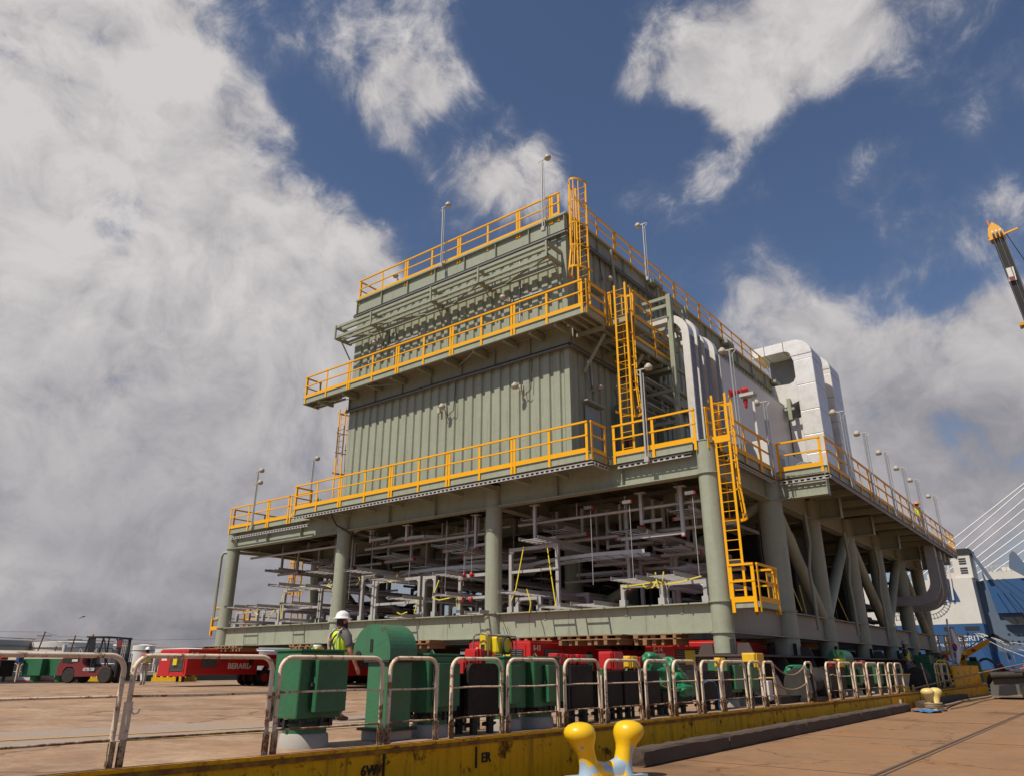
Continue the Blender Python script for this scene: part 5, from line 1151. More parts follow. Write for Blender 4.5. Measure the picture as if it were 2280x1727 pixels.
# mushroom ventilators: trunk with a half-round hood
def hood_vent(x0, x1, y0, y1, hx0, hx1, zs, zt, label, m='green_old'):
    t = thing('mushroom_vent', label, 'ventilator', ((x0+x1)/2,(y0+y1)/2,0.68), 'hooded ventilators on the barge deck')
    B().bbox(x0, x1, y0, y1, 0.82, zs, 0.01).build('trunk', m, t)
    cx = (hx0+hx1)/2; rx = (hx1-hx0)/2; rz = min(rx, zt-zs-0.02); n_ = 22
    zc = zt-rz; poly = [(hx1, zs+0.0)]
    for i in range(n_+1):
        a = math.pi*i/n_; poly.append((cx+rx*math.cos(a), zc+rz*math.sin(a)))
    poly.append((hx0, zs)); 
    h = B().prism(poly, 'y', y0-0.03, y1+0.03).build('hood', m, t)
    for p_ in h.data.polygons: p_.use_smooth = False
    B().box(cx-0.03,cx+0.03,y0-0.034,y0-0.028,zs+0.10,zs+0.27).build('slot','black',h)
    B().cyl((cx-0.25,y0-0.05,zs+0.07),(cx-0.25,y0-0.02,zs+0.07),0.05,n=10).build('hand_knob','black',h)
    B().box(x0-0.04,x1+0.04,y0-0.04,y1+0.04,zs-0.03,zs-0.002).build('hood_flange','rubber',t)
    B().box(x0-0.07,x1+0.07,y0-0.07,y1+0.07,0.80,0.835).build('foot_flange','black',t)
    B().box(x0-0.02,x1+0.02,y0-0.02,y1+0.02,0.684,0.80).build('coaming','concrete',t)
    return t
hv = hood_vent(-8.21, -7.80, 7.33, 7.78, -8.50, -7.75, 1.68, 2.15, 'big dented green mushroom vent with a half-round hood, right of the worker')
B().prism([(-8.33,1.66),(-8.21,1.66),(-8.21,1.10),(-8.30,1.14)],'y',7.50,7.56).bar((-8.36,7.53,1.40),(-8.25,7.53,1.45),0.03).build('lever_plate','green_old',hv)
hood_vent(-8.0, -7.6, 28.6, 29.6, -8.15, -7.55, 1.62, 2.15, 'far green hooded vent behind the red and yellow boxes', 'green')
# black boxes on legs
def black_box(x0, x1, y0, y1, z0, z1, label, m='black_box', rnd=False, legs=True, cat='box'):
    t = thing('deck_box', label, cat, ((x0+x1)/2,(y0+y1)/2,0.68), 'black boxes along the barge fence')
    if rnd:
        r = 0.12; poly = [(y0,z0),(y1,z0),(y1,z1-r)]
        for i in range(1,7): a = math.pi/2*i/6; poly.append((y1-r+r*math.cos(a), z1-r+r*math.sin(a)))
        for i in range(0,7): a = math.pi/2*i/6; poly.append((y0+r-r*math.sin(a), z1-r+r*math.cos(a)))
        B().prism(poly,'x',x0,x1).build('casing',m,t)
    else: B().bbox(x0,x1,y0,y1,z0,z1,0.01).build('casing',m,t)
    if legs:
        for yy in (y0+(y1-y0)*0.25, y0+(y1-y0)*0.78):
            B().cyl(((x0+x1)/2,yy,0.684),((x0+x1)/2,yy,z0),0.06,n=10).cyl(((x0+x1)/2,yy,0.80),((x0+x1)/2,yy,0.83),0.10,n=10).bar(((x0+x1)/2-0.03,yy-0.12,0.80),((x0+x1)/2-0.03,yy+0.12,0.80),0.05).build('leg','black',t)
    B().bar((x1+0.01,y0,z0),(x1+0.01,y1,z0),0.02,0.02).build('bottom_edge','rubber',t)
    return t
black_box(-7.66,-7.58,8.72,9.42,0.91,1.64,'upright black plate with rounded top corners behind the fifth hoop',rnd=True)
black_box(-8.0,-7.75,8.55,8.95,0.90,1.50,'dark box in the gap between green vent and rounded black plate')
black_box(-7.75,-7.5,11.30,12.00,0.93,1.62,'black box left of the white standpipe')
black_box(-7.95,-7.48,12.25,13.0,0.90,1.52,'left half of the wide black box with a pale drip under the red box')
black_box(-7.9,-7.45,13.03,13.62,0.90,1.52,'right half of the wide black box under the yellow and red boxes')
black_box(-7.7,-7.4,13.75,14.36,0.90,1.52,'black box left of the green tarpaulin')
black_box(-7.75,-7.45,14.55,15.0,0.86,1.12,'low black box under the left side of the tarpaulin')
black_box(-7.72,-7.42,15.05,15.85,0.86,1.12,'low black box under the right side of the tarpaulin')
black_box(-7.7,-7.4,16.2,17.1,0.91,1.51,'black box with the blue hose on it')
black_box(-7.7,-7.4,17.2,18.0,0.91,1.50,'black box right of the one with the blue hose')
black_box(-7.5,-7.2,25.3,26.0,0.91,1.58,'first black box right of the black roller')
black_box(-7.5,-7.2,26.1,27.0,0.91,1.58,'second black box right of the black roller')
black_box(-7.5,-7.2,29.4,30.6,0.91,1.58,'black box in the far row between green vents')
black_box(-7.55,-7.15,20.5,22.2,0.69,0.86,'long low black box lying in the chain gap',legs=False)
black_box(-7.25,-7.05,19.45,19.75,0.80,1.26,'pale cream cabinet with a tap left of the chain gap','white_paint',legs=False,cat='cabinet')
# electrical boxes with doors
def ebox(x0, x1, y0, y1, z0, z1, m, label, stand=True):
    t = thing('electrical_box', label, 'box', ((x0+x1)/2,(y0+y1)/2,z0), 'coloured electrical boxes along the barge fence')
    B().bbox(x0,x1,y0,y1,z0,z1,0.012).build('casing',m,t)
    d_ = B().bbox(x1+0.002,x1+0.03,y0+0.05,y1-0.03,z0+0.02,z1-0.02,0.006).build('door',m,t)
    B().bbox(x0+0.02,x1-0.02,y0-0.03,y0-0.002,z0+0.03,z1-0.03,0.006).build('front_cover',m,t)
    if stand: B().cyl(((x0+x1)/2,(y0+y1)/2,0.684),((x0+x1)/2,(y0+y1)/2,z0),0.035,n=8).build('stand','black',t)
    return t
ebox(-8.26,-8.0,9.40,9.78,1.54,1.86,'red','red box above the rounded black plate')
ebox(-8.2,-8.02,9.15,9.35,1.45,1.70,'red','small red box at the left of the red box above the black plate')
ebox(-7.80,-7.60,11.05,11.30,1.62,1.81,'red','first of three small red boxes in a row'); ebox(-7.78,-7.60,11.36,11.62,1.62,1.80,'red','second of three small red boxes in a row, faded'); ebox(-7.76,-7.58,11.68,11.95,1.62,1.80,'red','third of three small red boxes in a row')
ebox(-7.80,-7.50,12.70,13.10,1.525,1.86,'red','big red electrical box standing on the wide black box')
ebox(-7.76,-7.60,13.55,13.85,1.56,1.79,'crate_yellow','small yellow box right of the big red one'); ebox(-7.98,-7.85,14.3,14.6,1.56,1.79,'red','little red box right of the small yellow one')
ebox(-7.85,-7.65,12.0,12.25,1.50,1.80,'green','small dark green box on a pipe left of the big red box')
ebox(-7.64,-7.48,17.65,17.95,1.57,1.79,'crate_yellow','small yellow box in front of the corner column'); ebox(-8.15,-7.78,20.7,21.3,1.50,1.94,'crate_yellow','larger yellow crate-like box right of the corner column')
ebox(-7.75,-7.55,27.1,27.5,1.56,1.80,'red','far red box left of the far green drum'); ebox(-7.70,-7.48,27.65,28.1,1.54,1.83,'crate_yellow','far yellow box below the far green drum'); ebox(-7.9,-7.6,31.0,31.4,1.62,1.80,'red','faded far red box behind the green vents')
# yellow lamp unit with a roll cage
t = thing('lamp_unit', 'yellow portable machine in a tubular roll cage, on top of the green vents', 'machine', (-7.9,9.8,1.75))
B().bbox(-8.12,-7.98,9.58,9.72,1.76,2.10,0.015).bbox(-8.10,-7.85,9.725,10.10,1.79,2.05,0.03).build('casing','machine_yellow',t)
for y in (9.50,9.86,10.22): B().tube([(-7.86,y,1.76),(-7.86,y,2.03),(-7.88,y,2.07),(-8.05,y,2.09),(-8.16,y,2.05),(-8.18,y,1.76)],0.012,6).build('cage_bar','galv_dark',t)
B().tube([(-7.87,9.50,2.06),(-7.87,10.22,2.06)],0.012,6).tube([(-8.12,9.50,2.08),(-8.12,10.22,2.08)],0.012,6).build('cage_bar','galv_dark',t)
B().tube([(-7.83,9.96+0.13*math.cos(a*math.pi/8),1.92+0.13*math.sin(a*math.pi/8)) for a in range(16)],0.016,6,closed=True).tube([(-7.82,9.83,1.94),(-7.80,9.8,1.84),(-7.84,9.9,1.78)],0.02,6).build('coiled_hose','black_cable',t)
B().box(-8.08,-8.0,9.574,9.579,1.86,1.93).build('sticker','black',t)
ww = thing('yellow_lamp', 'small yellow lamp unit on the red transporter, left of the worker', 'lamp', (-13.5,10.6,1.8)); B().bbox(-13.62,-13.4,10.5,10.7,1.86,1.97,0.01).build('body','machine_yellow',ww); B().lathe((-13.51,10.6,1.97),[(0.10,0),(0.11,0.03),(0.08,0.06)],12).build('cap','white_paint',ww); B().cyl((-13.51,10.6,0.69),(-13.51,10.6,1.86),0.03,n=8).build('stand','black',ww)
# white standpipe
t = thing('standpipe', 'cream standpipe beside the black box left of the big red box', 'pipe', (-7.3,12.0,0.68)); B().tube([(-7.38,12.05,0.684),(-7.38,12.05,1.34),(-7.40,12.08,1.42),(-7.46,12.14,1.44)],0.035,10).build('pipe','fence_paint',t); B().bbox(-7.47,-7.37,12.12,12.24,1.42,1.56,0.01).build('valve','green',t)
t = thing('standpipe', 'thin dark standpipe between the green vents and the black box', 'pipe', (-7.4,11.1,0.68)); B().cyl((-7.42,11.08,0.684),(-7.42,11.08,1.64),0.03,n=8).cyl((-7.42,11.08,0.80),(-7.42,11.08,0.83),0.07,n=8).build('pipe','black',t)
# blue hose
tag(B().tube([(-7.36,16.35,1.26),(-7.33,16.5,1.29),(-7.30,16.75,1.28),(-7.28,16.85,1.18),(-7.27,16.87,0.95),(-7.27,16.88,0.72)],0.016,7).build('blue_hose','blue_cloth'),'blue hose with a black coupling hanging over the black box','hose')
# tarpaulin-covered winches
import mathutils.noise as mnoise
def tarp(cx, cy, pts, label):
    t = thing('tarpaulin', label, 'tarpaulin', (cx,cy,1.1), 'green tarpaulins over deck gear'); rg = random.Random(int(abs(cy*100)))
    for k, (x, y, z, rx, ry, rz, tilt) in enumerate(pts):
        nu, nv = 44, 26; b = B(); ph = [rg.uniform(0,6.28) for _ in range(6)]
        def fn(u, v):
            a = u*2*math.pi; e_ = (v-0.5)*math.pi; dn = Vector((math.cos(a)*math.cos(e_), math.sin(a)*math.cos(e_), math.sin(e_)))
            q = dn*1.6+Vector((ph[0],ph[1],ph[2])); s = 1+0.32*(mnoise.noise(q)) - 0.22*abs(mnoise.noise(q*2.1)) + 0.09*abs(mnoise.noise(q*5.0))
            px = rx*math.copysign(abs(math.cos(a))**0.7,math.cos(a))*math.cos(e_)**0.6*s; py = ry*math.copysign(abs(math.sin(a))**0.7,math.sin(a))*math.cos(e_)**0.6*s
            pz = rz*math.sin(e_)*(0.85+0.3*s*0.5)
            return (x+px, y+py+tilt*pz, z+pz)
        b.grid(fn, nu, nv); b.build('cover_fold', 'tarp', t)
    return t
tt = tarp(-7.7, 15.2, [(-7.75,14.75,1.62,0.17,0.26,0.26,-0.45),(-7.7,14.95,1.35,0.20,0.34,0.28,-0.3),(-7.7,15.5,1.55,0.18,0.20,0.24,-0.35),(-7.6,15.65,1.28,0.20,0.30,0.22,-0.5),(-7.52,15.6,1.12,0.20,0.46,0.14,0.0)], 'crumpled green tarpaulin tied over a winch in the middle of the fence')
B().tube([(-7.5,14.5,1.25),(-7.42,14.8,1.17),(-7.38,15.1,1.12)],0.018,5).tube([(-7.45,15.35,1.55),(-7.38,15.6,1.32),(-7.33,15.85,1.2)],0.016,5).tube([(-7.4,15.5,1.2),(-7.36,15.7,1.14)],0.014,5).build('lashing','rope',tt)
tarp(-7.5, 23.8, [(-7.5,23.2,1.42,0.25,0.7,0.22,0),(-7.35,24.5,1.15,0.2,0.45,0.38,0.3)], 'green tarpaulin draped behind the big black roller')
# black rollers and drums
t = thing('fairlead_roller', 'big black flanged roller lying on its side just after the chain gap', 'roller', (-7.1,23.2,0.7))
B().cyl((-7.15,22.3,1.15),(-7.15,23.6,1.15),0.24,n=20).build('roller','rubber',t)
for y in (22.15,23.6): B().cyl((-7.15,y,1.13),(-7.15,y+0.1,1.13),0.44,n=28).build('roller_flange','rubber',t)
B().box(-7.5,-6.9,22.0,23.9,0.684,0.80).build('roller_base','black',t)
t = thing('fairlead_roller', 'far black flanged roller beside the leaning post', 'roller', (-7.0,37.2,0.7)); B().cyl((-7.0,36.9,1.15),(-7.0,37.8,1.15),0.42,n=24).build('roller','rubber',t); B().box(-7.3,-6.7,36.7,38.0,0.684,0.75).build('roller_base','black',t)
t = thing('capstan', 'dark capstan drum with a yellow top rim inside the chain gap', 'capstan', (-8.0,20.8,0.68)); B().lathe((-7.95,20.9,0.684),[(0.5,0),(0.42,0.1),(0.38,0.3),(0.4,0.55),(0.46,0.6)],22).build('drum','black',t); B().lathe((-7.95,20.9,1.286),[(0.5,0),(0.52,0.02),(0.5,0.04)],22).build('rim','crate_yellow',t)
t = thing('bucket', 'white round tub with a yellow rim in the far gap of the fence', 'tub', (-7.0,34.0,0.68)); B().lathe((-7.0,33.6,0.9),[(0.30,0),(0.36,0.2),(0.40,0.38)],20).build('tub','concrete',t); B().lathe((-7.0,33.6,1.285),[(0.42,0),(0.44,0.02),(0.42,0.04)],20).build('rim','crate_yellow',t); B().lathe((-7.0,33.6,0.684),[(0.34,0),(0.32,0.21)],16).build('foot','crate_yellow',t)
t = thing('life_ring_post', 'orange ring buoy post behind the last long hoop', 'post', (-6.9,32.4,0.68)); B().cyl((-6.9,32.4,0.684),(-6.9,32.4,1.3),0.03,n=8).build('post','fence_rust',t); B().tube([(-6.88,32.4+0.1*math.cos(i*math.pi/6),1.40+0.2*math.sin(i*math.pi/6)) for i in range(12)],0.05,7,closed=True).build('ring','orange',t)
for k, y in enumerate((22.3,33.0,34.1)):
    t = thing('hoop_foot', 'yellow angled foot plate at the fence, '+ORD[k]+' one from the near end', 'foot plate', (fx(y),y,0.68), 'yellow foot plates at the fence')
    B().prism([(y-0.18,0.684),(y+0.18,0.684),(y+0.1,0.92),(y-0.1,0.92)],'x',fx(y)-0.1,fx(y)-0.07).box(fx(y)-0.16,fx(y)-0.02,y-0.22,y+0.22,0.684,0.70).build('plate','crate_yellow',t)
# yellow bulwark, ladder hoops and green locker at the far end
bk = thing('bulwark', 'solid yellow steel bulwark closing the far end of the barge fence', 'bulwark', (-6.4,46,0.68))
o = B().prism([(42.2,0.60),(50.9,0.60),(50.5,1.63),(42.2,1.63)],'x',-6.44,-6.38).build('plate','hull_yellow',bk)
B().bar((-6.37,42.2,0.66),(-6.37,50.9,0.66),0.05,0.05).bar((-6.41,42.2,1.64),(-6.41,50.5,1.64),0.09,0.03).build('trim','hull_rust',bk)
for y in (44,46,48): B().box(-6.5,-6.445,y-0.02,y+0.02,0.70,1.55).build('bracket','hull_yellow',bk)
t = thing('deck_locker', 'green machinery housing at the far end of the barge behind the fence', 'housing', (-7.4,43,0.68))
B().bbox(-8.2,-6.95,42.0,45.0,0.70,1.70,0.03).build('casing','green',t); B().bbox(-8.0,-7.3,42.3,43.6,1.702,2.10,0.03).build('upper_casing','green',t); B().bbox(-7.2,-6.95,44.0,44.9,1.702,2.0,0.02).build('upper_casing','green',t)
B().bbox(-7.5,-7.1,43.9,44.6,2.002,2.25,0.02).build('hood','steel_brown',t); B().bbox(-7.05,-6.9,44.9,45.3,1.9,2.15,0.02).build('lamp','red',t)
for k, y in enumerate((40.2,41.1)):
    t = thing('boarding_ladder', ['nearer','farther'][k]+' yellow curved handrail pair of the boarding ladder by the bulwark', 'handrail', (-6.55,y,0.68), 'yellow boarding handrails')
    B().tube([(-6.7,y,0.75),(-6.72,y,1.65),(-6.70,y+0.15,1.80),(-6.62,y+0.6,1.88),(-6.52,y+1.0,1.78),(-6.48,y+1.1,1.6),(-6.42,y+1.3,0.75)],0.032,8).build('handrail','crate_yellow',t)
    B().tube([(-6.7,y,1.25),(-6.46,y+1.2,1.25)],0.02,6).build('cross_bar','crate_yellow',t)
# flag on its staff
t = thing('flag', 'limp white flag with a red and blue disc on a staff by the bulwark', 'flag', (-6.55,45.5,1.7))
B().cyl((-6.80,45.3,1.0),(-6.68,45.3,3.9),0.045,n=8).build('staff','white_paint',t)
b = B(); b.grid(lambda u, v: (-6.66+0.03*u-0.10*(1-u)+(0.10+0.30*math.sin(math.pi*min(1,0.12+0.75*(1-u))))*v, 45.24+0.05*math.sin(v*7+3*u), 1.75+1.65*u-0.12*v*(1-u)), 12, 16)
fo = b.build('cloth','flag_white',t); m_ = fo.modifiers.new('s','SOLIDIFY'); m_.thickness = 0.01
def disc(cx, cz, r, m, a0, a1, yy):
    pts = [(cx,cz)]+[(cx+r*0.6*math.cos(a0+(a1-a0)*i/12), cz+r*math.sin(a0+(a1-a0)*i/12)) for i in range(13)]
    B().prism(pts,'y',yy-0.006,yy).build('flag_mark',m,fo)
disc(-6.55,2.50,0.20,'flag_red',-0.6,2.54,45.185); disc(-6.55,2.49,0.17,'flag_blue',2.55,5.6,45.185)
for z in (2.05,2.12,2.19): B().box(-6.66,-6.56,45.17,45.18,z,z+0.035).build('flag_mark','letter_black',fo)

# ============================================================ QUAY: bollards, timbers, ropes
def bollard(cx, cy, rot, label, m, rope=False, z=0.2, s=1.0, wear=False):
    t = thing('bollard', label, 'bollard', (cx,cy,z), 'double horn bollards on the quay'); d = Vector((math.sin(rot), math.cos(rot), 0))
    for sgn in (-1, 1):
        b = B(); N_ = 26; rings = []
        prof = [(0.0,0.165,0.00),(0.04,0.15,0.0),(0.12,0.135,0.005),(0.22,0.128,0.02),(0.30,0.135,0.04),(0.37,0.160,0.06),(0.43,0.198,0.075),(0.48,0.222,0.085),(0.53,0.226,0.09),(0.58,0.208,0.09),(0.62,0.165,0.085),(0.645,0.10,0.08),(0.655,0.03,0.08),(0.656,0.001,0.08)]
        base = Vector((cx,cy,z+0.05))+d*(sgn*0.27)
        vs = []
        for h, r, o_ in prof:
            c = base+d*(sgn*o_*1.6)+Vector((0,0,h))
            for i in range(N_): a = 2*math.pi*i/N_; vs.append((c.x+0.94*r*math.cos(a), c.y+0.94*r*math.sin(a), c.z))
        fs = [(k*N_+i,k*N_+(i+1)%N_,(k+1)*N_+(i+1)%N_,(k+1)*N_+i) for k in range(len(prof)-1) for i in range(N_)]
        b._add(vs, fs, True); b.build('horn', m, t)
    a = Vector((d.y,-d.x,0))
    b = B(); c0 = Vector((cx,cy,z))
    b.grid(lambda u, v: tuple(c0+d*((u-0.5)*0.54)+a*(0.13*math.cos(v*math.pi))+Vector((0,0,0.05+(0.16+0.10*(2*u-1)**2)*math.sin(v*math.pi)**0.7))), 12, 10)
    b.build('saddle', m, t)
    b = B().bar(c0-d*0.52+Vector((0,0,0.025)), c0+d*0.52+Vector((0,0,0.025)), 0.46, 0.05); bp = b.build('base_plate', m, t)
    if wear:
        for (uu, hh, rr, k) in ((-0.14,0.10,0.11,0),(0.13,0.09,0.12,1),(0.36,0.30,0.10,2),(0.0,0.045,0.12,3)):
            pass
        bb = B().bar(c0-d*0.30+a*0.235+Vector((0,0,0.045)), c0+d*0.50+a*0.235+Vector((0,0,0.045)), 0.03, 0.03); bb.build('worn_edge','blue_wear',bp)
    return t
# blue worn patches belong to the paint of the near bollard: a material that shows the blue undercoat low down
def worn(name, base, blue, cuts):
    m = bpy.data.materials.new(name); m.use_nodes = True; t = m.node_tree; p = t.nodes['Principled BSDF']; p.inputs['Roughness'].default_value = 0.33
    tc_ = t.nodes.new('ShaderNodeTexCoord'); nz = t.nodes.new('ShaderNodeTexNoise'); nz.inputs['Scale'].default_value = 5.5; nz.inputs['Detail'].default_value = 9; t.links.new(tc_.outputs['Object'], nz.inputs['Vector'])
    sp = t.nodes.new('ShaderNodeSeparateXYZ'); t.links.new(tc_.outputs['Object'], sp.inputs[0])
    a1 = t.nodes.new('ShaderNodeMath'); a1.operation = 'MULTIPLY_ADD'; a1.inputs[1].default_value = 1.0; a1.inputs[2].default_value = -0.12
    t.links.new(sp.outputs[2], a1.inputs[0])
    ab = t.nodes.new('ShaderNodeMath'); ab.operation = 'ABSOLUTE'; t.links.new(a1.outputs[0], ab.inputs[0])
    a2 = t.nodes.new('ShaderNodeMath'); a2.operation = 'MULTIPLY_ADD'; a2.inputs[1].default_value = 0.9; t.links.new(ab.outputs[0], a2.inputs[0]); t.links.new(nz.outputs['Fac'], a2.inputs[2])
    mr = t.nodes.new('ShaderNodeMapRange'); mr.inputs[1].default_value = 0.575; mr.inputs[2].default_value = 0.545; t.links.new(a2.outputs[0], mr.inputs[0])
    mx_ = t.nodes.new('ShaderNodeMix'); mx_.data_type = 'RGBA'; mx_.inputs[6].default_value = (*base,1); mx_.inputs[7].default_value = (*blue,1); t.links.new(mr.outputs[0], mx_.inputs[0])
    n2_ = t.nodes.new('ShaderNodeTexNoise'); n2_.inputs['Scale'].default_value = 14; t.links.new(tc_.outputs['Object'], n2_.inputs['Vector'])
    bp_ = t.nodes.new('ShaderNodeBump'); bp_.inputs['Strength'].default_value = 0.12; bp_.inputs['Distance'].default_value = 0.02; t.links.new(n2_.outputs['Fac'], bp_.inputs['Height']); t.links.new(bp_.outputs[0], p.inputs['Normal'])
    n3_ = t.nodes.new('ShaderNodeTexNoise'); n3_.inputs['Scale'].default_value = 9; n3_.inputs['Detail'].default_value = 12; n3_.inputs['Roughness'].default_value = 0.8; t.links.new(tc_.outputs['Object'], n3_.inputs['Vector'])
    r3_ = t.nodes.new('ShaderNodeMapRange'); r3_.inputs[1].default_value = 0.60; r3_.inputs[2].default_value = 0.66; t.links.new(n3_.outputs['Fac'], r3_.inputs[0])
    m3_ = t.nodes.new('ShaderNodeMix'); m3_.data_type = 'RGBA'; m3_.inputs[7].default_value = (0.22,0.12,0.05,1); t.links.new(r3_.outputs[0], m3_.inputs[0]); t.links.new(mx_.outputs[2], m3_.inputs[6])
    t.links.new(m3_.outputs[2], p.inputs['Base Color']); MATS[name] = m
worn('bollard_worn', (0.80,0.48,0.010), (0.34,0.45,0.56), 0)
bollard(-5.72, 9.40, 0.38, 'glossy yellow double bollard in the foreground with blue undercoat showing low down', 'bollard_worn', wear=True)
b2_ = bollard(-5.42, 30.6, 0.12, 'faded yellow double bollard further along the quay with a rope round its base', 'bollard_old')
bollard(-2.9, 39.5, 0.2, 'yellow bollard half hidden behind the grey machine at the right edge', 'crate_yellow', s=1.0)
# timbers along the quay edge
def timber(y0, y1, x, label, h=0.26, w=0.30, jag=0.011, z=0.2):
    rg = random.Random(int(y0*10)); nseg = max(4, int((y1-y0)/0.25)); vs = []; K = 8
    b = B()
    for i in range(nseg+1):
        y = y0+(y1-y0)*i/nseg
        for (u, v) in ((-0.5,0.0),(-0.5,0.85),(-0.42,1.0),(0.38,1.0),(0.5,0.88),(0.5,0.45),(0.5,0.1),(0.45,0.0)):
            vs.append((x+u*w+rg.uniform(-jag,jag), y+(rg.uniform(-0.03,0.03) if i in (0,nseg) else 0), z+0.002+v*h+(rg.uniform(-jag,jag) if v > 0.2 else 0)))
    fs = [(i*K+k, i*K+(k+1)%K, (i+1)*K+(k+1)%K, (i+1)*K+k) for i in range(nseg) for k in range(K)]+[tuple(range(K-1,-1,-1)), tuple(range(nseg*K, nseg*K+K))]
    b._add(vs, fs); return tag(b.build('kerb_timber', 'timber_old'), label, 'timber', 'dark kerb timbers on the quay edge')
for k, (a, c) in enumerate(((10.75,13.92),(13.96,18.3),(18.34,23.0),(23.04,26.6),(26.64,29.2),(31.6,41.5))):
    timber(a, c, -6.03, ['dark weathered kerb timber that starts beside the near bollard','second kerb timber from the near bollard','third kerb timber from the near bollard','fourth kerb timber, just short of the far bollard','short mossy kerb timber left of the far bollard','long kerb timber running beyond the far bollard'][k], h=0.24 if k < 5 else 0.22)
def rope(pts, r, label, m='rope', n=8):
    b = B(); P_ = [Vector(p) for p in pts]; fine = []
    for i in range(len(P_)-1):
        for j in range(6): fine.append(P_[i].lerp(P_[i+1], j/6))
    fine.append(P_[-1]); return tag(b.tube(fine, r, n).build('mooring_rope', m), label, 'rope')
rope([(-5.5,30.2,0.38),(-5.25,31.5,0.30),(-5.4,34,0.26),(-5.6,38,0.24),(-5.1,42,0.30),(-4.6,45,0.55)],0.05,'thick tan mooring rope leading from the far bollard to the right')
rope([(-5.0,30.9,0.24),(-4.9,34,0.235),(-5.0,38,0.235),(-4.9,42.5,0.24)],0.022,'thin dark line lying beside the thick mooring rope')
b = B()
for k in range(3):
    b.tube([(-5.42+0.24*math.cos(a*math.pi/10)*(1.0), 30.6+0.52*math.sin(a*math.pi/10), 0.30+0.05*k) for a in range(20)],0.035,7,closed=True)
tag(b.build('rope_coil','rope'),'tan rope wound round the foot of the far bollard','rope')
rope([(-6.5,33.2,0.80),(-6.2,40,1.05),(-5.2,50,1.5),(-3.8,60,2.0)],0.03,'tight brown line crossing in front of the yellow bulwark')
b = B(); rg = random.Random(3)
b.grid(lambda u, v: (-5.75+0.75*u+0.1*math.sin(9*v), 28.4+1.5*v+0.25*math.sin(7*u), 0.215+0.035*abs(math.sin(8*u+5*v))+0.02*math.sin(17*v)), 16, 16)
tag(b.build('blue_tarpaulin','blue_cloth'),'crumpled blue cloth on the quay beside the far bollard','cloth')
t = thing('ladder_head', 'grey steel head of a quay ladder at the kerb left of the far bollard', 'ladder', (-6.0,29.3,0.2)); B().box(-6.2,-6.14,29.25,29.31,0.205,0.55).box(-6.0,-5.94,29.25,29.31,0.205,0.30).box(-6.139,-6.001,29.26,29.30,0.25,0.29).build('stile','galv',t)
t = thing('fuel_drum_lid', 'flat pale round lid edge peeping in at the bottom of the quay', 'lid', (-6.1,7.6,0.2)); B().lathe((-6.0,7.2,0.2),[(0.32,0.0),(0.30,0.05),(0.22,0.07),(0.05,0.075)],20,sy=1.6).build('lid','olive',t)
# rubber fender and grey block near the barge end
t = thing('fender', 'dark rounded rubber fender block between the barge end and the quay', 'fender', (-5.6,52,0.2)); B().cyl((-5.9,52.5,0.75),(-5.0,51.6,0.75),0.55,n=20).build('roll','fender_grey',t)

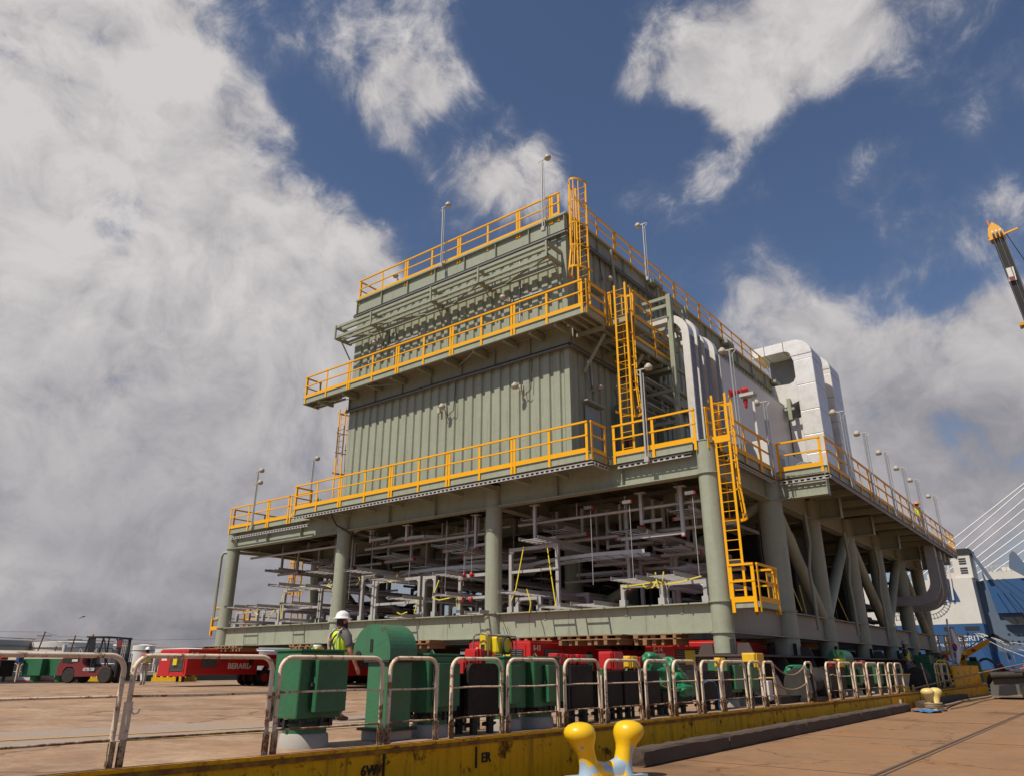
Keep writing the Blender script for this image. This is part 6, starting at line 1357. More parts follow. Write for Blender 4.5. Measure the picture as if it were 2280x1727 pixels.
# ============================================================ PEOPLE
def skin_mesh(name, nodes, edges, m, sub=2):
    me = bpy.data.meshes.new(name); me.from_pydata([n[0] for n in nodes], edges, []); me.update()
    o = bpy.data.objects.new(name, me); COL.objects.link(o)
    o.modifiers.new('skin', 'SKIN'); s = o.modifiers.new('sub', 'SUBSURF'); s.levels = sub; s.render_levels = sub
    for i, (co, r) in enumerate(nodes):
        rr = r if isinstance(r, tuple) else (r, r); me.skin_vertices[0].data[i].radius = rr
    me.skin_vertices[0].data[0].use_root = True
    dg = bpy.context.evaluated_depsgraph_get(); out = bpy.data.meshes.new_from_object(o.evaluated_get(dg)); out.name = name
    bpy.data.objects.remove(o)
    out.materials.clear(); out.materials.append(MATS[m])
    for p in out.polygons: p.use_smooth = True
    return out
def person(label, loc, rz, stride=0.0, arms=((0.05,0.0),(0.05,0.0)), scale=1.0, top='shirt_grey', vest='vest', legs='jeans', helmet='hat', beard=False, harness=False, lean=0.0, sub=2):
    """faces local +y; x is the person's right"""
    t = thing('person', label, 'person', loc, None)
    T_ = []
    def put(nm, me, par=None):
        o = bpy.data.objects.new(nm, me); COL.objects.link(o); o.parent = par or t; T_.append(o); return o
    s = stride; hipz, kz, az = 0.93, 0.50, 0.09
    legR = [(0.10, 0.0, 0.90), (0.11, 0.5*s+0.03, kz), (0.12, s-0.05*(s>0), az+0.02)]; legL = [(-0.10, 0.0, 0.90), (-0.11, -0.3*s+0.05, kz), (-0.12, -s-0.03, az+0.06*(s>0))]
    def arm(sgn, sw, out):
        sh = (sgn*0.19, -0.01+lean*0.3, 1.44); el = (sgn*(0.25+out), -0.02+sw*0.5, 1.16); wr = (sgn*(0.27+out*0.6), 0.05+sw, 0.92); return sh, el, wr
    aR = arm(1, *arms[0]); aL = arm(-1, *arms[1])
    # body: one continuous skin
    nodes = [((0,0,0.95),(0.145,0.105)), ((0,0,1.12),(0.135,0.10)), ((0,0.0,1.32),(0.165,0.115)), ((0,-0.01,1.45),(0.13,0.09)), ((0,0.0,1.53),(0.058,0.058)), ((0,0.015,1.60),(0.072,0.082)), ((0,0.02,1.69),(0.078,0.095)), ((0,0.015,1.76),(0.055,0.07))]
    edges = [(i,i+1) for i in range(7)]
    def limb(start, pts):
        prev = start
        for co, r in pts: nodes.append((co, r)); edges.append((prev, len(nodes)-1)); prev = len(nodes)-1
        return prev
    for lg in (legR, legL): limb(0, [(lg[0],0.085),(lg[1],0.058),(lg[2],0.040),((lg[2][0]*1.03, lg[2][1]+0.13, 0.04),0.035)])
    for sgn, a in ((1,aR),(-1,aL)):
        w = limb(3, [(a[0],0.062),(a[1],0.045),(a[2],0.031)])
        d = Vector(a[2])-Vector(a[1]); d.normalize(); c = Vector(a[2])+d*0.07
        pal = limb(w, [(tuple(c),(0.022,0.038))])
        for k, (off, ln) in enumerate(((-0.030,0.070),(-0.010,0.082),(0.010,0.078),(0.028,0.060))):
            b0 = c+Vector((0,off,0))+d*0.02; limb(pal, [(tuple(b0+d*0.02),0.0105),(tuple(b0+d*(0.02+ln*0.6)+Vector((-sgn*0.012,0,0))),0.0095),(tuple(b0+d*(0.02+ln)+Vector((-sgn*0.03,0,0))),0.008)])
        limb(pal, [(tuple(c+Vector((-sgn*0.01,0.045,0))),0.012),(tuple(c+Vector((-sgn*0.02,0.06,-0.03))),0.010)])
    body = put('body', skin_mesh('body', nodes, edges, 'skin', sub))
    # face
    f = B().lathe((0,0.115,1.655),[(0.001,-0.02),(0.018,-0.012),(0.012,0.012),(0.003,0.04)],8)
    put('nose', f.mesh('nose','skin'), body)
    f = B()
    for sx in (-0.03,0.03): f.lathe((sx,0.098,1.685),[(0.001,-0.01),(0.011,0.0),(0.001,0.01)],8)
    put('eyes', f.mesh('eyes','black'), body)
    f = B()
    for sx in (-0.083,0.083): f.lathe((sx,0.0,1.65),[(0.004,-0.03),(0.014,-0.01),(0.018,0.02),(0.006,0.035)],8,sy=1.6)
    put('ears', f.mesh('ears','skin'), body)
    put('mouth', B().box(-0.025,0.025,0.098,0.106,1.612,1.622).mesh('mouth','maroon'), body)
    # hair, beard
    h = B(); h.grid(lambda u, v: (0.088*math.cos(math.pi*(0.95+1.1*u))*1.0, 0.005+0.105*math.sin(math.pi*(0.95+1.1*u)), 1.58+0.15*v), 14, 5)
    put('hair', h.mesh('hair','hair'), body)
    if beard:
        h = B(); h.grid(lambda u, v: ((0.080-0.025*(1-v))*math.cos(math.pi*u), 0.02+(0.098-0.0*v)*math.sin(math.pi*u)+0.015*(1-v), 1.535+0.11*v), 14, 6); put('beard', h.mesh('beard','hair'), body)
    # trousers
    n2_ = [((0,0,0.98),(0.160,0.118)), ((0,0,1.04),(0.150,0.112))]; e2 = [(0,1)]
    for lg in (legR, legL):
        n2_ += [(lg[0],0.108),(tuple((Vector(lg[0])+Vector(lg[1]))/2),0.092),(lg[1],0.078),(tuple((Vector(lg[1])+Vector(lg[2]))/2),0.072),((lg[2][0],lg[2][1],lg[2][2]+0.0),0.066)]
        k = len(n2_); e2 += [(0,k-5),(k-5,k-4),(k-4,k-3),(k-3,k-2),(k-2,k-1)]
    tr = put('trousers', skin_mesh('trousers', n2_, e2, legs, sub))
    # boots
    for lg in (legR, legL):
        x, y = lg[2][0]*1.02, lg[2][1]
        nb = [((x,y-0.02,0.10),0.060),((x,y-0.03,0.05),(0.052,0.05)),((x*1.05,y+0.08,0.045),(0.050,0.042)),((x*1.1,y+0.19,0.035),(0.045,0.032))]
        put('boot', skin_mesh('boot', nb, [(0,1),(1,2),(2,3)], 'boot', 1))
    # shirt with short sleeves
    n3_ = [((0,0,1.00),(0.165,0.125)),((0,0,1.18),(0.155,0.122)),((0,0,1.34),(0.188,0.138)),((0,-0.01,1.46),(0.145,0.105)),((0,0,1.515),(0.075,0.075))]; e3 = [(0,1),(1,2),(2,3),(3,4)]
    for a in (aR, aL):
        m0 = Vector(a[0]); m1 = Vector(a[1]); n3_ += [(tuple(m0),0.088),(tuple(m0.lerp(m1,0.45)),0.080),(tuple(m0.lerp(m1,0.85)),0.078)]; k = len(n3_); e3 += [(3,k-3),(k-3,k-2),(k-2,k-1)]
    put('shirt', skin_mesh('shirt', n3_, e3, top, sub))
    if vest:
        n4_ = [((0,0,1.00),(0.190,0.150)),((0,0,1.18),(0.182,0.150)),((0,-0.008,1.34),(0.210,0.168)),((0,-0.014,1.46),(0.178,0.138)),((0,-0.008,1.50),(0.12,0.11))]
        v = put('vest', skin_mesh('vest', n4_, [(0,1),(1,2),(2,3),(3,4)], vest, sub))
        def ringy(z, hh, rx, ry, m, nm='reflective_band'):
            b = B(); b.grid(lambda u, w: (rx*math.cos(2*math.pi*u), ry*math.sin(2*math.pi*u)-0.004, z+hh*w), 28, 1); put(nm, b.mesh(nm, m), v)
        ringy(1.06,0.045,0.200,0.160,'reflect')
        for sx in (-1,1):
            b = B(); pts = [(sx*0.10,-0.150,1.10),(sx*0.11,-0.162,1.25),(sx*0.115,-0.165,1.36),(sx*0.11,-0.135,1.46),(sx*0.10,-0.06,1.545),(sx*0.10,0.05,1.53),(sx*0.10,0.14,1.42),(sx*0.10,0.150,1.2)]
            b.tube([(q[0]*1.15,q[1]*1.06,q[2]) for q in pts], 0.020, 4, sq=0.4); put('reflective_band', b.mesh('reflective_band','reflect'), v)
        if harness:
            b = B().tube([(-0.15,-0.10,1.50),(-0.08,-0.178,1.40),(0.0,-0.192,1.30),(0.08,-0.176,1.18),(0.18,-0.10,1.08)],0.016,5).tube([(0.14,-0.10,1.50),(0.07,-0.180,1.40),(0.0,-0.196,1.30),(-0.02,-0.184,1.15),(0.02,-0.170,1.04)],0.016,5)
            put('harness', b.mesh('harness','black'), v); b = B().box(-0.11,-0.01,-0.192,-0.184,1.33,1.37); put('orange_label', b.mesh('orange_label','orange'), v)
    # hard hat
    if helmet:
        h = B().lathe((0,0.005,1.72),[(0.150,-0.012),(0.158,-0.004),(0.150,0.006),(0.118,0.012),(0.115,0.05),(0.100,0.090),(0.072,0.118),(0.035,0.132),(0.002,0.135)],26,sy=1.15)
        hh = put('hard_hat', h.mesh('hard_hat', helmet), body)
        r = B().tube([(0,-0.10,1.80),(0,-0.04,1.845),(0,0.04,1.85),(0,0.11,1.81)],0.014,6); put('hat_ridge', r.mesh('hat_ridge', helmet), hh)
    t.rotation_euler = (0,0,rz); t.scale = (scale,)*3
    return t
person('bearded worker in white hard hat and yellow vest beside the big green mushroom vent', (-11.38,9.45,0.685), R(-6), 0.0, ((0.12,0.02),(0.02,0.02)), 1.02, beard=True, harness=True)
person('worker walking away near the forklift in a white hard hat, red shirt and yellow vest', (-40.8,20.9,0.685), R(75), 0.28, ((0.15,0.05),(-0.12,0.02)), 1.02, top='red', legs='strut', sub=1)
person('worker in an orange hat leaning on the rail of the upper right deck', (-7.25,46.8,8.50), R(-60), 0.0, ((0.3,0.05),(0.3,0.05)), 1.0, top='black', helmet='orange', sub=1)
person('worker in dark clothes and a grey hat at the far end of the barge', (-7.9,40.3,0.685), R(-90), 0.0, ((0.1,0),(0.1,0)), 1.1, top='black', helmet='strut', sub=1)
person('worker in a yellow vest by the maroon machinery on the far quay', (-5.3,66,0.2), R(150), 0.0, ((0.2,0),(0.2,0)), 1.0, top='vest', sub=1)

# ============================================================ LEFT SIDE: forklift and gear at the far fence
def local(root):                                   # build in local metres, then place and turn
    return root
fk = thing('forklift', 'dark red heavy forklift with black cab frame and orange beacon on the barge deck', 'forklift', (0,0,0))
def wl(x, y, z, r, w): 
    W_ = wheel(fk, x, y, z, r, w, 'y', 'rubber'); return W_
B().prism([(-2.2,0.45),(-2.25,0.95),(-2.1,1.35),(-1.75,1.62),(-0.55,1.62),(-0.5,1.20),(0.15,0.62),(0.55,0.62),(0.62,0.40),(-0.9,0.38),(-0.95,0.75),(-1.15,0.95),(-1.6,0.95),(-1.78,0.75),(-1.82,0.45)],'y',-0.95,0.95).build('body','red_dull',fk)
B().prism([(-1.95,1.20),(-1.95,1.45),(-0.75,1.47),(-0.75,1.25),(-1.3,1.16)],'y',-0.965,-0.952).build('air_intake','black',fk); B().box(-1.25,-0.85,-0.975,-0.966,1.26,1.40).build('name_plate','white_paint',fk)
B().prism([(-0.45,0.95),(1.25,0.95),(1.30,0.62),(0.25,0.60)],'y',-0.9,0.9).build('cab_floor','black',fk)
B().prism([(0.58,0.40),(0.60,0.66),(0.85,0.92),(1.10,1.02),(1.40,1.04),(1.40,0.95),(1.12,0.93),(0.92,0.82),(0.78,0.55),(0.78,0.40)],'y',-0.98,-0.6).build('mudguard','red_dull',fk)
for x, y, r in ((-1.38,-0.75,0.46),(-1.38,0.75,0.46)): wl(x, y, r, r, 0.36)
for y in (-0.85,-0.5,0.5,0.85): wl(1.25, y, 0.50, 0.50, 0.30)
for y in (-0.78,0.78):
    B().bar((-0.62,y,1.55),(-0.42,y,2.72),0.09,0.09).build('cab_post','black',fk); B().bar((0.05,y,0.95),(0.0,y,2.72),0.07,0.07).build('cab_post','black',fk); B().tube([(1.05,y,0.95),(0.98,y,1.7),(0.72,y,2.5),(0.55,y,2.7)],0.045,6).build('cab_post','black',fk)
B().box(-0.62,0.9,-0.85,0.85,2.70,2.78).build('cab_roof','black',fk); B().box(-0.40,0.0,-0.80,-0.795,1.6,2.68).build('side_window','glass',fk)
B().box(-0.35,0.15,-0.28,0.28,0.96,1.12).box(-0.42,-0.30,-0.26,0.26,1.12,1.65).build('seat','black',fk)
B().tube([(0.55,0.18*math.cos(a),1.42+0.16*math.sin(a)) for a in [i*math.pi/6 for i in range(12)]],0.02,5,closed=True).bar((0.55,0,1.42),(0.8,0,1.0),0.05).build('steering_wheel','black',fk)
B().lathe((-0.35,-0.6,2.78),[(0.06,0),(0.07,0.1),(0.04,0.15)],10).build('beacon','orange',fk)
B().cyl((-0.85,0.5,1.62),(-0.85,0.5,2.45),0.07,n=10).build('exhaust','black',fk)
for y in (-0.55,0.55): B().bar((1.75,y,0.15),(1.72,y,2.72),0.16,0.14).build('mast_rail','black',fk)
B().box(1.62,1.86,-0.62,0.62,2.6,2.72).box(1.66,1.82,-0.62,0.62,1.3,1.42).box(1.55,1.9,-0.63,-0.56,2.0,2.6).build('mast_cross','black',fk); B().box(1.6,1.9,-0.66,-0.635,2.1,2.55).build('mast_sign','red_dull',fk)
for y in (-0.2,0.0,0.2): B().cyl((1.74,y,0.3),(1.74,y,2.55),0.04,n=8).build('mast_cylinder','strut',fk)
B().box(1.88,1.96,-0.85,0.85,0.35,1.25).build('carriage','black',fk); 
for i in range(9): B().box(1.90,1.94,-0.84+0.205*i,-0.80+0.205*i,1.251,1.75).build('backrest_bar','black',fk)
for y in (-0.45,0.45): B().box(1.97,3.1,y-0.09,y+0.09,0.10,0.17).box(1.961,2.03,y-0.09,y+0.09,0.171,1.2).build('fork','black',fk)
text(None,'GTR120',0.24,(0.05,-0.962,0.80),RF,'white_paint',fk,'lettering',0.004,bold=0.01)
fk.location = (-48.0,21.7,0.68); fk.rotation_euler = (0,0,YAW-0.05); fk.scale = (0.83,0.93,0.93)
RV = Vector((math.cos(YAW), math.sin(YAW), 0)); FV = Vector((-math.sin(YAW), math.cos(YAW), 0))
def at(px, fwd, z=0.68):                           # metres: a spot given by bearing (tangent) and distance ahead
    p = RV*(px*fwd)+FV*fwd; return Vector((p.x,p.y,z))
def green_box_far(u, fwd, w, label):
    p = at(u, fwd); t = thing('box_vent', label, 'ventilator', p, 'green box ventilators on the far side of the barge')
    B().bbox(p.x-w/2,p.x+w/2,p.y-0.45,p.y+0.45,1.05,2.05,0.02).build('housing','green',t); B().box(p.x-w/2+0.1,p.x-w/2+0.16,p.y-0.49,p.y-0.451,1.1,2.0).build('rib','green',t)
    B().cyl((p.x,p.y,0.69),(p.x,p.y,1.05),0.3,n=14).build('neck','green',t); t.rotation_euler = (0,0,0.35)
    return t
green_box_far(-0.603, 49.5, 1.55, 'left one of two dark green box vents left of the forklift'); green_box_far(-0.572, 49.5, 1.5, 'right one of two dark green box vents left of the forklift')
for k, (u, w, h, m, lab) in enumerate(((-0.648,1.4,1.35,'black_box','black box with a small white mark at the far left fence'),(-0.420,0.8,1.3,'black_box','black box at the far fence just left of the red power pack'))):
    p = at(u, 49.5); t = thing('deck_box', lab, 'box', p, 'black boxes on the far side of the barge'); B().bbox(p.x-w/2,p.x+w/2,p.y-0.4,p.y+0.4,1.0,1.0+h*0.7,0.02).build('casing','black_box',t)
    for dx in (-0.4,0.4): B().cyl((p.x+dx*w,p.y,0.69),(p.x+dx*w,p.y,1.0),0.09,n=8).build('leg','black',t)
    if k == 0: B().box(p.x+0.2,p.x+0.5,p.y-0.42,p.y-0.401,1.4,1.5).build('mark','white_paint',t)
for k, u in enumerate((-0.660,-0.650)):
    p = at(u, 49); t = thing('electrical_box', ['left','right'][k]+' small red box on top of the far black box at the left edge', 'box', p+Vector((0,0,1.3)), 'small red boxes at the far left'); B().bbox(p.x-0.28,p.x+0.28,p.y-0.2,p.y+0.2,1.98,2.28,0.02).build('casing','red',t)
p = at(-0.628, 49); t = thing('electrical_box', 'small blue box on a post at the far left fence', 'box', p, None); B().bbox(p.x-0.22,p.x+0.22,p.y-0.15,p.y+0.15,1.85,2.15,0.02).build('casing','ship_blue',t); B().cyl((p.x,p.y,0.69),(p.x,p.y,1.85),0.05,n=8).build('post','fence_paint',t)
for k in range(12):
    u0 = -0.70+0.025*k; p = at(u0, 50.5); q = at(u0+0.021, 50.5); t = thing('rail_hoop', 'white pipe hoop at the far fence, '+ORD[k]+' from the left edge', 'railing', (p+q)/2, 'pipe hoops on the far side of the barge')
    B().tube([p+Vector((0,0,0.01)),p+Vector((0,0,0.95)),p.lerp(q,0.12)+Vector((0,0,1.07)),p.lerp(q,0.88)+Vector((0,0,1.07)),q+Vector((0,0,0.95)),q+Vector((0,0,0.01))],0.03,6).tube([p+Vector((0,0,0.6)),q+Vector((0,0,0.6))],0.018,5).build('pipe_hoop','fence_paint',t)
for k, (u0, u1, m) in enumerate(((-0.66,-0.60,'tank_white'),(-0.595,-0.555,'tank_white'),(-0.535,-0.49,'crate_yellow'),(-0.455,-0.40,'crate_yellow'))):
    p = at(u0, 50.2); q = at(u1, 50.2); t = thing('barrier', ['red and white low barrier at the far left fence','red and white low barrier behind the green box vents','yellow low barrier seen under the forklift','yellow low barrier right of the forklift'][k], 'barrier', (p+q)/2, 'low barriers at the far fence')
    B().bar(p+Vector((0,0,0.14)), q+Vector((0,0,0.14)), 0.3, 0.24).build('block', m, t); 
    if k < 2: B().bar(p+Vector((0.15,-0.2,0.05)), q+Vector((0.15,-0.2,0.05)), 0.05, 0.08).build('red_band','red',t)
    else:
        b = B()
        for i in range(7): c = p.lerp(q,(i+0.5)/7); b.bar(c+Vector((0,0,0.26)), c+Vector((0,0,0.5)), 0.2, 0.1)
        b.build('tooth', m, t)
p = at(-0.645, 62, 0); t = thing('shed', 'low white roofed shed beyond the far fence at the left edge', 'shed', p); B().prism([(p.x-9,2.05),(p.x+3.2,2.05),(p.x+2.4,2.75),(p.x-9,2.75)],'y',p.y-3,p.y+3).build('roof','shed',t); B().box(p.x-8.5,p.x+2.8,p.y-2.5,p.y+2.5,0,2.048).build('wall','concrete',t)
# storage tanks and poles beyond the water
for k, (u0, u1, zt, m, lab) in enumerate(((-0.76,-0.621,8.3,'tank_grey','grey storage tank cut by the left edge of the photo'),(-0.6205,-0.515,8.0,'tank_white','large white storage tank behind the shed'),(-0.527,-0.490,7.5,'tank_white','white storage tank seen through the forklift cab'),
        (-0.486,-0.458,7.9,'tank_white','white storage tank right behind the forklift mast'),(-0.4575,-0.376,7.1,'tank_white','wide low white storage tank behind the red power pack'),(-0.365,-0.285,6.7,'tank_white','distant low tank left of the module'))):
    fwd = 175+12*k; c = at((u0+u1)/2, fwd+25, 0); r = (u1-u0)/2*(fwd+12); t = thing('storage_tank', lab, 'storage tank', c, 'white storage tanks beyond the water'); h = zt-0.5
    B().cyl((c.x,c.y,-0.3),(c.x,c.y,h), r, n=56).build('shell', m, t); B().cyl((c.x,c.y,h),(c.x,c.y,h+0.45), r*1.0, r*0.2, 56).build('cone_roof', m, t)
    B().tube([(c.x+r*1.005*math.cos(i*math.pi/28), c.y+r*1.005*math.sin(i*math.pi/28), h+0.45) for i in range(56)],0.10,4,closed=True).tube([(c.x+r*1.01*math.cos(i*math.pi/28), c.y+r*1.01*math.sin(i*math.pi/28), h*0.82) for i in range(56)],0.12,4,closed=True).build('rim_rail','fence_rust',t)
wires = []
for k, (u, du, zt) in enumerate(((-0.603,0.010,7.9),(-0.563,0.006,7.2),(-0.585,0.002,5.2))):
    p = at(u-du, 150, 0); q = at(u, 150, zt); t = thing('utility_pole', 'leaning wooden utility pole in front of the tanks, '+['left one','right one','short thin one'][k], 'pole', p, 'utility poles in front of the tanks'); B().cyl(p, q, 0.17, 0.12, 8).build('pole','wood_pole',t)
    if k < 2: B().bar(q+Vector((-1.2,-0.8,-0.8)), q+Vector((1.2,0.8,-0.8)), 0.15).build('cross_arm','wood_pole',t)
for k, (u0, z0, u1, z1) in enumerate(((-0.72,9.0,-0.603,7.8),(-0.603,7.8,-0.563,7.0),(-0.563,7.0,-0.38,6.6),(-0.72,7.2,-0.603,6.7),(-0.603,6.7,-0.563,6.2))):
    p = at(u0,150,z0); q = at(u1,150,z1); tag(B().tube([p, p.lerp(q,0.5)-Vector((0,0,0.5)), q],0.035,4).build('power_line','wood_pole'),'thin overhead wire in front of the tanks, '+ORD[k]+' from the left and top','wire','overhead wires')
t = thing('gangway_tower', 'small grey lattice pipe stand between the tanks', 'pipe stand', at(-0.552,140,0)); b = B()
p = at(-0.574,140,0); q = at(-0.553,140,0)
b.cyl(p,p+Vector((0,0,5.2)),0.35,n=10)
t2 = b.build('white_pipe','tank_white',t); B().bar(q,q+Vector((0,0,4.6)),0.2).bar(q+RV*3,q+RV*3+Vector((0,0,4.6)),0.2).bar(q,q+RV*3+Vector((0,0,4.6)),0.18).bar(q+RV*3,q+Vector((0,0,4.6)),0.18).build('lattice','strut',t)
# a bird in the grey sky
p = at(-0.557, 60, 5.1); t = thing('bird', 'small dark bird gliding in the grey sky above the tanks', 'bird', p)
B().grid(lambda u, v: (p.x+(u-0.5)*0.8, p.y+(u-0.5)*0.5+(v-0.5)*0.16*(1-abs(2*u-1)), p.z+0.25*abs(u-0.5)*(1 if u > 0.5 else -0.6)+0.16*(1-abs(2*u-1))), 8, 2).build('wings','black',t); B().tube([p+Vector((-0.1,0.12,0.16)),p+Vector((0.1,-0.12,0.1))],[0.03,0.05],6).build('body','black',t)

# ============================================================ RIGHT SIDE: ship, bridge, cranes
sp = thing('ship', 'large blue and white vehicle carrier seen from its stern beyond the barge', 'ship', (-5, 215, -2.0)); Y = 190
b = B().prism([(-60,-2.0),(-21.0,-2.0),(-21.4,10.1),(-60,10.1)],'y',Y,Y+60); b.build('stern_hull','ship_blue',sp)
B().prism([(-52,10.12),(-21.5,10.12),(-21.7,19.6),(-52,19.6)],'y',Y,Y+55).build('superstructure','ship_white',sp)
B().box(-24.9,-21.4,Y+1,Y+9,19.62,24.6).box(-30.5,-24.9,Y+2,Y+20,19.62,21.0).build('funnel','ship_white',sp)
B().box(-25.2,-21.2,Y+0.8,Y+9.2,24.62,25.9).build('funnel_top','black',sp)
b = B()
for z in (20.6,21.1,21.6,22.6,23.1,23.6): b.box(-23.6,-22.2,Y+0.9,Y+0.99,z,z+0.28)
b.build('funnel_louver','black',sp)
B().prism([(-21.38,-2.0),(40,-2.0),(40,19.3),(-21.6,19.3)],'y',Y+6,Y+80).build('side_hull','ship_blue_dull',sp)
B().prism([(-18.9,12.3),(40,12.0),(40,19.32),(-19.7,19.32)],'y',Y+5,Y+5.98).build('hull_panel','ship_blue',sp)
B().prism([(-21.3,-1.9),(-12.0,-1.9),(-12.4,4.4),(-21.3,4.6)],'y',Y+5.3,Y+5.98).build('hull_panel','ship_blue',sp)
B().prism([(-18.2,11.4),(40,11.0),(40,9.9),(-16.6,10.0)],'y',Y+4.2,Y+4.98).build('ramp_slot','black',sp)
B().box(-11,40,Y+4.4,Y+4.98,-2.0,4.0).build('ramp_opening','black',sp)
B().prism([(-21.6,25.4),(-21.1,25.5),(-18.3,19.33),(-19.1,19.33)],'y',Y+4,Y+6).build('derrick_post','ship_blue_dull',sp)
B().prism([(-14.2,24.3),(-13.5,25.0),(-13.0,24.6),(-10.6,19.33),(-12.0,19.33),(-14.8,21.5)],'y',Y+4,Y+6).build('derrick_post','ship_blue_dull',sp)
B().box(-20.8,40,Y+12,Y+50,19.32,21.8).box(-17,-10,Y+14,Y+40,21.82,22.8).build('deck_house','ship_white',sp)
b = B(); x = -20.5
while x < -9: b.cyl((x,Y+11.9,21.8),(x,Y+11.9,22.9),0.07,n=5); x += 0.9
b.bar((-20.5,Y+11.9,22.9),(-9,Y+11.9,22.9),0.08); b.build('deck_rail','ship_white',sp)
for x0, x1 in ((-28.9,-27.0),(-24.9,-22.2)): B().box(x0,x1,Y-0.06,Y-0.002,8.75,9.55).build('mooring_port','black',sp)
for x in (-27.9,-27.3,-24.6,-23.4,-22.0): B().cyl((x,Y-0.15,8.15),(x,Y-0.002,8.15),0.26,n=12).build('fairlead','black',sp)
for x, z in ((-17.6,7.9),(-16.4,7.9),(-15.4,7.9),(-13.6,7.5),(-18.6,4.0),(-18.3,1.4)): B().cyl((x,Y+4.7,z),(x,Y+4.97,z),0.28,n=10).build('fairlead','black',sp)
B().prism([(-27.0,14.7),(-24.7,14.7),(-24.9,15.6),(-26.0,19.5),(-27.0,19.5)],'y',Y-0.05,Y-0.002).build('recess','ship_blue',sp)
B().prism([(-34,14.9),(-27.3,14.9),(-27.3,14.2),(-34,14.2)],'y',Y-0.05,Y-0.002).build('boat_deck_edge','ship_blue',sp)
lb = B().prism([(-29.5,21.7),(-27.6,22.0),(-26.5,21.2),(-26.5,18.6),(-27.3,17.3),(-28.3,17.5),(-29.3,19.4)],'y',Y-1.6,Y-0.3)
tag(lb.build('lifeboat','orange'),'orange lifeboat hung at the stern of the blue and white ship','lifeboat')
B().bar((-25.9,Y-0.4,15),(-25.6,Y-0.4,22.5),0.35).bar((-25.6,Y-0.4,22.5),(-28.5,Y-0.4,22.6),0.3).build('davit','ship_white',sp)
b = B()
for i in range(9): b.bar((-26.9+0.25*i,Y-0.3,14.9),(-26.9+0.12*i,Y-0.3,18.6),0.05)
b.build('stair_rail','ship_blue',sp)
text(None,'INTEGRITY',1.5,(-25.3,Y-0.05,7.1),RF,'white_paint',sp,'lettering',0.03,sx=1.05,bold=0.005)
text(None,'R',1.5,(-30.6,Y-0.05,7.05),RF,'white_paint',sp,'lettering',0.03,bold=0.03)
text(None,'WILMINGTON DE',0.95,(-27.0,Y-0.05,5.85),RF,'white_paint',sp,'lettering',0.03,sx=1.05,bold=0.0)
for k, (x0, z1) in enumerate(((-22.9,4.6),(-22.5,4.2),(-22.0,3.2),(-23.4,2.2))):
    p = Vector((x0,Y-0.2,8.15)); q = Vector((-9.0, 138, z1-0.3)); tag(B().tube([p, p.lerp(q,0.5)-Vector((0,0,0.4)), q],0.055,6).build('mooring_rope','rope_white'),'pale mooring line running from the ship stern down to the right, '+ORD[k]+' of four','rope','mooring lines of the ship')
for k, (x0, z0, x1, z1) in enumerate(((-18.5,19.2,-10.0,6.0),(-17.4,19.2,-7.0,6.5),(-16.2,19.2,-5.4,8.0))):
    tag(B().cyl((x0,Y+3,z0),(x1,Y-8,z1),0.09,n=5).build('ramp_cable','black'),'dark ramp cable slanting in front of the blue hull, '+ORD[k]+' from the left','cable','ramp cables of the ship')
# cable-stayed bridge: deck and white stays
br = thing('bridge', 'distant cable-stayed bridge with white stay cables behind the ship', 'bridge', (-30, 600, 0))
B().box(-600, 600, 600, 618, 30, 33).build('bridge_deck', 'bridge_white', br)
B().bar((190,606,-2),(120,606,190),9,9).bar((-30+230,606,-2),(120,606,190),9,9).build('pylon','bridge_white',br)
for k, (x0, z0, x1, z1) in enumerate(((-74.85,85.52,-55.95,98.25),(-72.39,81.71,-50.7,97.64),(-69.0,78.0,-43.0,97.0),(-66.63,75.01,-36.77,96.02),(-65.0,70.5,-33.9,91.7),(-63.2,66.8,-33.9,86.3),(-62.0,63.0,-33.9,80.6),(-61.0,58.0,-33.9,75.0),(-58,53.0,-33.9,69.0))):
    s = (z1-z0)/(x1-x0); xa = x0-(z0-33)/s; xb = x1+ (8+9*k if False else 60); zb = z1+s*60
    B().cyl((xa,604,33),(xb,604,zb),0.42,n=6).build('stay_cable','bridge_white',br)
# telescopic crane boom at the right edge
cr_ = thing('mobile_crane', 'black telescopic crane boom with a yellow head rising at the right edge of the photo', 'crane', (8.0,55,0.2))
Hd = Vector((-0.45,55,29.6)); Bt = Vector((1.7,58,3.4)); dd = (Hd-Bt).normalized()
secs = [(0.0,0.42,0.62),(0.36,0.42,0.52),(0.62,0.70,0.42)]
B().bar(Bt, Bt.lerp(Hd,0.42), 0.95, 1.1).build('boom_section','crane_dark',cr_); B().bar(Bt.lerp(Hd,0.421), Bt.lerp(Hd,0.74), 0.78, 0.9).build('boom_section','crane_dark',cr_); B().bar(Bt.lerp(Hd,0.741), Bt.lerp(Hd,0.975), 0.62, 0.72).build('boom_section','crane_dark',cr_)
for f in (0.42,0.74): c = Bt.lerp(Hd,f); B().bar(c-dd*0.1, c+dd*0.1, 1.25, 1.0).build('boom_collar','crane_yellow',cr_)
B().bar(Bt.lerp(Hd,0.74)+Vector((-0.6,0,0)), Bt.lerp(Hd,0.74)+Vector((0.9,0,0.25)), 0.14).build('boom_fitting','crane_yellow',cr_)
hp = Bt.lerp(Hd,0.975)
B().prism([(hp.x-0.45,hp.z),(hp.x+0.42,hp.z+0.1),(hp.x+0.38,hp.z+0.55),(hp.x+0.22,hp.z+0.9),(hp.x-0.12,hp.z+1.35),(hp.x-0.42,hp.z+0.95),(hp.x-0.52,hp.z+0.4)],'y',hp.y-0.35,hp.y+0.35).build('boom_head','crane_yellow',cr_)
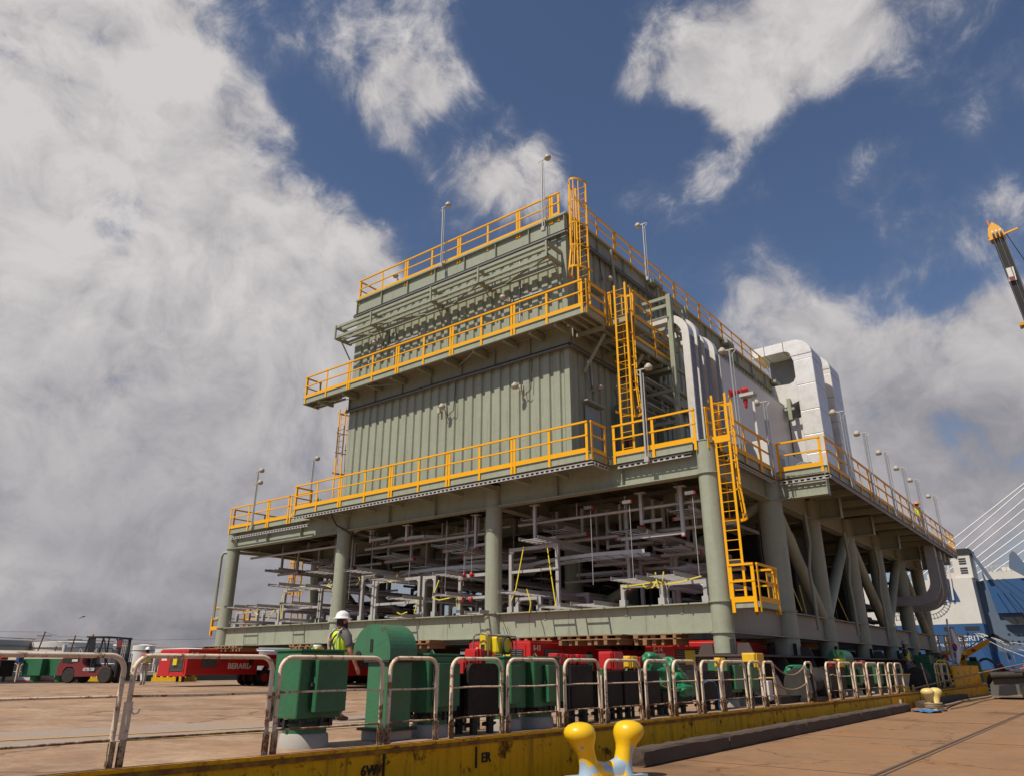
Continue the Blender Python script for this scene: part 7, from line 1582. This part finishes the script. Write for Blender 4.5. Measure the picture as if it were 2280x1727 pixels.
for s in (-0.22,0,0.22): B().cyl((hp.x+s-0.05,hp.y-0.45,hp.z+0.35),(hp.x+s+0.05,hp.y-0.45,hp.z+0.35),0.28,n=14).build('sheave','strut',cr_)
B().bar((hp.x-0.55,hp.y-0.3,hp.z+0.05),(hp.x+1.2,hp.y-0.3,hp.z+0.35),0.12).build('head_arm','crane_yellow',cr_); B().cyl((hp.x-0.3,hp.y,hp.z+1.2),(hp.x-0.35,hp.y,hp.z+1.75),0.06,n=6).build('mast_light','orange',cr_)
w_ = Bt.lerp(Hd,0.87)+Vector((-0.05,-0.45,0)); B().box(w_.x-0.22,w_.x+0.22,w_.y-0.02,w_.y+0.02,w_.z-0.5,w_.z+0.5).build('boom_sign','white_paint',cr_); B().box(w_.x-0.15,w_.x+0.15,w_.y-0.04,w_.y-0.021,w_.z-0.48,w_.z-0.2).build('boom_sign','red_dull',cr_)
for s in (-0.25,0.05,0.3): B().cyl(hp+Vector((s,-0.5,0.2)), Bt+Vector((s*1.6,-0.65,0)), 0.025, n=4).build('hoist_rope','galv_dark',cr_)
B().cyl(hp+Vector((0.5,-0.3,0.2)), Vector((5.5,57,9)), 0.025, n=4).build('hoist_rope','black',cr_)
B().bbox(0.5,9.5,56,59.5,1.5,3.4,0.1).bbox(6.5,10,56,59.5,3.42,5.0,0.1).build('upper_body','crane_yellow',cr_); B().bbox(-1.0,14,56.2,59.2,0.9,1.48,0.05).build('carrier','crane_dark',cr_)
for x in (0.5,2.2,5,7,10,12): wheel(cr_, x, 56.3, 0.85, 0.62, 0.45, 'y', 'strut')
# small yellow knuckle crane behind the bulwark
kc = thing('knuckle_crane', 'yellow knuckle boom lifting crane behind the yellow bulwark, in front of the ship', 'crane', (-8.2,60,0.2))
def bm(p, q, w0, w1, m, nm):
    p = Vector(p); q = Vector(q); d = (q-p).normalized(); u = Vector((0,0,1)); a = Vector((0,1,0)); n_ = d.cross(a).normalized(); b = B()
    vs = []
    for c, w in ((p,w0),(q,w1)):
        for sy, sn in ((-1,-1),(1,-1),(1,1),(-1,1)): vs.append(c+a*(0.14*sy)+n_*(w/2*sn))
    b._add(vs, [(0,1,2,3),(7,6,5,4),(0,4,5,1),(1,5,6,2),(2,6,7,3),(3,7,4,0)]); return b.build(nm, m, kc)
bm((-8.50,60,2.15),(-6.62,60,3.18),0.42,0.26,'crane_yellow','main_boom'); bm((-8.55,60,2.35),(-8.15,60,1.40),0.50,0.44,'crane_yellow','crane_column')
bm((-6.72,60,3.34),(-6.30,60,3.55),0.12,0.12,'black','knuckle'); bm((-6.35,60,3.58),(-5.75,60,3.16),0.18,0.14,'black','outer_boom'); bm((-5.75,60,3.16),(-5.50,60,3.05),0.22,0.12,'black','hook_block')
B().cyl((-8.45,59.8,2.45),(-6.75,59.8,3.42),0.03,n=6).build('ram','black',kc); B().box(-7.75,-7.5,59.84,59.855,2.50,2.68).build('red_badge','red',kc); B().cyl((-5.50,60,3.0),(-5.42,60,1.85),0.022,n=5).build('hoist_chain','fence_rust',kc); B().bbox(-8.6,-6.9,59.4,60.8,0.6,1.38,0.04).build('crane_base','crane_yellow',kc)
for k in range(12): pass
tag(B().tube([(-6.0,60.2,3.1),(-5.9,60.2,2.4),(-5.8,60.2,1.8)],0.022,5).build('yellow_chain','crate_yellow'),'hanging yellow chain at the tip of the small yellow crane','chain')
# maroon machinery on the far quay
for k, (x, y, w, h, lab) in enumerate(((-6.6,62,1.7,1.25,'maroon machine frame with round openings behind the bulwark'),(-5.4,64,1.8,1.15,'maroon reel machine right of the small yellow crane'),(-4.0,63,2.2,1.2,'maroon machine at the right edge behind the grey machine'))):
    t = thing('machine', lab, 'machinery', (x,y,0.2), 'maroon machines on the far quay')
    B().bbox(x-w/2,x+w/2,y-0.6,y+0.6,0.25,0.25+h*0.55,0.05).build('base_frame','maroon',t)
    for s in (-0.3,0.25): B().tube([(x+s*w+0.36*math.cos(i*math.pi/8),y-0.65,0.95+0.40*math.sin(i*math.pi/8)) for i in range(16)],0.07,7,closed=True).build('hoop','maroon',t)
    B().cyl((x-0.1,y-0.7,h+0.2),(x+0.35,y-0.7,h+0.35),0.2,n=12).build('drum','maroon',t)
t = thing('tyre', 'upright grey-green tyre ring behind the bulwark', 'tyre', (-7.2,59.2,0.9)); B().tube([(-6.9+0.62*math.cos(i*math.pi/14),58.6,1.1+0.95*math.sin(i*math.pi/14)) for i in range(28)],0.08,8,closed=True).build('ring','fender_grey',t)
t = thing('green_winch', 'small green winch behind the bulwark top', 'winch', (-7.6,58,1.6)); B().bbox(-7.9,-7.2,58,58.6,0.7,1.95,0.04).build('body','green_old',t); B().cyl((-7.7,57.9,2.05),(-7.3,57.9,2.05),0.12,n=10).build('drum','black',t)
# grey machine cut by the right edge
gm = thing('loader', 'dirty grey wheeled machine front cut off by the right edge of the photo', 'loader', (-3.6,43,0.2))
B().prism([(-5.0,0.34),(-4.72,0.32),(-3.2,0.50),(-1.5,0.55),(-1.5,1.35),(-4.0,1.28),(-4.75,1.10),(-4.98,0.8)],'y',42.0,44.5).build('bucket_body','grey_machine',gm)
B().prism([(-4.72,0.36),(-4.0,0.40),(-4.0,0.86),(-4.62,0.78)],'y',41.94,41.998).prism([(-3.85,0.5),(-2.6,0.5),(-2.6,0.95),(-3.85,0.9)],'y',41.94,41.998).build('recess','black',gm)
B().cyl((-4.85,41.9,1.20),(-3.6,41.9,1.26),0.15,n=14).cyl((-3.9,41.85,1.38),(-1.8,41.85,1.36),0.10,n=12).build('roller','rubber',gm)
B().bbox(-3.2,-1.0,42.3,46,1.36,1.7,0.1).build('upper_body','grey_machine',gm); B().box(-5.0,-1.5,41.93,41.999,0.30,0.36).build('lip','galv_dark',gm)
wheel(gm, -3.5, 41.9, 0.52, 0.32, 0.5, 'y', 'strut'); wheel(gm, -1.6, 43.5, 0.62, 0.42, 0.5, 'y', 'strut')
t = thing('windscreen_vehicle', 'dark vehicle roof behind the grey machine at the right edge', 'vehicle', (-4.0,62,0.2)); B().prism([(-4.9,0.9),(-4.6,1.3),(-4.1,1.75),(-2.0,1.8),(-2.0,0.9)],'y',58,60).build('cab','black',t); B().prism([(-4.62,1.05),(-4.35,1.4),(-4.1,1.62),(-3.9,1.62),(-3.9,1.05)],'y',57.95,57.998).build('window','glass',t)

bpy.context.view_layer.update()
